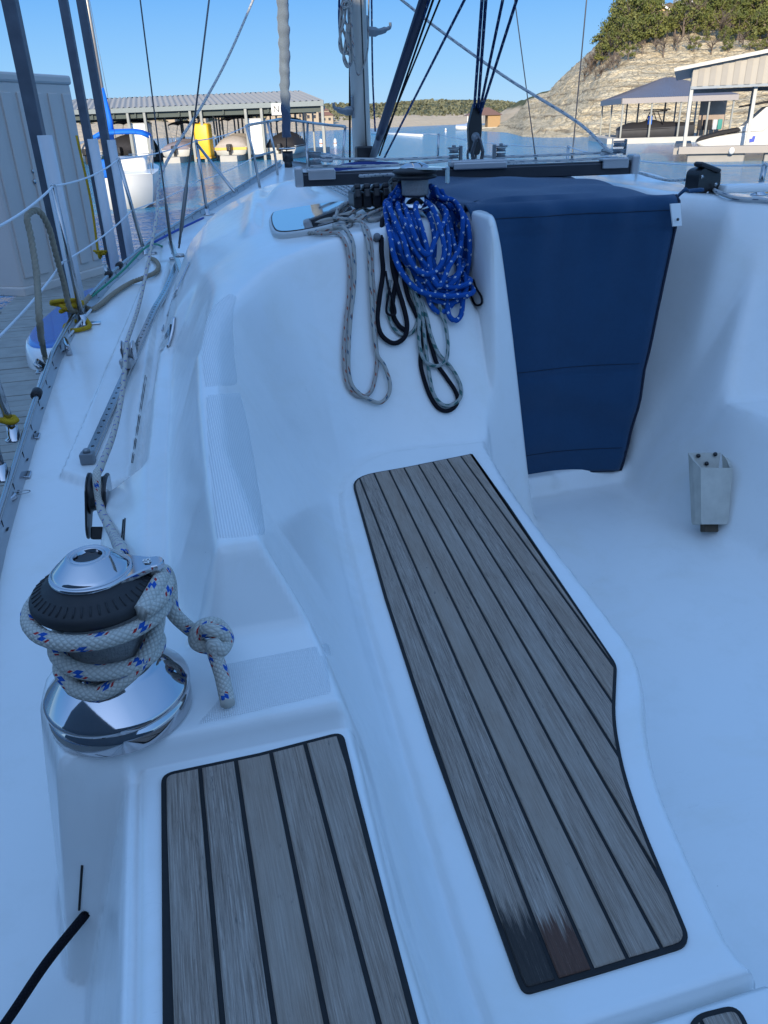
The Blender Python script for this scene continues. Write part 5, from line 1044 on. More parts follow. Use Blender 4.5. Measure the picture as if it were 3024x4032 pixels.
# mainsheet, vang lines and halyards
ms0 = onY(1440, 760, 3.80, 'c2'); msb = onY(1425, 990, 3.80, 'c2')
for i, (x0, x1) in enumerate((((1490, 0), (1440, 700)), ((1515, 0), (1465, 700)), ((1625, 0), (1475, 720)), ((1690, 80), (1480, 740)))):
    a_ = onY(x0[0], x0[1], 3.3, 'c2'); c_ = onY(x1[0], x1[1], 3.78, 'c2'); a_ = c_ + (a_ - c_) * 1.5
    rope('mainsheet', [[a_, c_]], .0068 if i < 2 else .0062, R_NAVY, ['leftmost fall of the navy mainsheet', 'second navy mainsheet fall from the left', 'third navy mainsheet fall from the left', 'rightmost fall of the navy mainsheet'][i], 'rope', 'falls of the navy mainsheet')
b = MB(); m_ = onY(1440, 850, 3.80, 'c2'); b.prism(rounded([(-.026, -.10), (.026, -.11), (.034, .0), (.030, .10), (-.006, .12), (-.034, .02)], .02), -.014, .014, basis((0, -1, .0), (1, 0, 0)), m_, False, 0, .003); mblk = b.build('mainsheet_block', BLACK); tag(mblk, 'black block and shackle holding the mainsheet to the traveller car', 'pulley block')
b = MB(); b.lathe(m_ + Vector((0, 0, -.03)), [(.022, -.018), (.018, 0), (.022, .018)], 20, basis((0, -1, 0))); b.build('sheave', ALUD, mblk)
b = MB(); s0 = onY(1425, 930, 3.80, 'c2'); b.tube(spline([s0 + Vector((-.006, 0, 0)), s0 + Vector((-.022, 0, -.05)), s0 + Vector((-.010, 0, -.105)), s0 + Vector((.012, 0, -.10)), s0 + Vector((.020, 0, -.05)), s0 + Vector((.006, 0, 0))], 5), .006, 8); b.build('shackle', DSTEEL, mblk)
for i, (a, c, y0, y1, rr, mt, lb) in enumerate((((1140, 0), (810, 1000), 4.3, 5.85, .006, R_NAVY, 'dark line hugging the underside of the black boom vang'), ((1160, 30), (820, 1015), 4.3, 5.85, .006, R_BLACK, 'second dark line below the black boom vang'), ((1210, 10), (800, 1020), 4.2, 5.85, .005, R_BLACK, 'thin black line slanting behind the vang to the mast foot'), ((1375, 0), (850, 1035), 3.9, 5.8, .0065, R_NAVY, 'lowest slanting navy line, from the boom to the cabin top'))):
    p0 = onY(c[0], c[1], y1, 'c2'); p1 = onY(a[0], a[1], y0, 'c2'); rope('vang_line', [[p0, p0 + (p1 - p0) * 1.15]], rr, mt, lb)
tp0 = onY(965, 0, 5.2, 'c2'); tp1 = onY(1230, 210, 4.9, 'c2'); tp2 = onY(1659, 515, 4.5, 'c2'); tp3 = onY(430, 770, 4.1, 'c3'); tp4 = onY(635, 955, 3.68, 'c3')
rope('starboard_sheet', [[tp0 + (tp0 - tp1) * .9, tp0, tp1, tp2, tp3, tp4]], .0078, R_LINE, 'white rope slanting down across the sky to the right end of the traveller')
hc_ = lambda x, y, d_=0: onY(x, y, MY - .12 - d_, 'c2')
hal = [[hc_(590, -60), hc_(570, 60), hc_(562, 200), hc_(575, 320), hc_(600, 400), hc_(620, 430), hc_(640, 390), hc_(632, 250), hc_(625, 100), hc_(615, -40)],
       [hc_(600, -30, .03), hc_(595, 100, .03), hc_(560, 250, .03), hc_(566, 330, .03), hc_(600, 350, .03), hc_(635, 300, .03), hc_(630, 180, .03), hc_(600, 150, .03), hc_(590, 60, .03)],
       [hc_(620, 0, .05), hc_(635, 30, .05), hc_(600, 50, .05), hc_(580, 30, .05), hc_(610, 10, .05), hc_(630, 60, .05), hc_(640, 200, .05), hc_(650, 330, .05), hc_(655, 400, .05)],
       [hc_(610, 160, .04), hc_(600, 260, .04), hc_(585, 380, .04), hc_(612, 438, .04), hc_(628, 380, .04), hc_(612, 260, .04), hc_(625, 160, .04)],
       [hc_(585, 0), hc_(572, 150), hc_(600, 250), hc_(605, 340), hc_(640, 350), hc_(648, 250), hc_(620, 120), hc_(640, 0)]]
rope('halyard_coil', hal, .0085, R_GREY, 'bunch of grey halyards hanging knotted on the left side of the mast', k=6)
rope('halyard', [[hc_(655, 380), hc_(680, 490, -.0), hc_(720, 420), hc_(742, 330), hc_(748, 200), hc_(750, -60)]], .0055, R_GREY, 'thin grey halyard swinging in a curve across the mast')
rope('halyard', [[onY(558, -30, 6.0, 'c2'), onY(556, 120, 6.0, 'c2'), onY(565, 300, 6.0, 'c2')]], .008, R_NAVY, 'dark blue halyard beside the knotted halyard bunch')
rope('halyard', [[onY(626, -20, 6.1, 'c2'), onY(626, 1060, 6.1, 'c2')]], .0075, R_BLACK, 'black halyard running straight down left of the mast')
rope('halyard', [[onY(768, -20, 6.1, 'c2'), onY(775, 500, 6.1, 'c2'), onY(792, 860, 6.1, 'c2')]], .0065, R_NAVY, 'dark blue halyard running down right of the mast')
# ================================================================ SURROUNDINGS
# ---- water
def grid_sheet(name, mat, x0, x1, y0, y1, z):
    b = MB(); b.add([(x0, y0, z), (x1, y0, z), (x1, y1, z), (x0, y1, z)], [(0, 1, 2, 3)], None, False); return b.build(name, mat, kind='structure')
grid_sheet('water', m_water(), -3500, 3500, -3500, 3500, 0)
def vnoise(x, y, seed=0):
    xi = np.floor(x).astype(int); yi = np.floor(y).astype(int); fx = x - xi; fy = y - yi; fx = fx * fx * (3 - 2 * fx); fy = fy * fy * (3 - 2 * fy)
    h = lambda a, b_: ((np.sin(a * 127.1 + b_ * 311.7 + seed * 17.3) * 43758.5453) % 1.0)
    return (h(xi, yi) * (1 - fx) + h(xi + 1, yi) * fx) * (1 - fy) + (h(xi, yi + 1) * (1 - fx) + h(xi + 1, yi + 1) * fx) * fy
def fbm(x, y, o=4, seed=0): return sum(vnoise(x * 2 ** k, y * 2 ** k, seed + k) / 2 ** k for k in range(o)) / sum(1 / 2 ** k for k in range(o))
def az(px): return (px - 801.6 - 0) / 1867.0      # tangent of the bearing of a photo column at the horizon
def polar(name, cols, rows, fn, mat):
    vs = []; n = len(cols)
    for t in rows:
        for a in cols:
            w, z = fn(a, t); vs.append(tuple(G(w * az(a), w, z)))
    b = MB(); b.add(vs, [(i * n + j, i * n + j + 1, (i + 1) * n + j + 1, (i + 1) * n + j) for i in range(len(rows) - 1) for j in range(n - 1)]); return b.build(name, mat, kind='structure')
# ---- near limestone bluff on the right
FOOT = lambda a: float(np.interp(a, [1020, 1095, 1131, 1180, 1290, 1500, 1660, 2400], [190, 150, 112, 104, 100, 100, 96, 90]))
TOPS = lambda a: float(np.interp(a, [1020, 1095, 1117, 1140, 1180, 1210, 1270, 1300, 1350, 1500, 2400], [.0, .06, .13, .24, .29, .42, .64, .76, .96, 1.0, 1.0]))
PROF = lambda t: float(np.interp(t, [0, .6, 3, 8, 16, 26, 36, 46, 60, 85, 140], [-1.5, .1, .9, 2.6, 5.4, 9.0, 12.0, 14.6, 18.6, 22.5, 27]))
def bluff(a, t):
    w = FOOT(a) + t; z = PROF(t) * TOPS(a); u = w * az(a)
    n1 = float(fbm(np.array(u * .12), np.array(w * .12), 4, 3)); n2 = float(fbm(np.array(u * .5), np.array(z * 1.1 + w * .1), 3, 8))
    if t > .5 and z > .3:
        z += (n1 - .5) * 2.6 * min(1, z / 5) + (n2 - .5) * .7
        stp = 1.15; q = z / stp + (n1 - .5) * .8; f = q - math.floor(q); z = z + stp * ((math.floor(q) + min(1, f * f * f * 1.3)) - q) * .8
        w += (n2 - .5) * 2.2
    return w, max(z, -1.5)
cols = list(np.linspace(1020, 1120, 26)) + list(np.linspace(1124, 1700, 190)) + list(np.linspace(1715, 2400, 30)); rows = list(np.linspace(-1, 0, 2)) + list(np.linspace(.4, 50, 150)) + list(np.linspace(51, 140, 45))
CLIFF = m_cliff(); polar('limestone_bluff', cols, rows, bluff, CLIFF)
def bluff_pt(a, t): w, z = bluff(a, t); return G(w * az(a), w, z)
# ---- far shore: pale beach and wooded hills
def m_hill():
    n = NT('far_hillside'); P = n.geo(); S = n.n('SeparateXYZ'); n.L(P, S.inputs[0]); f = n.noise(P, .06, 5, .7); g = n.noise(P, .35, 4, .7); z = n.math('MULTIPLY_ADD', f, 3.0, S.outputs[2])
    veg = n.mix(n.ramp(g, [(.35, (0, 0, 0)), (.65, (1, 1, 1))]), (.055, .07, .035), (.16, .15, .085)); beach = n.mix(n.noise(n.mapv(P, (.05, .05, 2.5)), 1.0, 4), (.62, .50, .36), (.42, .33, .22))
    n.col(n.mix(n.ramp(n.math('DIVIDE', z, 12.0), [(.52, (0, 0, 0)), (.60, (1, 1, 1))]), beach, veg)); n.p(rough=.95, spec=.1); n.bump(g, .8, 1.5); return n.m
HILL = m_hill()
def far(a, t):
    w0 = float(np.interp(a, [-600, 200, 340, 632, 800, 1007, 1120, 1300], [240, 240, 250, 310, 370, 460, 520, 560])); w = w0 + t
    top = float(np.interp(a, [-600, 200, 500, 560, 632, 700, 830, 960, 1060, 1120, 1300], [13, 12, 12.5, 13, 11.5, 10.5, 12, 15, 14, 12, 11]))
    z = float(np.interp(t, [0, 2, 25, 40, 90, 160], [-1, .2, 3.6, 5.2, .75 * 14, 14])) / 14 * top; n1 = float(fbm(np.array(w * az(a) * .02), np.array(w * .03), 4, 5)); z += (n1 - .5) * min(6, z * .7)
    return w, z
polar('far_shore', list(np.linspace(-500, 1300, 150)), [-1, 0, 2, 6, 12, 18, 25, 32, 40, 50, 60, 75, 90, 110, 130, 160], far, HILL)
def dist_bluff(a, t):
    w0 = float(np.interp(a, [1060, 1100, 1160, 1260], [300, 260, 230, 200])); w = w0 + t; z = float(np.interp(t, [0, 3, 10, 18, 40], [-1, .6, 3.2, 6.5, 9.5])) * float(np.interp(a, [1068, 1082, 1120, 1160, 1260], [.05, .45, .75, .95, 1.2])); z += (float(fbm(np.array(w * az(a) * .1), np.array(w * .1), 3, 2)) - .5) * 1.2; return w, z
polar('distant_headland', list(np.linspace(1066, 1260, 40)), [-1, 0, 3, 6, 10, 14, 18, 25, 32, 40], dist_bluff, HILL)
# ---- foliage
def leafmat(name, c1, c2):
    n = NT(name); P = n.coord(); f = n.noise(P, 1.5, 4, .7); g = n.noise(P, 9, 2); n.col(n.mix(n.ramp(f, [(.35, (0, 0, 0)), (.65, (1, 1, 1))]), n.mix(g, c1, [a * 1.5 for a in c1]), c2)); n.p(rough=.8, spec=.2); return n.m
LEAF = [leafmat('juniper_leaves', (.06, .075, .02), (.17, .17, .055)), leafmat('olive_leaves', (.07, .085, .022), (.17, .165, .045)), leafmat('dry_brush_leaves', (.10, .07, .045), (.22, .165, .12))]
BARK = simple('bark', (.14, .11, .09), .9, 0, .3, 3)
def tree_meshes(kind, rs):
    t = MB(); Hh = 1.0; t.tube([Vector((0, 0, -.3)), Vector((.02, .01, .2)), Vector((.0, .04, .5)), Vector((.03, .02, .8))], [.05, .04, .028, .01], 6)
    for i in range(6 if kind < 2 else 13):
        a = rs.random() * 6.28; h = .15 + .45 * rs.random(); l = .25 + .25 * rs.random(); p = Vector((.01, .02, h)); q = p + Vector((math.cos(a) * l, math.sin(a) * l, l * (.6 + rs.random() * .6))); t.tube([p, p.lerp(q, .5) + Vector((0, 0, .04)), q], [.02, .012, .004], 5)
        if kind == 2:
            for j in range(4): a2 = a + rs.random() * 2 - 1; m = p.lerp(q, .4 + .5 * rs.random()); t.tube([m, m + Vector((math.cos(a2) * .18, math.sin(a2) * .18, .16 + .1 * rs.random()))], [.007, .002], 4)
    c = MB(); cl = []; nC = 26 if kind < 2 else 12
    for i in range(nC):
        a = rs.random() * 6.28; h = .22 + .72 * rs.random(); rr = (.44 * math.sqrt(max(0.05, 1 - ((h - .5) / .55) ** 2))) * (.35 + .75 * rs.random()); cl.append((Vector((math.cos(a) * rr, math.sin(a) * rr, h)), .09 + .11 * rs.random()))
    for ctr_, sz in cl:
        for j in range(34 if kind < 2 else 12):
            d = Vector((rs.gauss(0, 1), rs.gauss(0, 1), rs.gauss(0, .8))).normalized() * sz * (rs.random() ** .45); p = ctr_ + d; s_ = (.022 + .025 * rs.random()) * (1 if kind < 2 else .6); n_ = (d.normalized() + Vector((rs.random() - .5, rs.random() - .5, rs.random() * .8))).normalized(); M = basis(n_)
            a = rs.random() * 6.28; u = M @ Vector((math.cos(a), math.sin(a), 0)) * s_; v = M @ Vector((-math.sin(a), math.cos(a), 0)) * s_ * .8
            c.add([p - u, p - v, p + u, p + v * 1.1], [(0, 1, 2, 3)], None, False)
    return t, c
rs = random.Random(4); PROTO = []
for kind in (0, 0, 1, 1, 2): t, c = tree_meshes(kind, rs); PROTO.append((kind, t, c))
TM = []
def plant_tree(i, loc, h, wd, label, name='tree', group='trees on the bluff', cat='tree'):
    k, t, c = PROTO[i]
    root = empty(name, loc, label, cat, group, rs.random() * 6.28); root.scale = (wd, wd, h)
    if len(TM) <= i: pass
    key = i
    if key not in TMD:
        me = t.build('trunk', BARK); cr = c.build('crown', LEAF[k]); TMD[key] = (me.data, cr.data); bpy.data.objects.remove(me); bpy.data.objects.remove(cr)
    for nm, d in (('trunk', TMD[key][0]), ('crown', TMD[key][1])):
        o = bpy.data.objects.new(nm, d); COL.objects.link(o); o.parent = root
    return root
TMD = {}
KN = {0: 'dark green juniper', 1: 'yellow-green oak', 2: 'bare brown brush'}
cells = []
ORD = ['first', 'second', 'third', 'fourth', 'fifth', 'sixth', 'seventh', 'eighth', 'ninth', 'tenth', 'eleventh', 'twelfth', 'thirteenth', 'fourteenth', 'fifteenth', 'sixteenth', 'seventeenth', 'eighteenth', 'nineteenth', 'twentieth', 'twenty-first', 'twenty-second', 'twenty-third', 'twenty-fourth', 'twenty-fifth', 'twenty-sixth', 'twenty-seventh']
ROWN = ['lowest row', 'second row up', 'third row up', 'fourth row up', 'fifth row up', 'topmost row']
for r_i, t in enumerate((31, 38, 45, 53, 63, 76)):
    k_ = 0
    for a in np.arange(1288, 1700, 18):
        if TOPS(a) < .72 and t > 62: continue
        cells.append((a + rs.uniform(-7, 7) + 6 * (r_i % 2), t + rs.uniform(-2, 2), r_i, k_)); k_ += 1
cnt = 0
for a, t, r_i, k_ in cells:
    if 1402 < a < 1452 and r_i >= 2: continue
    h = rs.uniform(3.4, 5.6) * (.45 if r_i == 0 else (.8 if r_i == 1 else 1)) * (.8 if a < 1310 else 1); i = rs.choice([0, 1, 0, 2, 3, 3] if r_i > 1 else ([4, 4, 4, 2, 1] if r_i == 0 else [0, 2, 3, 4, 1]))
    if 1398 < a < 1462 and t > 40: h *= .35
    col = 'left' if a < 1400 else ('middle' if a < 1520 else 'right'); rw = 'lowest row' if t < 51 else ('second row' if t < 60 else ('middle row' if t < 70 else 'upper rows'))
    k = PROTO[i][0]; plant_tree(i, bluff_pt(a, t), h, h * rs.uniform(.8, 1.2), '%s, %s from the left in the %s of bluff trees' % (KN[k], ORD[k_], ROWN[r_i]), name=['juniper_tree', 'oak_tree', 'bare_bush'][k]); cnt += 1
bi = 0
for a in np.arange(1258, 1330, 7.0):
    for t in (34, 40, 46):
        if a < 1275 and t < 38: continue
        h = rs.uniform(1.4, 2.6) * (1.0 if t > 36 else .6); plant_tree(4, bluff_pt(a + rs.uniform(-3, 3), t), h, h * 1.1, 'leafless grey-brown brush on the bluff shoulder, %s in the clump from the left' % (ORD[bi] if bi < 27 else ['last but three', 'last but two', 'last but one', 'last', 'rightmost', 'far end'][bi - 27]), name='bare_bush', group='bare brush on the left shoulder of the bluff', cat='bush'); bi += 1
for si, (a, t, h) in enumerate(((1366, 33, 1.6), (1372, 36, 2.0), (1440, 34, 1.4), (1500, 38, 1.6), (1545, 36, 1.8), (1490, 31, 1.2), (1600, 37, 1.7), (1640, 35, 1.5), (1410, 38, 1.8), (1575, 33, 1.2), (1325, 31, 1.2))):
    plant_tree(4 if h < 1.7 else 1, bluff_pt(a, t), h, h, 'small scrubby bush on the rock ledges, %s from the left' % ORD[[3, 4, 7, 10, 11, 8, 12, 9, 5, 13, 0][si] if si < 11 else 0], name='shrub', group='scrub on the rock ledges', cat='bush')
# far woods as one mass on the hills
b = MB(); rf = random.Random(9)
for i in range(5200):
    a = rf.uniform(180, 1120); t = rf.uniform(34, 150); w, z = far(a, t); s_ = rf.uniform(.5, 1.25); p = G(w * az(a), w, z)
    for j in range(2):
        M = basis(Vector((rf.gauss(0, 1), rf.gauss(0, 1), rf.gauss(0, 1) + .3))); u = M @ Vector((s_, 0, 0)); v = M @ Vector((0, s_ * .7, 0)); c = p + Vector((rf.uniform(-s_, s_), rf.uniform(-s_, s_), rf.uniform(0, s_))) * .6; b.add([c - u, c - v, c + u, c + v], [(0, 1, 2, 3)], None, False)
b.build('far_woods', leafmat('far_leaves', (.085, .095, .055), (.17, .16, .10)), None, 'scattered dark woods covering the far hills', 'woods', kind='stuff')  # leaf colours lightened to stand in for distance haze
# ---- houses
ROOFT = simple('terracotta_roof', (.20, .10, .07), .8); STUC = simple('cream_stucco', (.36, .30, .23), .8); DARKW = simple('dark_glass', (.03, .03, .04), .2)
def house(a, w, z, L_, D_, Hh, label, roof=ROOFT, wall=STUC, name='house', rz=None):
    p = G(w * az(a), w, z); root = empty(name, p, label, 'house', 'houses on the far hill' if w > 200 else None, -R(YAW) if rz is None else rz); M = Matrix.Rotation(root.rotation_euler.z, 3, 'Z')
    b = MB(); b.box(p + M @ Vector((0, 0, Hh / 2 - 1)), (L_, D_, Hh + 2), M=M); b.build('wall', wall, root)
    b = MB(); o = [(-L_ / 2 - .4, -D_ / 2 - .4, Hh), (L_ / 2 + .4, -D_ / 2 - .4, Hh), (L_ / 2 + .4, D_ / 2 + .4, Hh), (-L_ / 2 - .4, D_ / 2 + .4, Hh), (-L_ / 4, 0, Hh + D_ * .28), (L_ / 4, 0, Hh + D_ * .28)]
    b.add([p + M @ Vector(q) for q in o], [(0, 1, 5, 4), (1, 2, 5), (2, 3, 4, 5), (3, 0, 4), (3, 2, 1, 0)], None, False); b.build('roof', roof, root)
    for i in range(3):
        b = MB(); b.box(p + M @ Vector(((i - 1) * L_ * .3, -D_ / 2 - .02, Hh * .5)), (L_ * .13, .08, Hh * .35), M=M); b.build('window', DARKW, root)
HS = [(a_, t_ - 22) for a_, t_ in [(565, 62), (585, 72), (600, 55), (640, 66), (655, 78), (668, 60), (690, 70), (702, 52), (232, 70), (250, 62), (410, 66), (425, 58), (440, 74), (478, 60), (498, 70), (352, 62)]]
for i, (a, t) in enumerate(HS):
    w, z = far(a, t); rf2 = random.Random(i); house(a, w, z, rf2.uniform(6, 10), 5, rf2.uniform(2.6, 3.8), 'terracotta roofed house, %s' % ['second house right of the dock roof posts', 'tall house above its neighbours near the furled jib', 'low house nearest the beach by the furled jib', 'left of the pair right of the furled jib', 'upper house right of the furled jib', 'small house right of the furled jib', 'next to last towards the mast', 'closest to the mast', 'leftmost of all seen under the dock roof', 'second from the left under the dock roof', 'just left of the yellow column', 'above the yellow column', 'upper one behind the yellow column', 'left above the covered boat with the yellow stripe', 'right above the covered boat with the yellow stripe', 'between the shrouds under the dock roof'][i])
def hilltop_house():
    p = onz(1430, 45, 2.3 + 20.6); w = 170; d = ray(1428, 40); ww = d.x * math.sin(R(YAW)) + d.y * math.cos(R(YAW)); p = CAMP + d * (w / ww); rz = R(-YAW - 28); root = empty('gabled_house', p - Vector((0, 0, 2)), 'stone house with a white gable peeking out above the trees', 'house', None, rz); M = Matrix.Rotation(rz, 3, 'Z'); o = p - Vector((0, 0, 2.4))
    b = MB(); b.box(o + M @ Vector((0, 3, .6)), (4.6, 7, 4.6), M=M); b.prism([(-2.3, 2.9), (2.3, 2.9), (0, 4.4)], -.5, 6.4, M @ Matrix.Rotation(R(90), 3, 'X') @ Matrix.Diagonal((1, 1, -1)), o); b.build('wall', simple('yellow_stone', (.55, .42, .24), .9, 0, .25, 1), root)
    for s_ in (-1, 1):
        b = MB(); q = [o + M @ Vector(v) for v in ((0, -1.0, 4.7), (s_ * 3.0, -1.0, 2.75), (s_ * 3.0, 7, 2.75), (0, 7, 4.7))]; b.slab(q if s_ < 0 else q[::-1], .12); b.build('roof', simple('brown_roof', (.14, .10, .09), .8), root)
        b = MB(); q = [o + M @ Vector(v) for v in ((0, -1.08, 4.78), (s_ * 3.1, -1.08, 2.76), (s_ * 3.1, -1.08, 2.46), (0, -1.08, 4.42))]; b.slab(q if s_ > 0 else q[::-1], .1); b.build('gable_trim', WHITE, root)
    b = MB(); b.box(o + M @ Vector((-.9, -.54, 1.9)), (.9, .1, 1.6), M=M); b.build('window', DARKW, root); b = MB(); b.box(o + M @ Vector((1.1, -.54, 1.5)), (.8, .1, 2.0), M=M); b.build('door', DARKW, root)
hilltop_house()
for i, (x, y, w, sx, sz) in enumerate(((1490, 10, 176, 5, 5), (1600, 16, 172, 9, 9))):
    d = ray(x, y); ww = d.x * math.sin(R(YAW)) + d.y * math.cos(R(YAW)); p = CAMP + d * (w / ww); root = empty('hillside_house', p - Vector((0, 0, sz / 2)), ['small white house wall hidden in the trees right of the gabled house', 'large white house half hidden by trees at the top right corner'][i], 'house', None, -R(YAW)); M = Matrix.Rotation(-R(YAW), 3, 'Z')
    b = MB(); b.box(p, (sx, 5, sz), M=M, bev=.05); b.build('wall', WHITE, root); b = MB(); b.box(p + M @ Vector((0, 0, sz / 2 + .2)), (sx + .8, 5.8, .4), M=M); b.build('roof', simple('grey_roof', (.2, .2, .2), .8), root)
    for k in range(2): b = MB(); b.box(p + M @ Vector(((k - .5) * sx * .5, -2.53, sz * .12)), (sx * .16, .1, sz * .22), M=M); b.build('window', DARKW, root)
# ================================================================ DOCK, POSTS AND LOCKER BESIDE THE BOAT
DZ = .45
BL_ = onz(55, 640, DZ); BR_ = onz(228, 590, DZ)
e0 = onz(55, 630, DZ); e1 = onz(0, 678, DZ); ed = (e1 - e0).normalized()
DK = empty('dock', (-1.6, 4, 0), 'weathered grey plank dock at the left between the yacht and the locker', 'dock')
b = MB(); yb = 9.4
def edge_x(y): return e0.x + (y - e0.y) * ed.x / ed.y
y = 13.2; i = 0
while y > -4:
    xl = edge_x(min(y, e0.y)) - .12 * max(0, 7 - y) - (.05 if y > 10 else 0); b.box(((xl - .72) / 2, y, DZ - .02 + random.uniform(-.003, .003)), (-.72 - xl, .132, .04), bev=.004, rz=random.uniform(-.002, .002)); y -= .142
b.build('decking', WOODP, DK)
b = MB(); b.box((-.78, 4.5, DZ - .16), (.06, 17, .2)); b.box((-1.35, 4.5, .1), (1.0, 16.6, .35)); b.build('float', simple('dock_float', (.12, .12, .12), .7), DK)
LK = empty('dock_locker', (BL_ + BR_) / 2, 'tall grey-beige ribbed plastic locker standing on the dock', 'locker')
ud = (BR_ - BL_); ud.z = 0; lw = ud.length; LM = basis((0, 0, 1), ud); topz_ = onY(150, 164, BR_.y).z; lh = topz_ - DZ; c0 = (BL_ + BR_) / 2; c0.z = DZ; dp = .75
b = MB(); b.box(c0 + LM @ Vector((0, dp / 2, lh / 2 - .0)), (lw, dp, lh - .16), M=LM, bev=.04); b.build('cabinet', BEIGE, LK)
b = MB(); b.box(c0 + LM @ Vector((0, dp / 2, lh - .05)), (lw + .03, dp + .04, .11), M=LM, bev=.03); b.build('lid', BEIGE, LK)
b = MB(); b.box(c0 + LM @ Vector((0, dp / 2, .05)), (lw + .03, dp + .04, .12), M=LM, bev=.02); b.build('plinth', BEIGE, LK)
b = MB()
for k in range(6):
    x = -lw / 2 + lw * (k + .5) / 6; b.box(c0 + LM @ Vector((x, -.004, lh * .5)), (lw / 6 * .62, .04, lh - .42), M=LM, bev=.008)
b.build('door_panel', BEIGE, LK)
for (x, y) in ((72, 370), (75, 392)):
    p = onY(x, y, c0.y); d = ray(x, y).normalized(); nrm_ = LM @ Vector((0, -1, 0)); t = (c0 - CAMP).dot(nrm_) / d.dot(nrm_); p = CAMP + d * (t - .01); b = MB(); b.lathe(p, [(.03, 0), (.03, .010), (.018, .016), (0, .016)], 18, basis(nrm_)); b.build('latch', STEEL, LK)
def column(x, y, w, wd, z0, z1, mat, name, label, cat, sx=1.0):
    p = atd(x, y, w); root = MB(); c = Vector((p.x, p.y, (z0 + z1) / 2)); t = .006
    root.box(c, (wd, wd * sx, z1 - z0), rz=-R(10), bev=.006); o = tag(root.build(name, mat), label, cat); return o, p
o1, q1 = column(81, 288, 5.9, .088, DZ, 6.5, GALV, 'dock_post', 'nearest dark steel dock post, in front of the locker', 'post')
o2, q2 = column(178.6, 231.5, 8.5, .078, DZ, 7.5, GALV, 'dock_post', 'dark steel dock post at the right edge of the locker', 'post')
o3, q3 = column(225, 288, 9.3, .085, DZ, 7.8, GALV, 'dock_post', 'dark steel dock post in front of the small white sailboat', 'post')
p = onz(47, 634, DZ); b = MB(); b.box((p.x, p.y, 1.15), (.09, .09, 1.5), bev=.006); tag(b.build('dock_post', GALV), 'short dark post at the far left, at the outer edge of the dock', 'post')
for (x, y, w, wd, yb_, lb) in ((98, 292, 5.75, .085, .3, 'nearest white plastic sleeve standing against the nearest dock post'), (201, 300, 8.35, .085, .3, 'white plastic sleeve on the post at the right edge of the locker'), (241, 302, 9.2, .078, .3, 'white plastic sleeve on the farthest dock post')):
    p = atd(x, y, w); b = MB(); pts = arc(0, 0, wd / 2, 180, 360, 10) + [(wd / 2, wd * .5), (-wd / 2, wd * .5)]; b.prism(pts, yb_, p.z, Matrix.Rotation(R(25), 3, 'Z'), Vector((p.x, p.y, 0)), True); tag(b.build('post_sleeve', SLEEVE), lb, 'post sleeve')
p = onY(800, 500, q3.y, 'c4'); b = MB(); b.box((p.x, p.y + .2, .35), (.34, .3, .34), bev=.01); tag(b.build('dock_corner_timber', simple('brown_timber', (.14, .11, .08), .8, 0, .3, 6)), 'short brown timber block at the foot of the farthest dock post', 'timber block')
# blue and white float lying on the dock
f0 = onz(92, 765, .60); f1 = onz(238, 600, .70); fc = (f0 + f1) / 2; fd_ = (f1 - f0); fd_.z = 0; FL = fd_.length; FM = basis((0, 0, 1), (fd_.y, -fd_.x, 0)); FR_ = empty('float', Vector((fc.x, fc.y, DZ)), 'rounded blue-topped float with a glossy white rim lying on the dock beside the hull', 'float'); hw = .36
def ovoid(z0, z1, s0, s1, n=40, k=8):
    b = MB(); vs = []
    for j in range(k + 1):
        f = j / k; z = z0 + (z1 - z0) * math.sin(f * math.pi / 2); s_ = s1 + (s0 - s1) * math.cos(f * math.pi / 2) ** .8 if j < k else s1
        for i in range(n):
            a = 2 * math.pi * i / n; ca, sa = math.cos(a), math.sin(a); vs.append(Vector((fc.x, fc.y, 0)) + FM @ Vector((hw * s_ * abs(ca) ** .9 * (1 if ca > 0 else -1), FL * .5 * s_ * abs(sa) ** .75 * (1 if sa > 0 else -1), z)))
    b.add(vs, [(j * n + i, j * n + (i + 1) % n, (j + 1) * n + (i + 1) % n, (j + 1) * n + i) for j in range(k) for i in range(n)] + [tuple(k * n + i for i in range(n))]); return b
b = ovoid(DZ, DZ + .17, 1.0, .93); b.build('rim', simple('glossy_white_rim', (.72, .73, .74), .12, 0, .05, 4, coat=.8), FR_)
b = ovoid(DZ + .165, DZ + .20, .93, .80); b.build('blue_top', simple('blue_gelcoat', (.02, .14, .46), .2, 0, .25, 1.5, coat=.5), FR_)
# small bundle of lines on the post beside the locker
p = onY(670, 560, q2.y - .1, 'c4'); rope('rope_bundle', [knotball(p + Vector((0, 0, .1)), .01, 14, .06, 21) + [p + Vector((0, 0, .6)), p + Vector((-.02, 0, 1.2))]], .012, R_YEL, 'yellow and brown lines hanging bundled beside the locker', k=6)
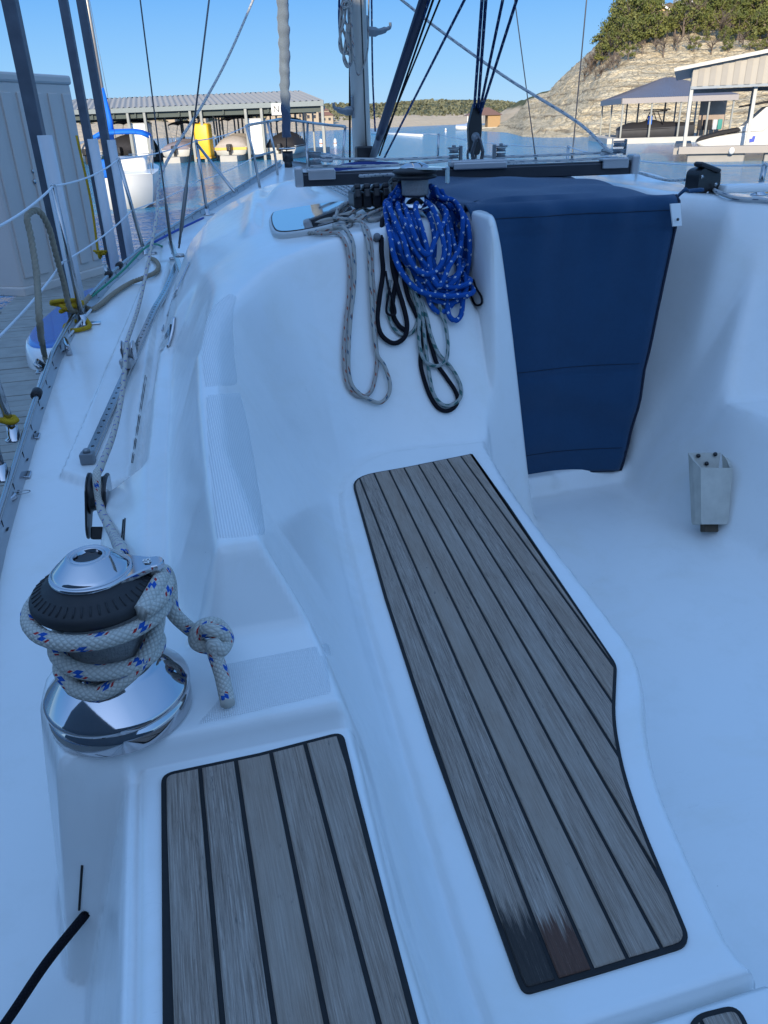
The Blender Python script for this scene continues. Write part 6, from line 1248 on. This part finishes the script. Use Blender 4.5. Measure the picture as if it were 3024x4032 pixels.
# ================================================================ FAR BOAT SHEDS
ROOFM = m_ribbed('corrugated_grey_roof', (.44, .43, .43), .30, 0, .05, .12, .35, .5)
CORRP = simple('shed_post_steel', (.24, .25, .24), .5, .3, .2, 2); FASCIAM = simple('shed_fascia', (.19, .22, .225), .6, .2)  # even blue-grey of the fascia boards themselves
FLOATM = simple('concrete_float', (.40, .38, .34), .8, 0, .2, 1)
def shed_local(name, label, origin, xdir):
    root = empty(name, origin, label, 'boat shed'); root.rotation_euler.z = math.atan2(xdir.y, xdir.x); M = Matrix.Rotation(root.rotation_euler.z, 3, 'Z'); return root, M, Vector(origin)
def ribbed_roof(a, b_, c, d, n, mb, amp=.06):
    """corrugated sheet: a->b along the eave, d->c along the ridge"""
    vs = []; up = (b_ - a).cross(d - a).normalized()
    for i in range(n * 4 + 1):
        t = i / (n * 4); h = amp * .5 * math.sin(i * math.pi / 2 + .5); vs += [a.lerp(b_, t) + up * h, d.lerp(c, t) + up * h]
    mb.add(vs, [(2 * i, 2 * i + 2, 2 * i + 3, 2 * i + 1) for i in range(n * 4)])
# left shed
P0 = G(64 * az(120), 66); P1 = G(63 * az(702), 63); xd = (P1 - P0).normalized(); LS, M, o = shed_local('boat_shed', 'long open boat shed with a grey corrugated roof across the water at left', P0, xd); Wd = (P1 - P0).length
LSo, LSM = o, M
T = lambda x, y, z: LSo + LSM @ Vector((x - .40 * y, y, z)); ze = 3.80; zr = 4.78
b = MB(); x0 = -14
ribbed_roof(T(x0, 0, ze), T(Wd, 0, ze), T(Wd - .3, 8.5, zr), T(x0, 8.5, zr), 76, b, .13); ribbed_roof(T(Wd, 17, ze), T(x0, 17, ze), T(x0, 8.5, zr), T(Wd - .3, 8.5, zr), 92, b); ribbed_roof(T(Wd, 0, ze), T(Wd, 17, ze), T(Wd - .3, 8.5, zr), T(Wd - .3, 8.5, zr), 20, b)
b.build('roof', simple('galvanised_roof_sheet', (.31, .295, .27), .75, .0, .12, .5), LS)
b = MB(); b.box(T((x0 + Wd) / 2, .05, ze - .16), (Wd - x0, .1, .32), M=M); b.box(T(Wd - .05, 8.5, ze - .16), (.1, 17, .32), M=M); b.build('fascia', FASCIAM, LS)
b = MB()
for k in range(20): b.box(T(x0 + (Wd - x0) * (k + .5) / 20, 8.4, ze - .45), (.12, 16.4, .35), M=M)
for yv in (.4, 8.5, 16.6): b.box(T((x0 + Wd) / 2, yv, ze - .5), (Wd - x0 - .3, .12, .4), M=M)
b.build('roof_truss', simple('dark_green_steel', (.05, .07, .065), .6), LS)
def along(px):       # x coordinate on the shed's front line for a photo column
    a = az(px); n_ = M @ Vector((0, 1, 0)); d = G(a, 1.0); t = (o.x * n_.x + o.y * n_.y) / (d.x * n_.x + d.y * n_.y); p = d * t; return ((p - o).dot(M @ Vector((1, 0, 0))))
for px_ in (150, 281, 317, 415, 438, 534, 568, 702):
    x = along(px_) if px_ < 702 else Wd - .1; b = MB(); b.box(T(x, .15, ze / 2 - .3), (.19, .19, ze), M=M); b.build('post', CORRP, LS)
for yv in (4, 8.5, 12.5, 16.6):
    for k in range(7 if yv > 4 else 4):
        b = MB(); x = Wd - .15 - k * 1.75 if yv > 4 else Wd - .15 - k * 4; b.box(T(x, yv, ze / 2 - .3), (.12, .12, ze), M=M); b.build('post', CORRP, LS)
b = MB(); b.box(T((x0 + Wd) / 2, 12, .15), (Wd - x0, 1.6, .5), M=M); b.box(T(Wd - .4, 8, .15), (1.3, 16, .5), M=M)
for px_ in (300, 428, 552): b.box(T(along(px_), 5, .15), (1.3, 12, .5), M=M)
b.build('float', FLOATM, LS)
p = T(along(600), -.05, onY(1080, 305, T(along(600), 0, 0).y, 'd4').z); b = MB(); b.box(p, (.75, .08, .75), M=M, bev=.01); sg = b.build('slip_sign', WHITE, LS); text('N', .62, p + M @ Vector((0, -.05, 0)), M @ Matrix.Rotation(R(90), 3, 'X'), BLACK, 'sign_letter', sg, .004)
def locker(px_, yv, w_, h, label, mat=WHITE):
    x = along(px_); r_ = empty('dock_box', T(x, yv, .4), label, 'locker', 'white lockers on the far dock' if mat is WHITE else None); b = MB(); b.box(T(x, yv + .5, .4 + h / 2), (w_, 1.0, h), M=M, bev=.03); b.build('cabinet', mat, r_); b = MB()
    for f in (.3, .7): b.box(T(x, yv - .01, .4 + h * f), (w_ * .98, .03, .03), M=M)
    b.box(T(x, yv + .5, .4 + h + .04), (w_ + .06, 1.06, .08), M=M, bev=.02); b.build('door_rib', simple('grey_rib', (.45, .45, .44), .5), r_); return r_
locker(305, .5, 1.25, 2.3, 'white upright locker under the left shed, just right of the small sailboat'); locker(558, .5, 1.15, 2.35, 'white upright locker under the left shed, right of the yellow-striped boat')
yx = along(438); r_ = empty('yellow_tank', T(yx, 0, .3), 'bright yellow upright tank at the edge of the far dock', 'tank'); b = MB(); b.box(T(yx, .55, 1.45), (1.15, 1.0, 2.3), M=M, bev=.16, smooth=True); b.build('body', YELLOW, r_); b = MB(); b.box(T(yx, .55, .28), (1.2, 1.05, .12), M=M); b.build('base_band', simple('orange_band_low', (.5, .26, .02), .5), r_); b = MB(); b.lathe(T(yx, .55, 2.6), [(.2, 0), (.2, .1), (.0, .12)], 16); b.build('trim', simple('orange_trim', (.5, .26, .02), .5), r_)
# ---- small craft
def boat(name, label, pos, hd, L_, B_, fb, hull, cover=None, canopy=None, stripe=None, ch=.55, can_h=2.1, can_l=.35, can_w=.8, group='covered boats in the left shed', outboard=True, cat='motorboat', zoff=0):
    root = empty(name, pos, label, cat, group, hd); M = Matrix.Rotation(hd, 3, 'Z'); o = Vector(pos); T_ = lambda x, y, z: o + M @ Vector((x, y, z + zoff)); rows = []; N = 16
    def half(f): return B_ / 2 * (1 - max(0, (f - .45) / .55) ** 2.2) * (.92 + .08 * min(1, f * 4))
    for i in range(N + 1):
        f = i / N; y = f * L_; h = half(f); sh = fb * (1 + .22 * f * f); rows.append([(-h, y, sh), (-h * .97, y + .02, sh * .72), (-h * .86, y, sh * .15), (0, y, -.28 * (1 - f ** 4) + .25 * f ** 6), (h * .86, y, sh * .15), (h * .97, y + .02, sh * .72), (h, y, sh)])
    b = MB(); n = 7; b.add([T_(*p) for r in rows for p in r], [(i * n + j, (i + 1) * n + j, (i + 1) * n + j + 1, i * n + j + 1) for i in range(N) for j in range(n - 1)] + [tuple(range(n))]); b.build('hull', hull, root)
    if stripe:
        b = MB()
        for s_ in (-1, 1): b.add([T_(s_ * (half(i / N) * 1.005 + .012), i / N * L_ - .01, fb * (1 + .22 * (i / N) ** 2) * k) for i in range(N + 1) for k in (.62, .92)], [(2 * i, 2 * i + 2, 2 * i + 3, 2 * i + 1) for i in range(N)])
        b.slab([T_(-half(0), -.02, fb * .62), T_(half(0), -.02, fb * .62), T_(half(0), -.02, fb * .92), T_(-half(0), -.02, fb * .92)], .02); b.build('stripe', stripe, root)
    b = MB(); vs = []
    for i in range(N + 1):
        f = i / N; y = f * L_ * .985 - .01; h = half(f) * 1.02 + .01; sh = fb * (1 + .22 * f * f); cr = (ch if cover else .05) * (min(1, f * 6 + .25)) * (1 - max(0, f - .5) * 1.2)
        if cover: cr += .18 * math.exp(-((f - .42) / .08) ** 2) + .03 * math.sin(f * 40)
        for j in range(9): a = -1 + 2 * j / 8; vs.append(T_(a * h, y, sh - (.10 if cover and abs(a) == 1 else 0) + cr * (1 - a * a) ** .6))
    b.add(vs, [(i * 9 + j, i * 9 + j + 1, (i + 1) * 9 + j + 1, (i + 1) * 9 + j) for i in range(N) for j in range(8)] + [tuple(range(8, -1, -1))]); b.build('boat_cover' if cover else 'foredeck', cover or hull, root)
    if canopy:
        b = MB(); vs = []; cw = B_ / 2 * can_w; y0 = L_ * .25; y1 = y0 + L_ * can_l
        for i in range(7):
            f = i / 6
            for j in range(9): a = -1 + 2 * j / 8; vs.append(T_(a * cw, y0 + (y1 - y0) * f, can_h + .16 * (1 - a ** 4) + .08 * math.sin(f * math.pi)))
        b.add(vs, [(i * 9 + j, i * 9 + j + 1, (i + 1) * 9 + j + 1, (i + 1) * 9 + j) for i in range(6) for j in range(8)]); c_ = b.build('canopy', canopy, root); md = c_.modifiers.new('t', 'SOLIDIFY'); md.thickness = .09
        for sx in (-1, 1):
            b = MB()
            for yy_ in (y0, y1): b.tube([T_(sx * B_ * .42, (y0 + y1) / 2, fb), T_(sx * cw, yy_, can_h)], .02, 6)
            b.build('canopy_frame', ALU, root)
    if outboard: b = MB(); b.box(T_(0, -.25, fb * .9), (.36, .5, .5), M=M, bev=.08); b.box(T_(0, -.22, fb * .2), (.14, .25, 1.0), M=M, bev=.03); b.build('outboard_motor', BLACK, root)
    return root
hdL = math.atan2(xd.y, xd.x); TP = lambda px_, yv, z=0.0: T(along(px_), yv, z)
HW = simple('boat_hull_white', (.66, .66, .64), .3, 0, .06, 2, coat=.3); HD = simple('boat_hull_black', (.02, .02, .022), .25, 0, .2, 2, coat=.3)
boat('covered_boat', 'boat under a tan cover with a yellow stripe round its hull', TP(495, 1.0, .35), hdL, 6.2, 2.75, .62, HW, TAUPE, DARKC, simple('yellow_stripe', (.66, .42, .08), .4), ch=.72, can_h=2.45, can_w=.85)
boat('covered_boat', 'white boat with a dark raised bimini between the white locker and the yellow tank', TP(373, 1.0, .35), hdL, 6.0, 2.5, .62, HW, simple('grey_violet_cover', (.22, .20, .24), .8), DARKC, None, ch=.45, can_h=2.25, can_w=.75)
boat('covered_boat', 'dark boat under a black cover behind the blue bimini', TP(252, 1.0, .3), hdL, 6.5, 3.0, .7, HD, DARKC, DARKC, None, ch=.95, can_h=2.5)
boat('covered_boat', 'dark boat with a black cover just right of the second white locker', TP(605, 1.0, .3), hdL, 6.0, 2.6, .62, HW, DARKC, DARKC, None, ch=.8, can_h=2.3)
boat('covered_boat', 'leftmost boat in the shed, mostly hidden behind the dock posts', TP(175, 1.5, .3), hdL, 6.0, 2.6, .62, HW, TAUPE, None, None, ch=.7)
# small white sailboat with a blue bimini
sp = G(27 * az(244), 27.2); shd = -R(YAW) + R(12)
sb_ = boat('small_sailboat', 'small white sailboat with a bright blue bimini, its stern towards us', sp, shd, 7.6, 2.05, 1.02, HW, None, BLUEC, None, can_h=2.12, can_l=.22, can_w=.92, group=None, outboard=False, cat='sailboat')
SM = Matrix.Rotation(shd, 3, 'Z'); ST_ = lambda x, y, z: sp + SM @ Vector((x, y, z)); mp = G(az(236) * 30, 30)
b = MB(); b.tube([Vector((mp.x, mp.y, 1.0)), Vector((mp.x, mp.y, 10.5))], .06, 12); b.build('mast', simple('tan_mast', (.36, .33, .30), .4, .5), sb_); b = MB(); b.tube([Vector((mp.x - .0, mp.y - .1, 1.9)), Vector((mp.x + .10, mp.y - .5, 2.6)), Vector((mp.x + .03, mp.y - .1, 3.6))], [.11, .10, .04], 10); b.build('sail_cover', BLUEC, sb_)
b = MB()
for s_ in (-1, 1): b.tube([ST_(s_ * .9, .1, 1.02), ST_(s_ * .92, .05, 1.62), ST_(s_ * .3, -.05, 1.62)], .014, 6); b.tube([ST_(s_ * .9, .1, 1.3), ST_(s_ * .9, 2.2, 1.6), ST_(s_ * .95, 4.5, 1.6)], .010, 6)
b.build('stern_rail', STEEL, sb_); b = MB(); b.box(ST_(0, 3.6, 1.2), (1.4, 3.0, .5), M=SM, bev=.12, smooth=True); b.build('cabin', HW, sb_); b = MB(); b.box(ST_(-.55, .2, 1.22), (.55, .5, .55), M=SM, bev=.08, smooth=True); b.build('blue_cushion', BLUEC, sb_)
b = MB(); b.tube([Vector((mp.x, mp.y, 9.9)), ST_(.0, .05, 1.1)], .007, 5); b.build('backstay', DSTEEL, sb_)
# ---- right hip-roofed shed
A = G(21.4, 74.2); B = G(30.9, 73.0); xd2 = (B - A).normalized(); RS, M2_, o2_ = shed_local('boat_shed', 'open boat shed with a dark grey hipped metal roof at the foot of the bluff', A, xd2)
Wr = (B - A).length; Dr = 13.0; T2 = lambda x, y, z: o2_ + M2_ @ Vector((x, y, z)); b = MB(); ez = 3.5; rz_ = 5.15
q = [T2(0, 0, ez), T2(Wr, 0, ez), T2(Wr, Dr, ez), T2(0, Dr, ez), T2(4.6, Dr / 2, rz_), T2(Wr - 4.2, Dr / 2, rz_)]
ribbed_roof(q[0], q[1], q[5], q[4], 50, b, .05); ribbed_roof(q[3], q[0], q[4], q[4], 30, b, .05); ribbed_roof(q[2], q[3], q[4], q[5], 50, b, .05); ribbed_roof(q[1], q[2], q[5], q[5], 30, b, .05); b.build('roof', simple('grey_roof_sheet', (.15, .145, .17), .4, .25, .08, .5), RS)
b = MB(); b.box(T2(Wr / 2, .04, ez - .22), (Wr, .08, .42), M=M2_); b.box(T2(.04, Dr / 2, ez - .22), (.08, Dr, .42), M=M2_); b.build('fascia', simple('taupe_fascia', (.30, .27, .26), .6), RS)
for x in (.2, 2.6, 5.0, 7.3, Wr - .3):
    for y_ in (.2, Dr / 2, Dr - .2): b = MB(); b.box(T2(x, y_, 1.6), (.13, .13, 3.6), M=M2_); b.build('post', CORRP, RS)
b = MB(); b.box(T2(Wr / 2, -.2, .2), (Wr + 1, 1.3, .45), M=M2_); b.box(T2(-.3, Dr / 2, .2), (1.2, Dr, .45), M=M2_); b.box(T2(Wr / 2, Dr, .2), (Wr, 1.2, .45), M=M2_); b.build('float', simple('pale_float', (.50, .47, .42), .7, 0, .2, 1), RS)
b = MB(); b.box(T2(Wr - 1.2, 3, 1.7), (2.2, .15, 3.0), M=M2_); b.build('plank_screen', simple('weathered_planks', (.33, .26, .21), .8, 0, .25, 2), RS)
bd = boat('wakeboard_boat', 'dark grey wakeboard boat with a black tower under the hipped roof', T2(.3, 2.4, .25), math.atan2(xd2.y, xd2.x) - math.pi / 2, 6.6, 2.4, .85, simple('charcoal_hull', (.07, .07, .075), .35, 0, .2, 2), DARKC, None, None, ch=.5, group=None, outboard=False)
b = MB(); c_ = T2(3.3, 2.4, 0); TT = lambda x, y, z: c_ + M2_ @ Vector((x, y, z))
for s_ in (-1, 1): b.tube([TT(-.6, s_ * 1.1, 1.3), TT(-.2, s_ * .9, 2.4), TT(.9, s_ * .9, 2.45)], .05, 8); b.tube([TT(.6, s_ * 1.1, 1.4), TT(.1, s_ * .9, 2.4)], .04, 8)
b.box(TT(.2, 0, 2.55), (1.9, 2.0, .10), M=M2_, bev=.03); b.build('wake_tower', BLACK, bd)
b = MB(); b.box(TT(-.5, -1.0, 1.75), (.35, .2, .7), M=M2_, bev=.06); b.build('blue_board', BLUEC, bd)
# laundry of life jackets on the dock rail behind
for i in range(5):
    p = T2(7.1 + i * .42, 1.6, 1.25); b = MB(); b.box(p, (.38, .16, .8), M=M2_, bev=.06, smooth=True); tag(b.build('life_jacket', [DARKC, DARKC, DARKC, simple('pale_cloth', (.45, .47, .52), .8), simple('green_cloth', (.05, .25, .22), .8)][i]), ['black life jacket hanging leftmost on the dock rail', 'black life jacket second from the left on the rail', 'black life jacket in the middle of the rail', 'pale life jacket beside the green one on the rail', 'green life jacket at the right end of the rail'][i], 'life jacket')
# ---- beige gabled shed with the white cruiser
A3 = G(43.5 * az(1486), 43.5); B3 = G(30.0, 38.4); xd3 = (B3 - A3).normalized(); BS, M3, o3_ = shed_local('boat_shed', 'beige boat shed with a vertically ribbed gable at the right edge', A3, xd3); Wb = (B3 - A3).length; T3 = lambda x, y, z: o3_ + M3 @ Vector((x, y, z)); z0 = 3.42; zl = 4.28; slp = .15
def zt3(x): return zl + slp * min(x, Wb - x) 
b = MB(); n = 56; CRM = simple('beige_ribbed_metal', (.30, .275, .24), .45, .1, .04, 1)
for i in range(n):
    xa = Wb * i / n; xb = Wb * (i + 1) / n; dy = -.045 if i % 2 else 0; b.slab([T3(xa, dy, z0), T3(xb, dy, z0), T3(xb, dy, zt3(xb)), T3(xa, dy, zt3(xa))], -.05, i % 2)
b.build('gable_panel', [CRM, simple('beige_rib_groove', (.255, .235, .21), .5, .1, .04, 1)], BS); b = MB()
b.slab([T3(-.9, -.35, zl - .09 + .06), T3(Wb / 2, -.35, zt3(Wb / 2) + .06), T3(Wb / 2, 13, zt3(Wb / 2) + .06), T3(-.9, 13, zl - .09 + .06)], .16); b.slab([T3(Wb / 2, -.35, zt3(Wb / 2) + .06), T3(Wb + .9, -.35, zl - .03), T3(Wb + .9, 13, zl - .03), T3(Wb / 2, 13, zt3(Wb / 2) + .06)], .16)
b.build('roof', simple('pale_roof_trim', (.42, .40, .37), .4, .1), BS); b = MB(); b.box(T3(0, 6.4, 3.85), (.06, 12.6, .8), M=M3); b.box(T3(Wb / 2, .0, z0 - .06), (Wb, .10, .12), M=M3); b.box(T3(Wb / 2, 6.4, z0 - .1), (Wb, .12, .2), M=M3); b.build('side_fascia', simple('grey_blue_fascia', (.26, .29, .32), .6), BS)
for x, ys_ in ((.05, (.1, 1.9, 4.2, 8, 12.6)), (3.25, (4.6, 5.6)), (3.0, (.3,)), (Wb - .1, (.1, 12.6))):
    for y_ in ys_: b = MB(); b.box(T3(x, y_, 1.9), (.16, .16, 3.1), M=M3, bev=.01); b.build('post', simple('white_post', (.42, .42, .40), .45), BS)
b = MB(); b.box(T3(Wb / 2, -.1, .55), (Wb + .4, .9, .34), M=M3, bev=.02); b.box(T3(.0, 6, .5), (.9, 12, .3), M=M3); b.build('float', simple('warm_grey_fascia', (.33, .30, .27), .7, 0, .12, 1), BS); b = MB()
for k in range(5): b.box(T3(1.6 + 3.6 * k, .0, .18), (2.7, .6, .52), M=M3, bev=.06)
b.build('pontoon', simple('pontoon_grey', (.27, .26, .25), .5, 0, .2, 2), BS)
cr = empty('cabin_cruiser', T3(7, 2.9, .5), 'white cabin cruiser with a black canopy under the beige shed', 'cabin cruiser')
CRW = simple('cruiser_top', (.62, .62, .61), .3, 0, .03, 2)
MC = M3 @ Matrix.Rotation(R(90), 3, 'X')          # local x along the boat, y up, z towards the viewer
def prof_part(name, poly, y0, y1, mat, bev=.06): b = MB(); b.prism(poly, -y1, -y0, MC, T3(0, 0, 0), False, 0, bev); return b.build(name, mat, cr)
HC = simple('cruiser_white', (.62, .62, .61), .25, 0, .03, 2, coat=.4)
prof_part('hull', [(.60, .80), (.70, .98), (1.5, 1.13), (3.0, 1.30), (8, 1.42), (12.6, 1.42), (12.6, .45), (1.5, .45), (.9, .6)], 1.4, 4.3, HC, .12)
prof_part('cabin', [(1.9, 1.12), (2.5, 1.36), (3.6, 1.55), (5.2, 1.66), (12, 1.66), (12, 1.2)], 1.7, 4.0, CRW, .10)
for y0, y1 in ((1.45, 1.60), (4.05, 4.2)): prof_part('radar_arch', [(2.55, 1.30), (3.75, 1.32), (4.35, 1.95), (4.9, 2.28), (7.5, 2.40), (7.5, 2.56), (4.2, 2.50), (3.7, 2.40)], y0, y1, CRW, .03)
prof_part('canopy', [(2.55, 2.42), (2.75, 2.46), (4.2, 2.62), (8.5, 2.72), (8.5, 2.80), (4.0, 2.72), (2.6, 2.50)], 1.35, 4.3, DARKC, .03)
prof_part('foredeck_canvas', [(.62, .90), (.8, 1.08), (1.7, 1.34), (2.6, 1.48), (2.7, 1.36), (1.6, 1.16)], 1.34, 3.8, DARKC, .02)
prof_part('side_window', [(4.4, 1.44), (7.5, 1.50), (7.5, 1.80), (4.9, 1.76)], 1.36, 1.69, DARKC, .02)
b = MB(); b.prism([(-.12, 0), (.10, .04), (.13, .30), (.0, .30), (-.02, .18), (-.13, .18)], 0, .02, MC, T3(3.3, 1.38, .80)); b.build('hull_emblem', simple('emblem_blue', (.02, .06, .45), .5), cr)
p = T3(2.3, -.62, .62); b = MB(); b.lathe(p + Vector((0, 0, -.28)), [(.0, 0), (.11, .05), (.14, .16), (.11, .27), (.03, .33)], 14); tag(b.build('fender', WHITE), 'round white fender hanging on the front of the beige shed float', 'fender')
# ---- brown-roofed floating house far off, buoys, floating boom
fh = G(210 * az(1043), 210); rt = empty('floating_house', fh, 'distant floating boathouse with a brown hipped roof', 'boathouse', None, -R(YAW)); MF = Matrix.Rotation(-R(YAW), 3, 'Z'); TF = lambda x, y, z: fh + MF @ Vector((x, y, z))
b = MB(); b.add([TF(-4.4, -3, 3.0), TF(4.4, -3, 3.0), TF(4.4, 4, 3.0), TF(-4.4, 4, 3.0), TF(-1, 0, 4.7), TF(1.4, 0, 4.7)], [(0, 1, 5, 4), (1, 2, 5), (2, 3, 4, 5), (3, 0, 4), (3, 2, 1, 0)], None, False); b.build('roof', simple('brown_roof_far', (.16, .09, .07), .8), rt)
b = MB(); b.box(TF(2.4, 0, 1.7), (3.0, 5, 2.6), M=MF); b.build('wall', simple('tan_wall', (.34, .22, .11), .8), rt); b = MB(); b.box(TF(0, 0, .2), (9.4, 7, .5), M=MF); b.build('float', FLOATM, rt); b = MB()
for x in (-4, -2.5, -.6): b.box(TF(x, -2.8, 1.7), (.15, .15, 2.8), M=MF)
b.build('posts', WHITE, rt)
boat('far_motorboat', 'tiny white boat moored beside the distant boathouse', G(206 * az(1030), 206), -R(YAW) + R(80), 5, 2, .8, HW, simple('pale_blue_cover', (.2, .27, .4), .7), None, None, group=None, outboard=False)
for (x, y, w, lb) in ((722, 311, 98, 'white marker buoy between the furled jib and the mast'), (691, 311, 99, 'white and red marker buoy beside the shed posts'), (963, 283, 180, 'tiny far white buoy right of the boom vang')):
    p = G(w * az(x), w); r_ = empty('buoy', p, lb, 'buoy', 'marker buoys on the lake'); b = MB(); b.lathe(p, [(.0, -.3), (.19, -.25), (.2, .0), (.17, .5), (.13, .72), (.0, .80)], 16); b.build('body', WHITE, r_); b = MB(); b.lathe(p, [(.19, .26), (.195, .30), (.185, .36)], 16); b.build('band', simple('orange_band', (.5, .14, .03), .6), r_)
b = MB(); b.tube([G(190 * az(803), 190, .12), G(165 * az(850), 165, .12), G(140 * az(911), 140, .12)], .28, 8); tag(b.build('floating_boom', WHITE), 'line of white floats lying on the water beyond the mast', 'floating boom')
# ---- unseen shed added behind the lens, its roofline shaped to shade this boat
GM = Matrix.Rotation(-R(YAW), 3, 'Z'); sh = empty('added_shade_shed', G(0, -5), 'unseen metal shed added close astern to keep the yacht in shade', 'boat shed', None, -R(YAW))
ksun = math.tan(R(SUN_EL)) / math.cos(R(abs(SUN_OFF))); tsun = math.tan(R(SUN_OFF))
def edge(u, w): return 2.46 - .5 * (u - (9.67 - w) * tsun + .95) + (9.67 - w) * ksun
prof = [(-18, .2), (-18, edge(-12, -5) - 1.5), (-12, edge(-12, -5)), (8.6, edge(8.6, -5)), (8.6, .2)]; b = MB(); MP = GM @ Matrix.Rotation(R(90), 3, 'X')
b.prism(prof, 0, 9.0, MP, G(0, -5)); b.build('walls', simple('blue_grey_cladding', (.16, .16, .17), .6, .1, .1, 1), sh)
b = MB(); b.slab([G(-12, -5.1, edge(-12, -5) + .1), G(-12, -14, edge(-12, -5) + 1.0), G(8.6, -14, edge(8.6, -5) + 1.0), G(8.6, -5.1, edge(8.6, -5) + .1)], .1); b.build('roof', simple('pale_shed_roof', (.4, .4, .4), .5), sh)
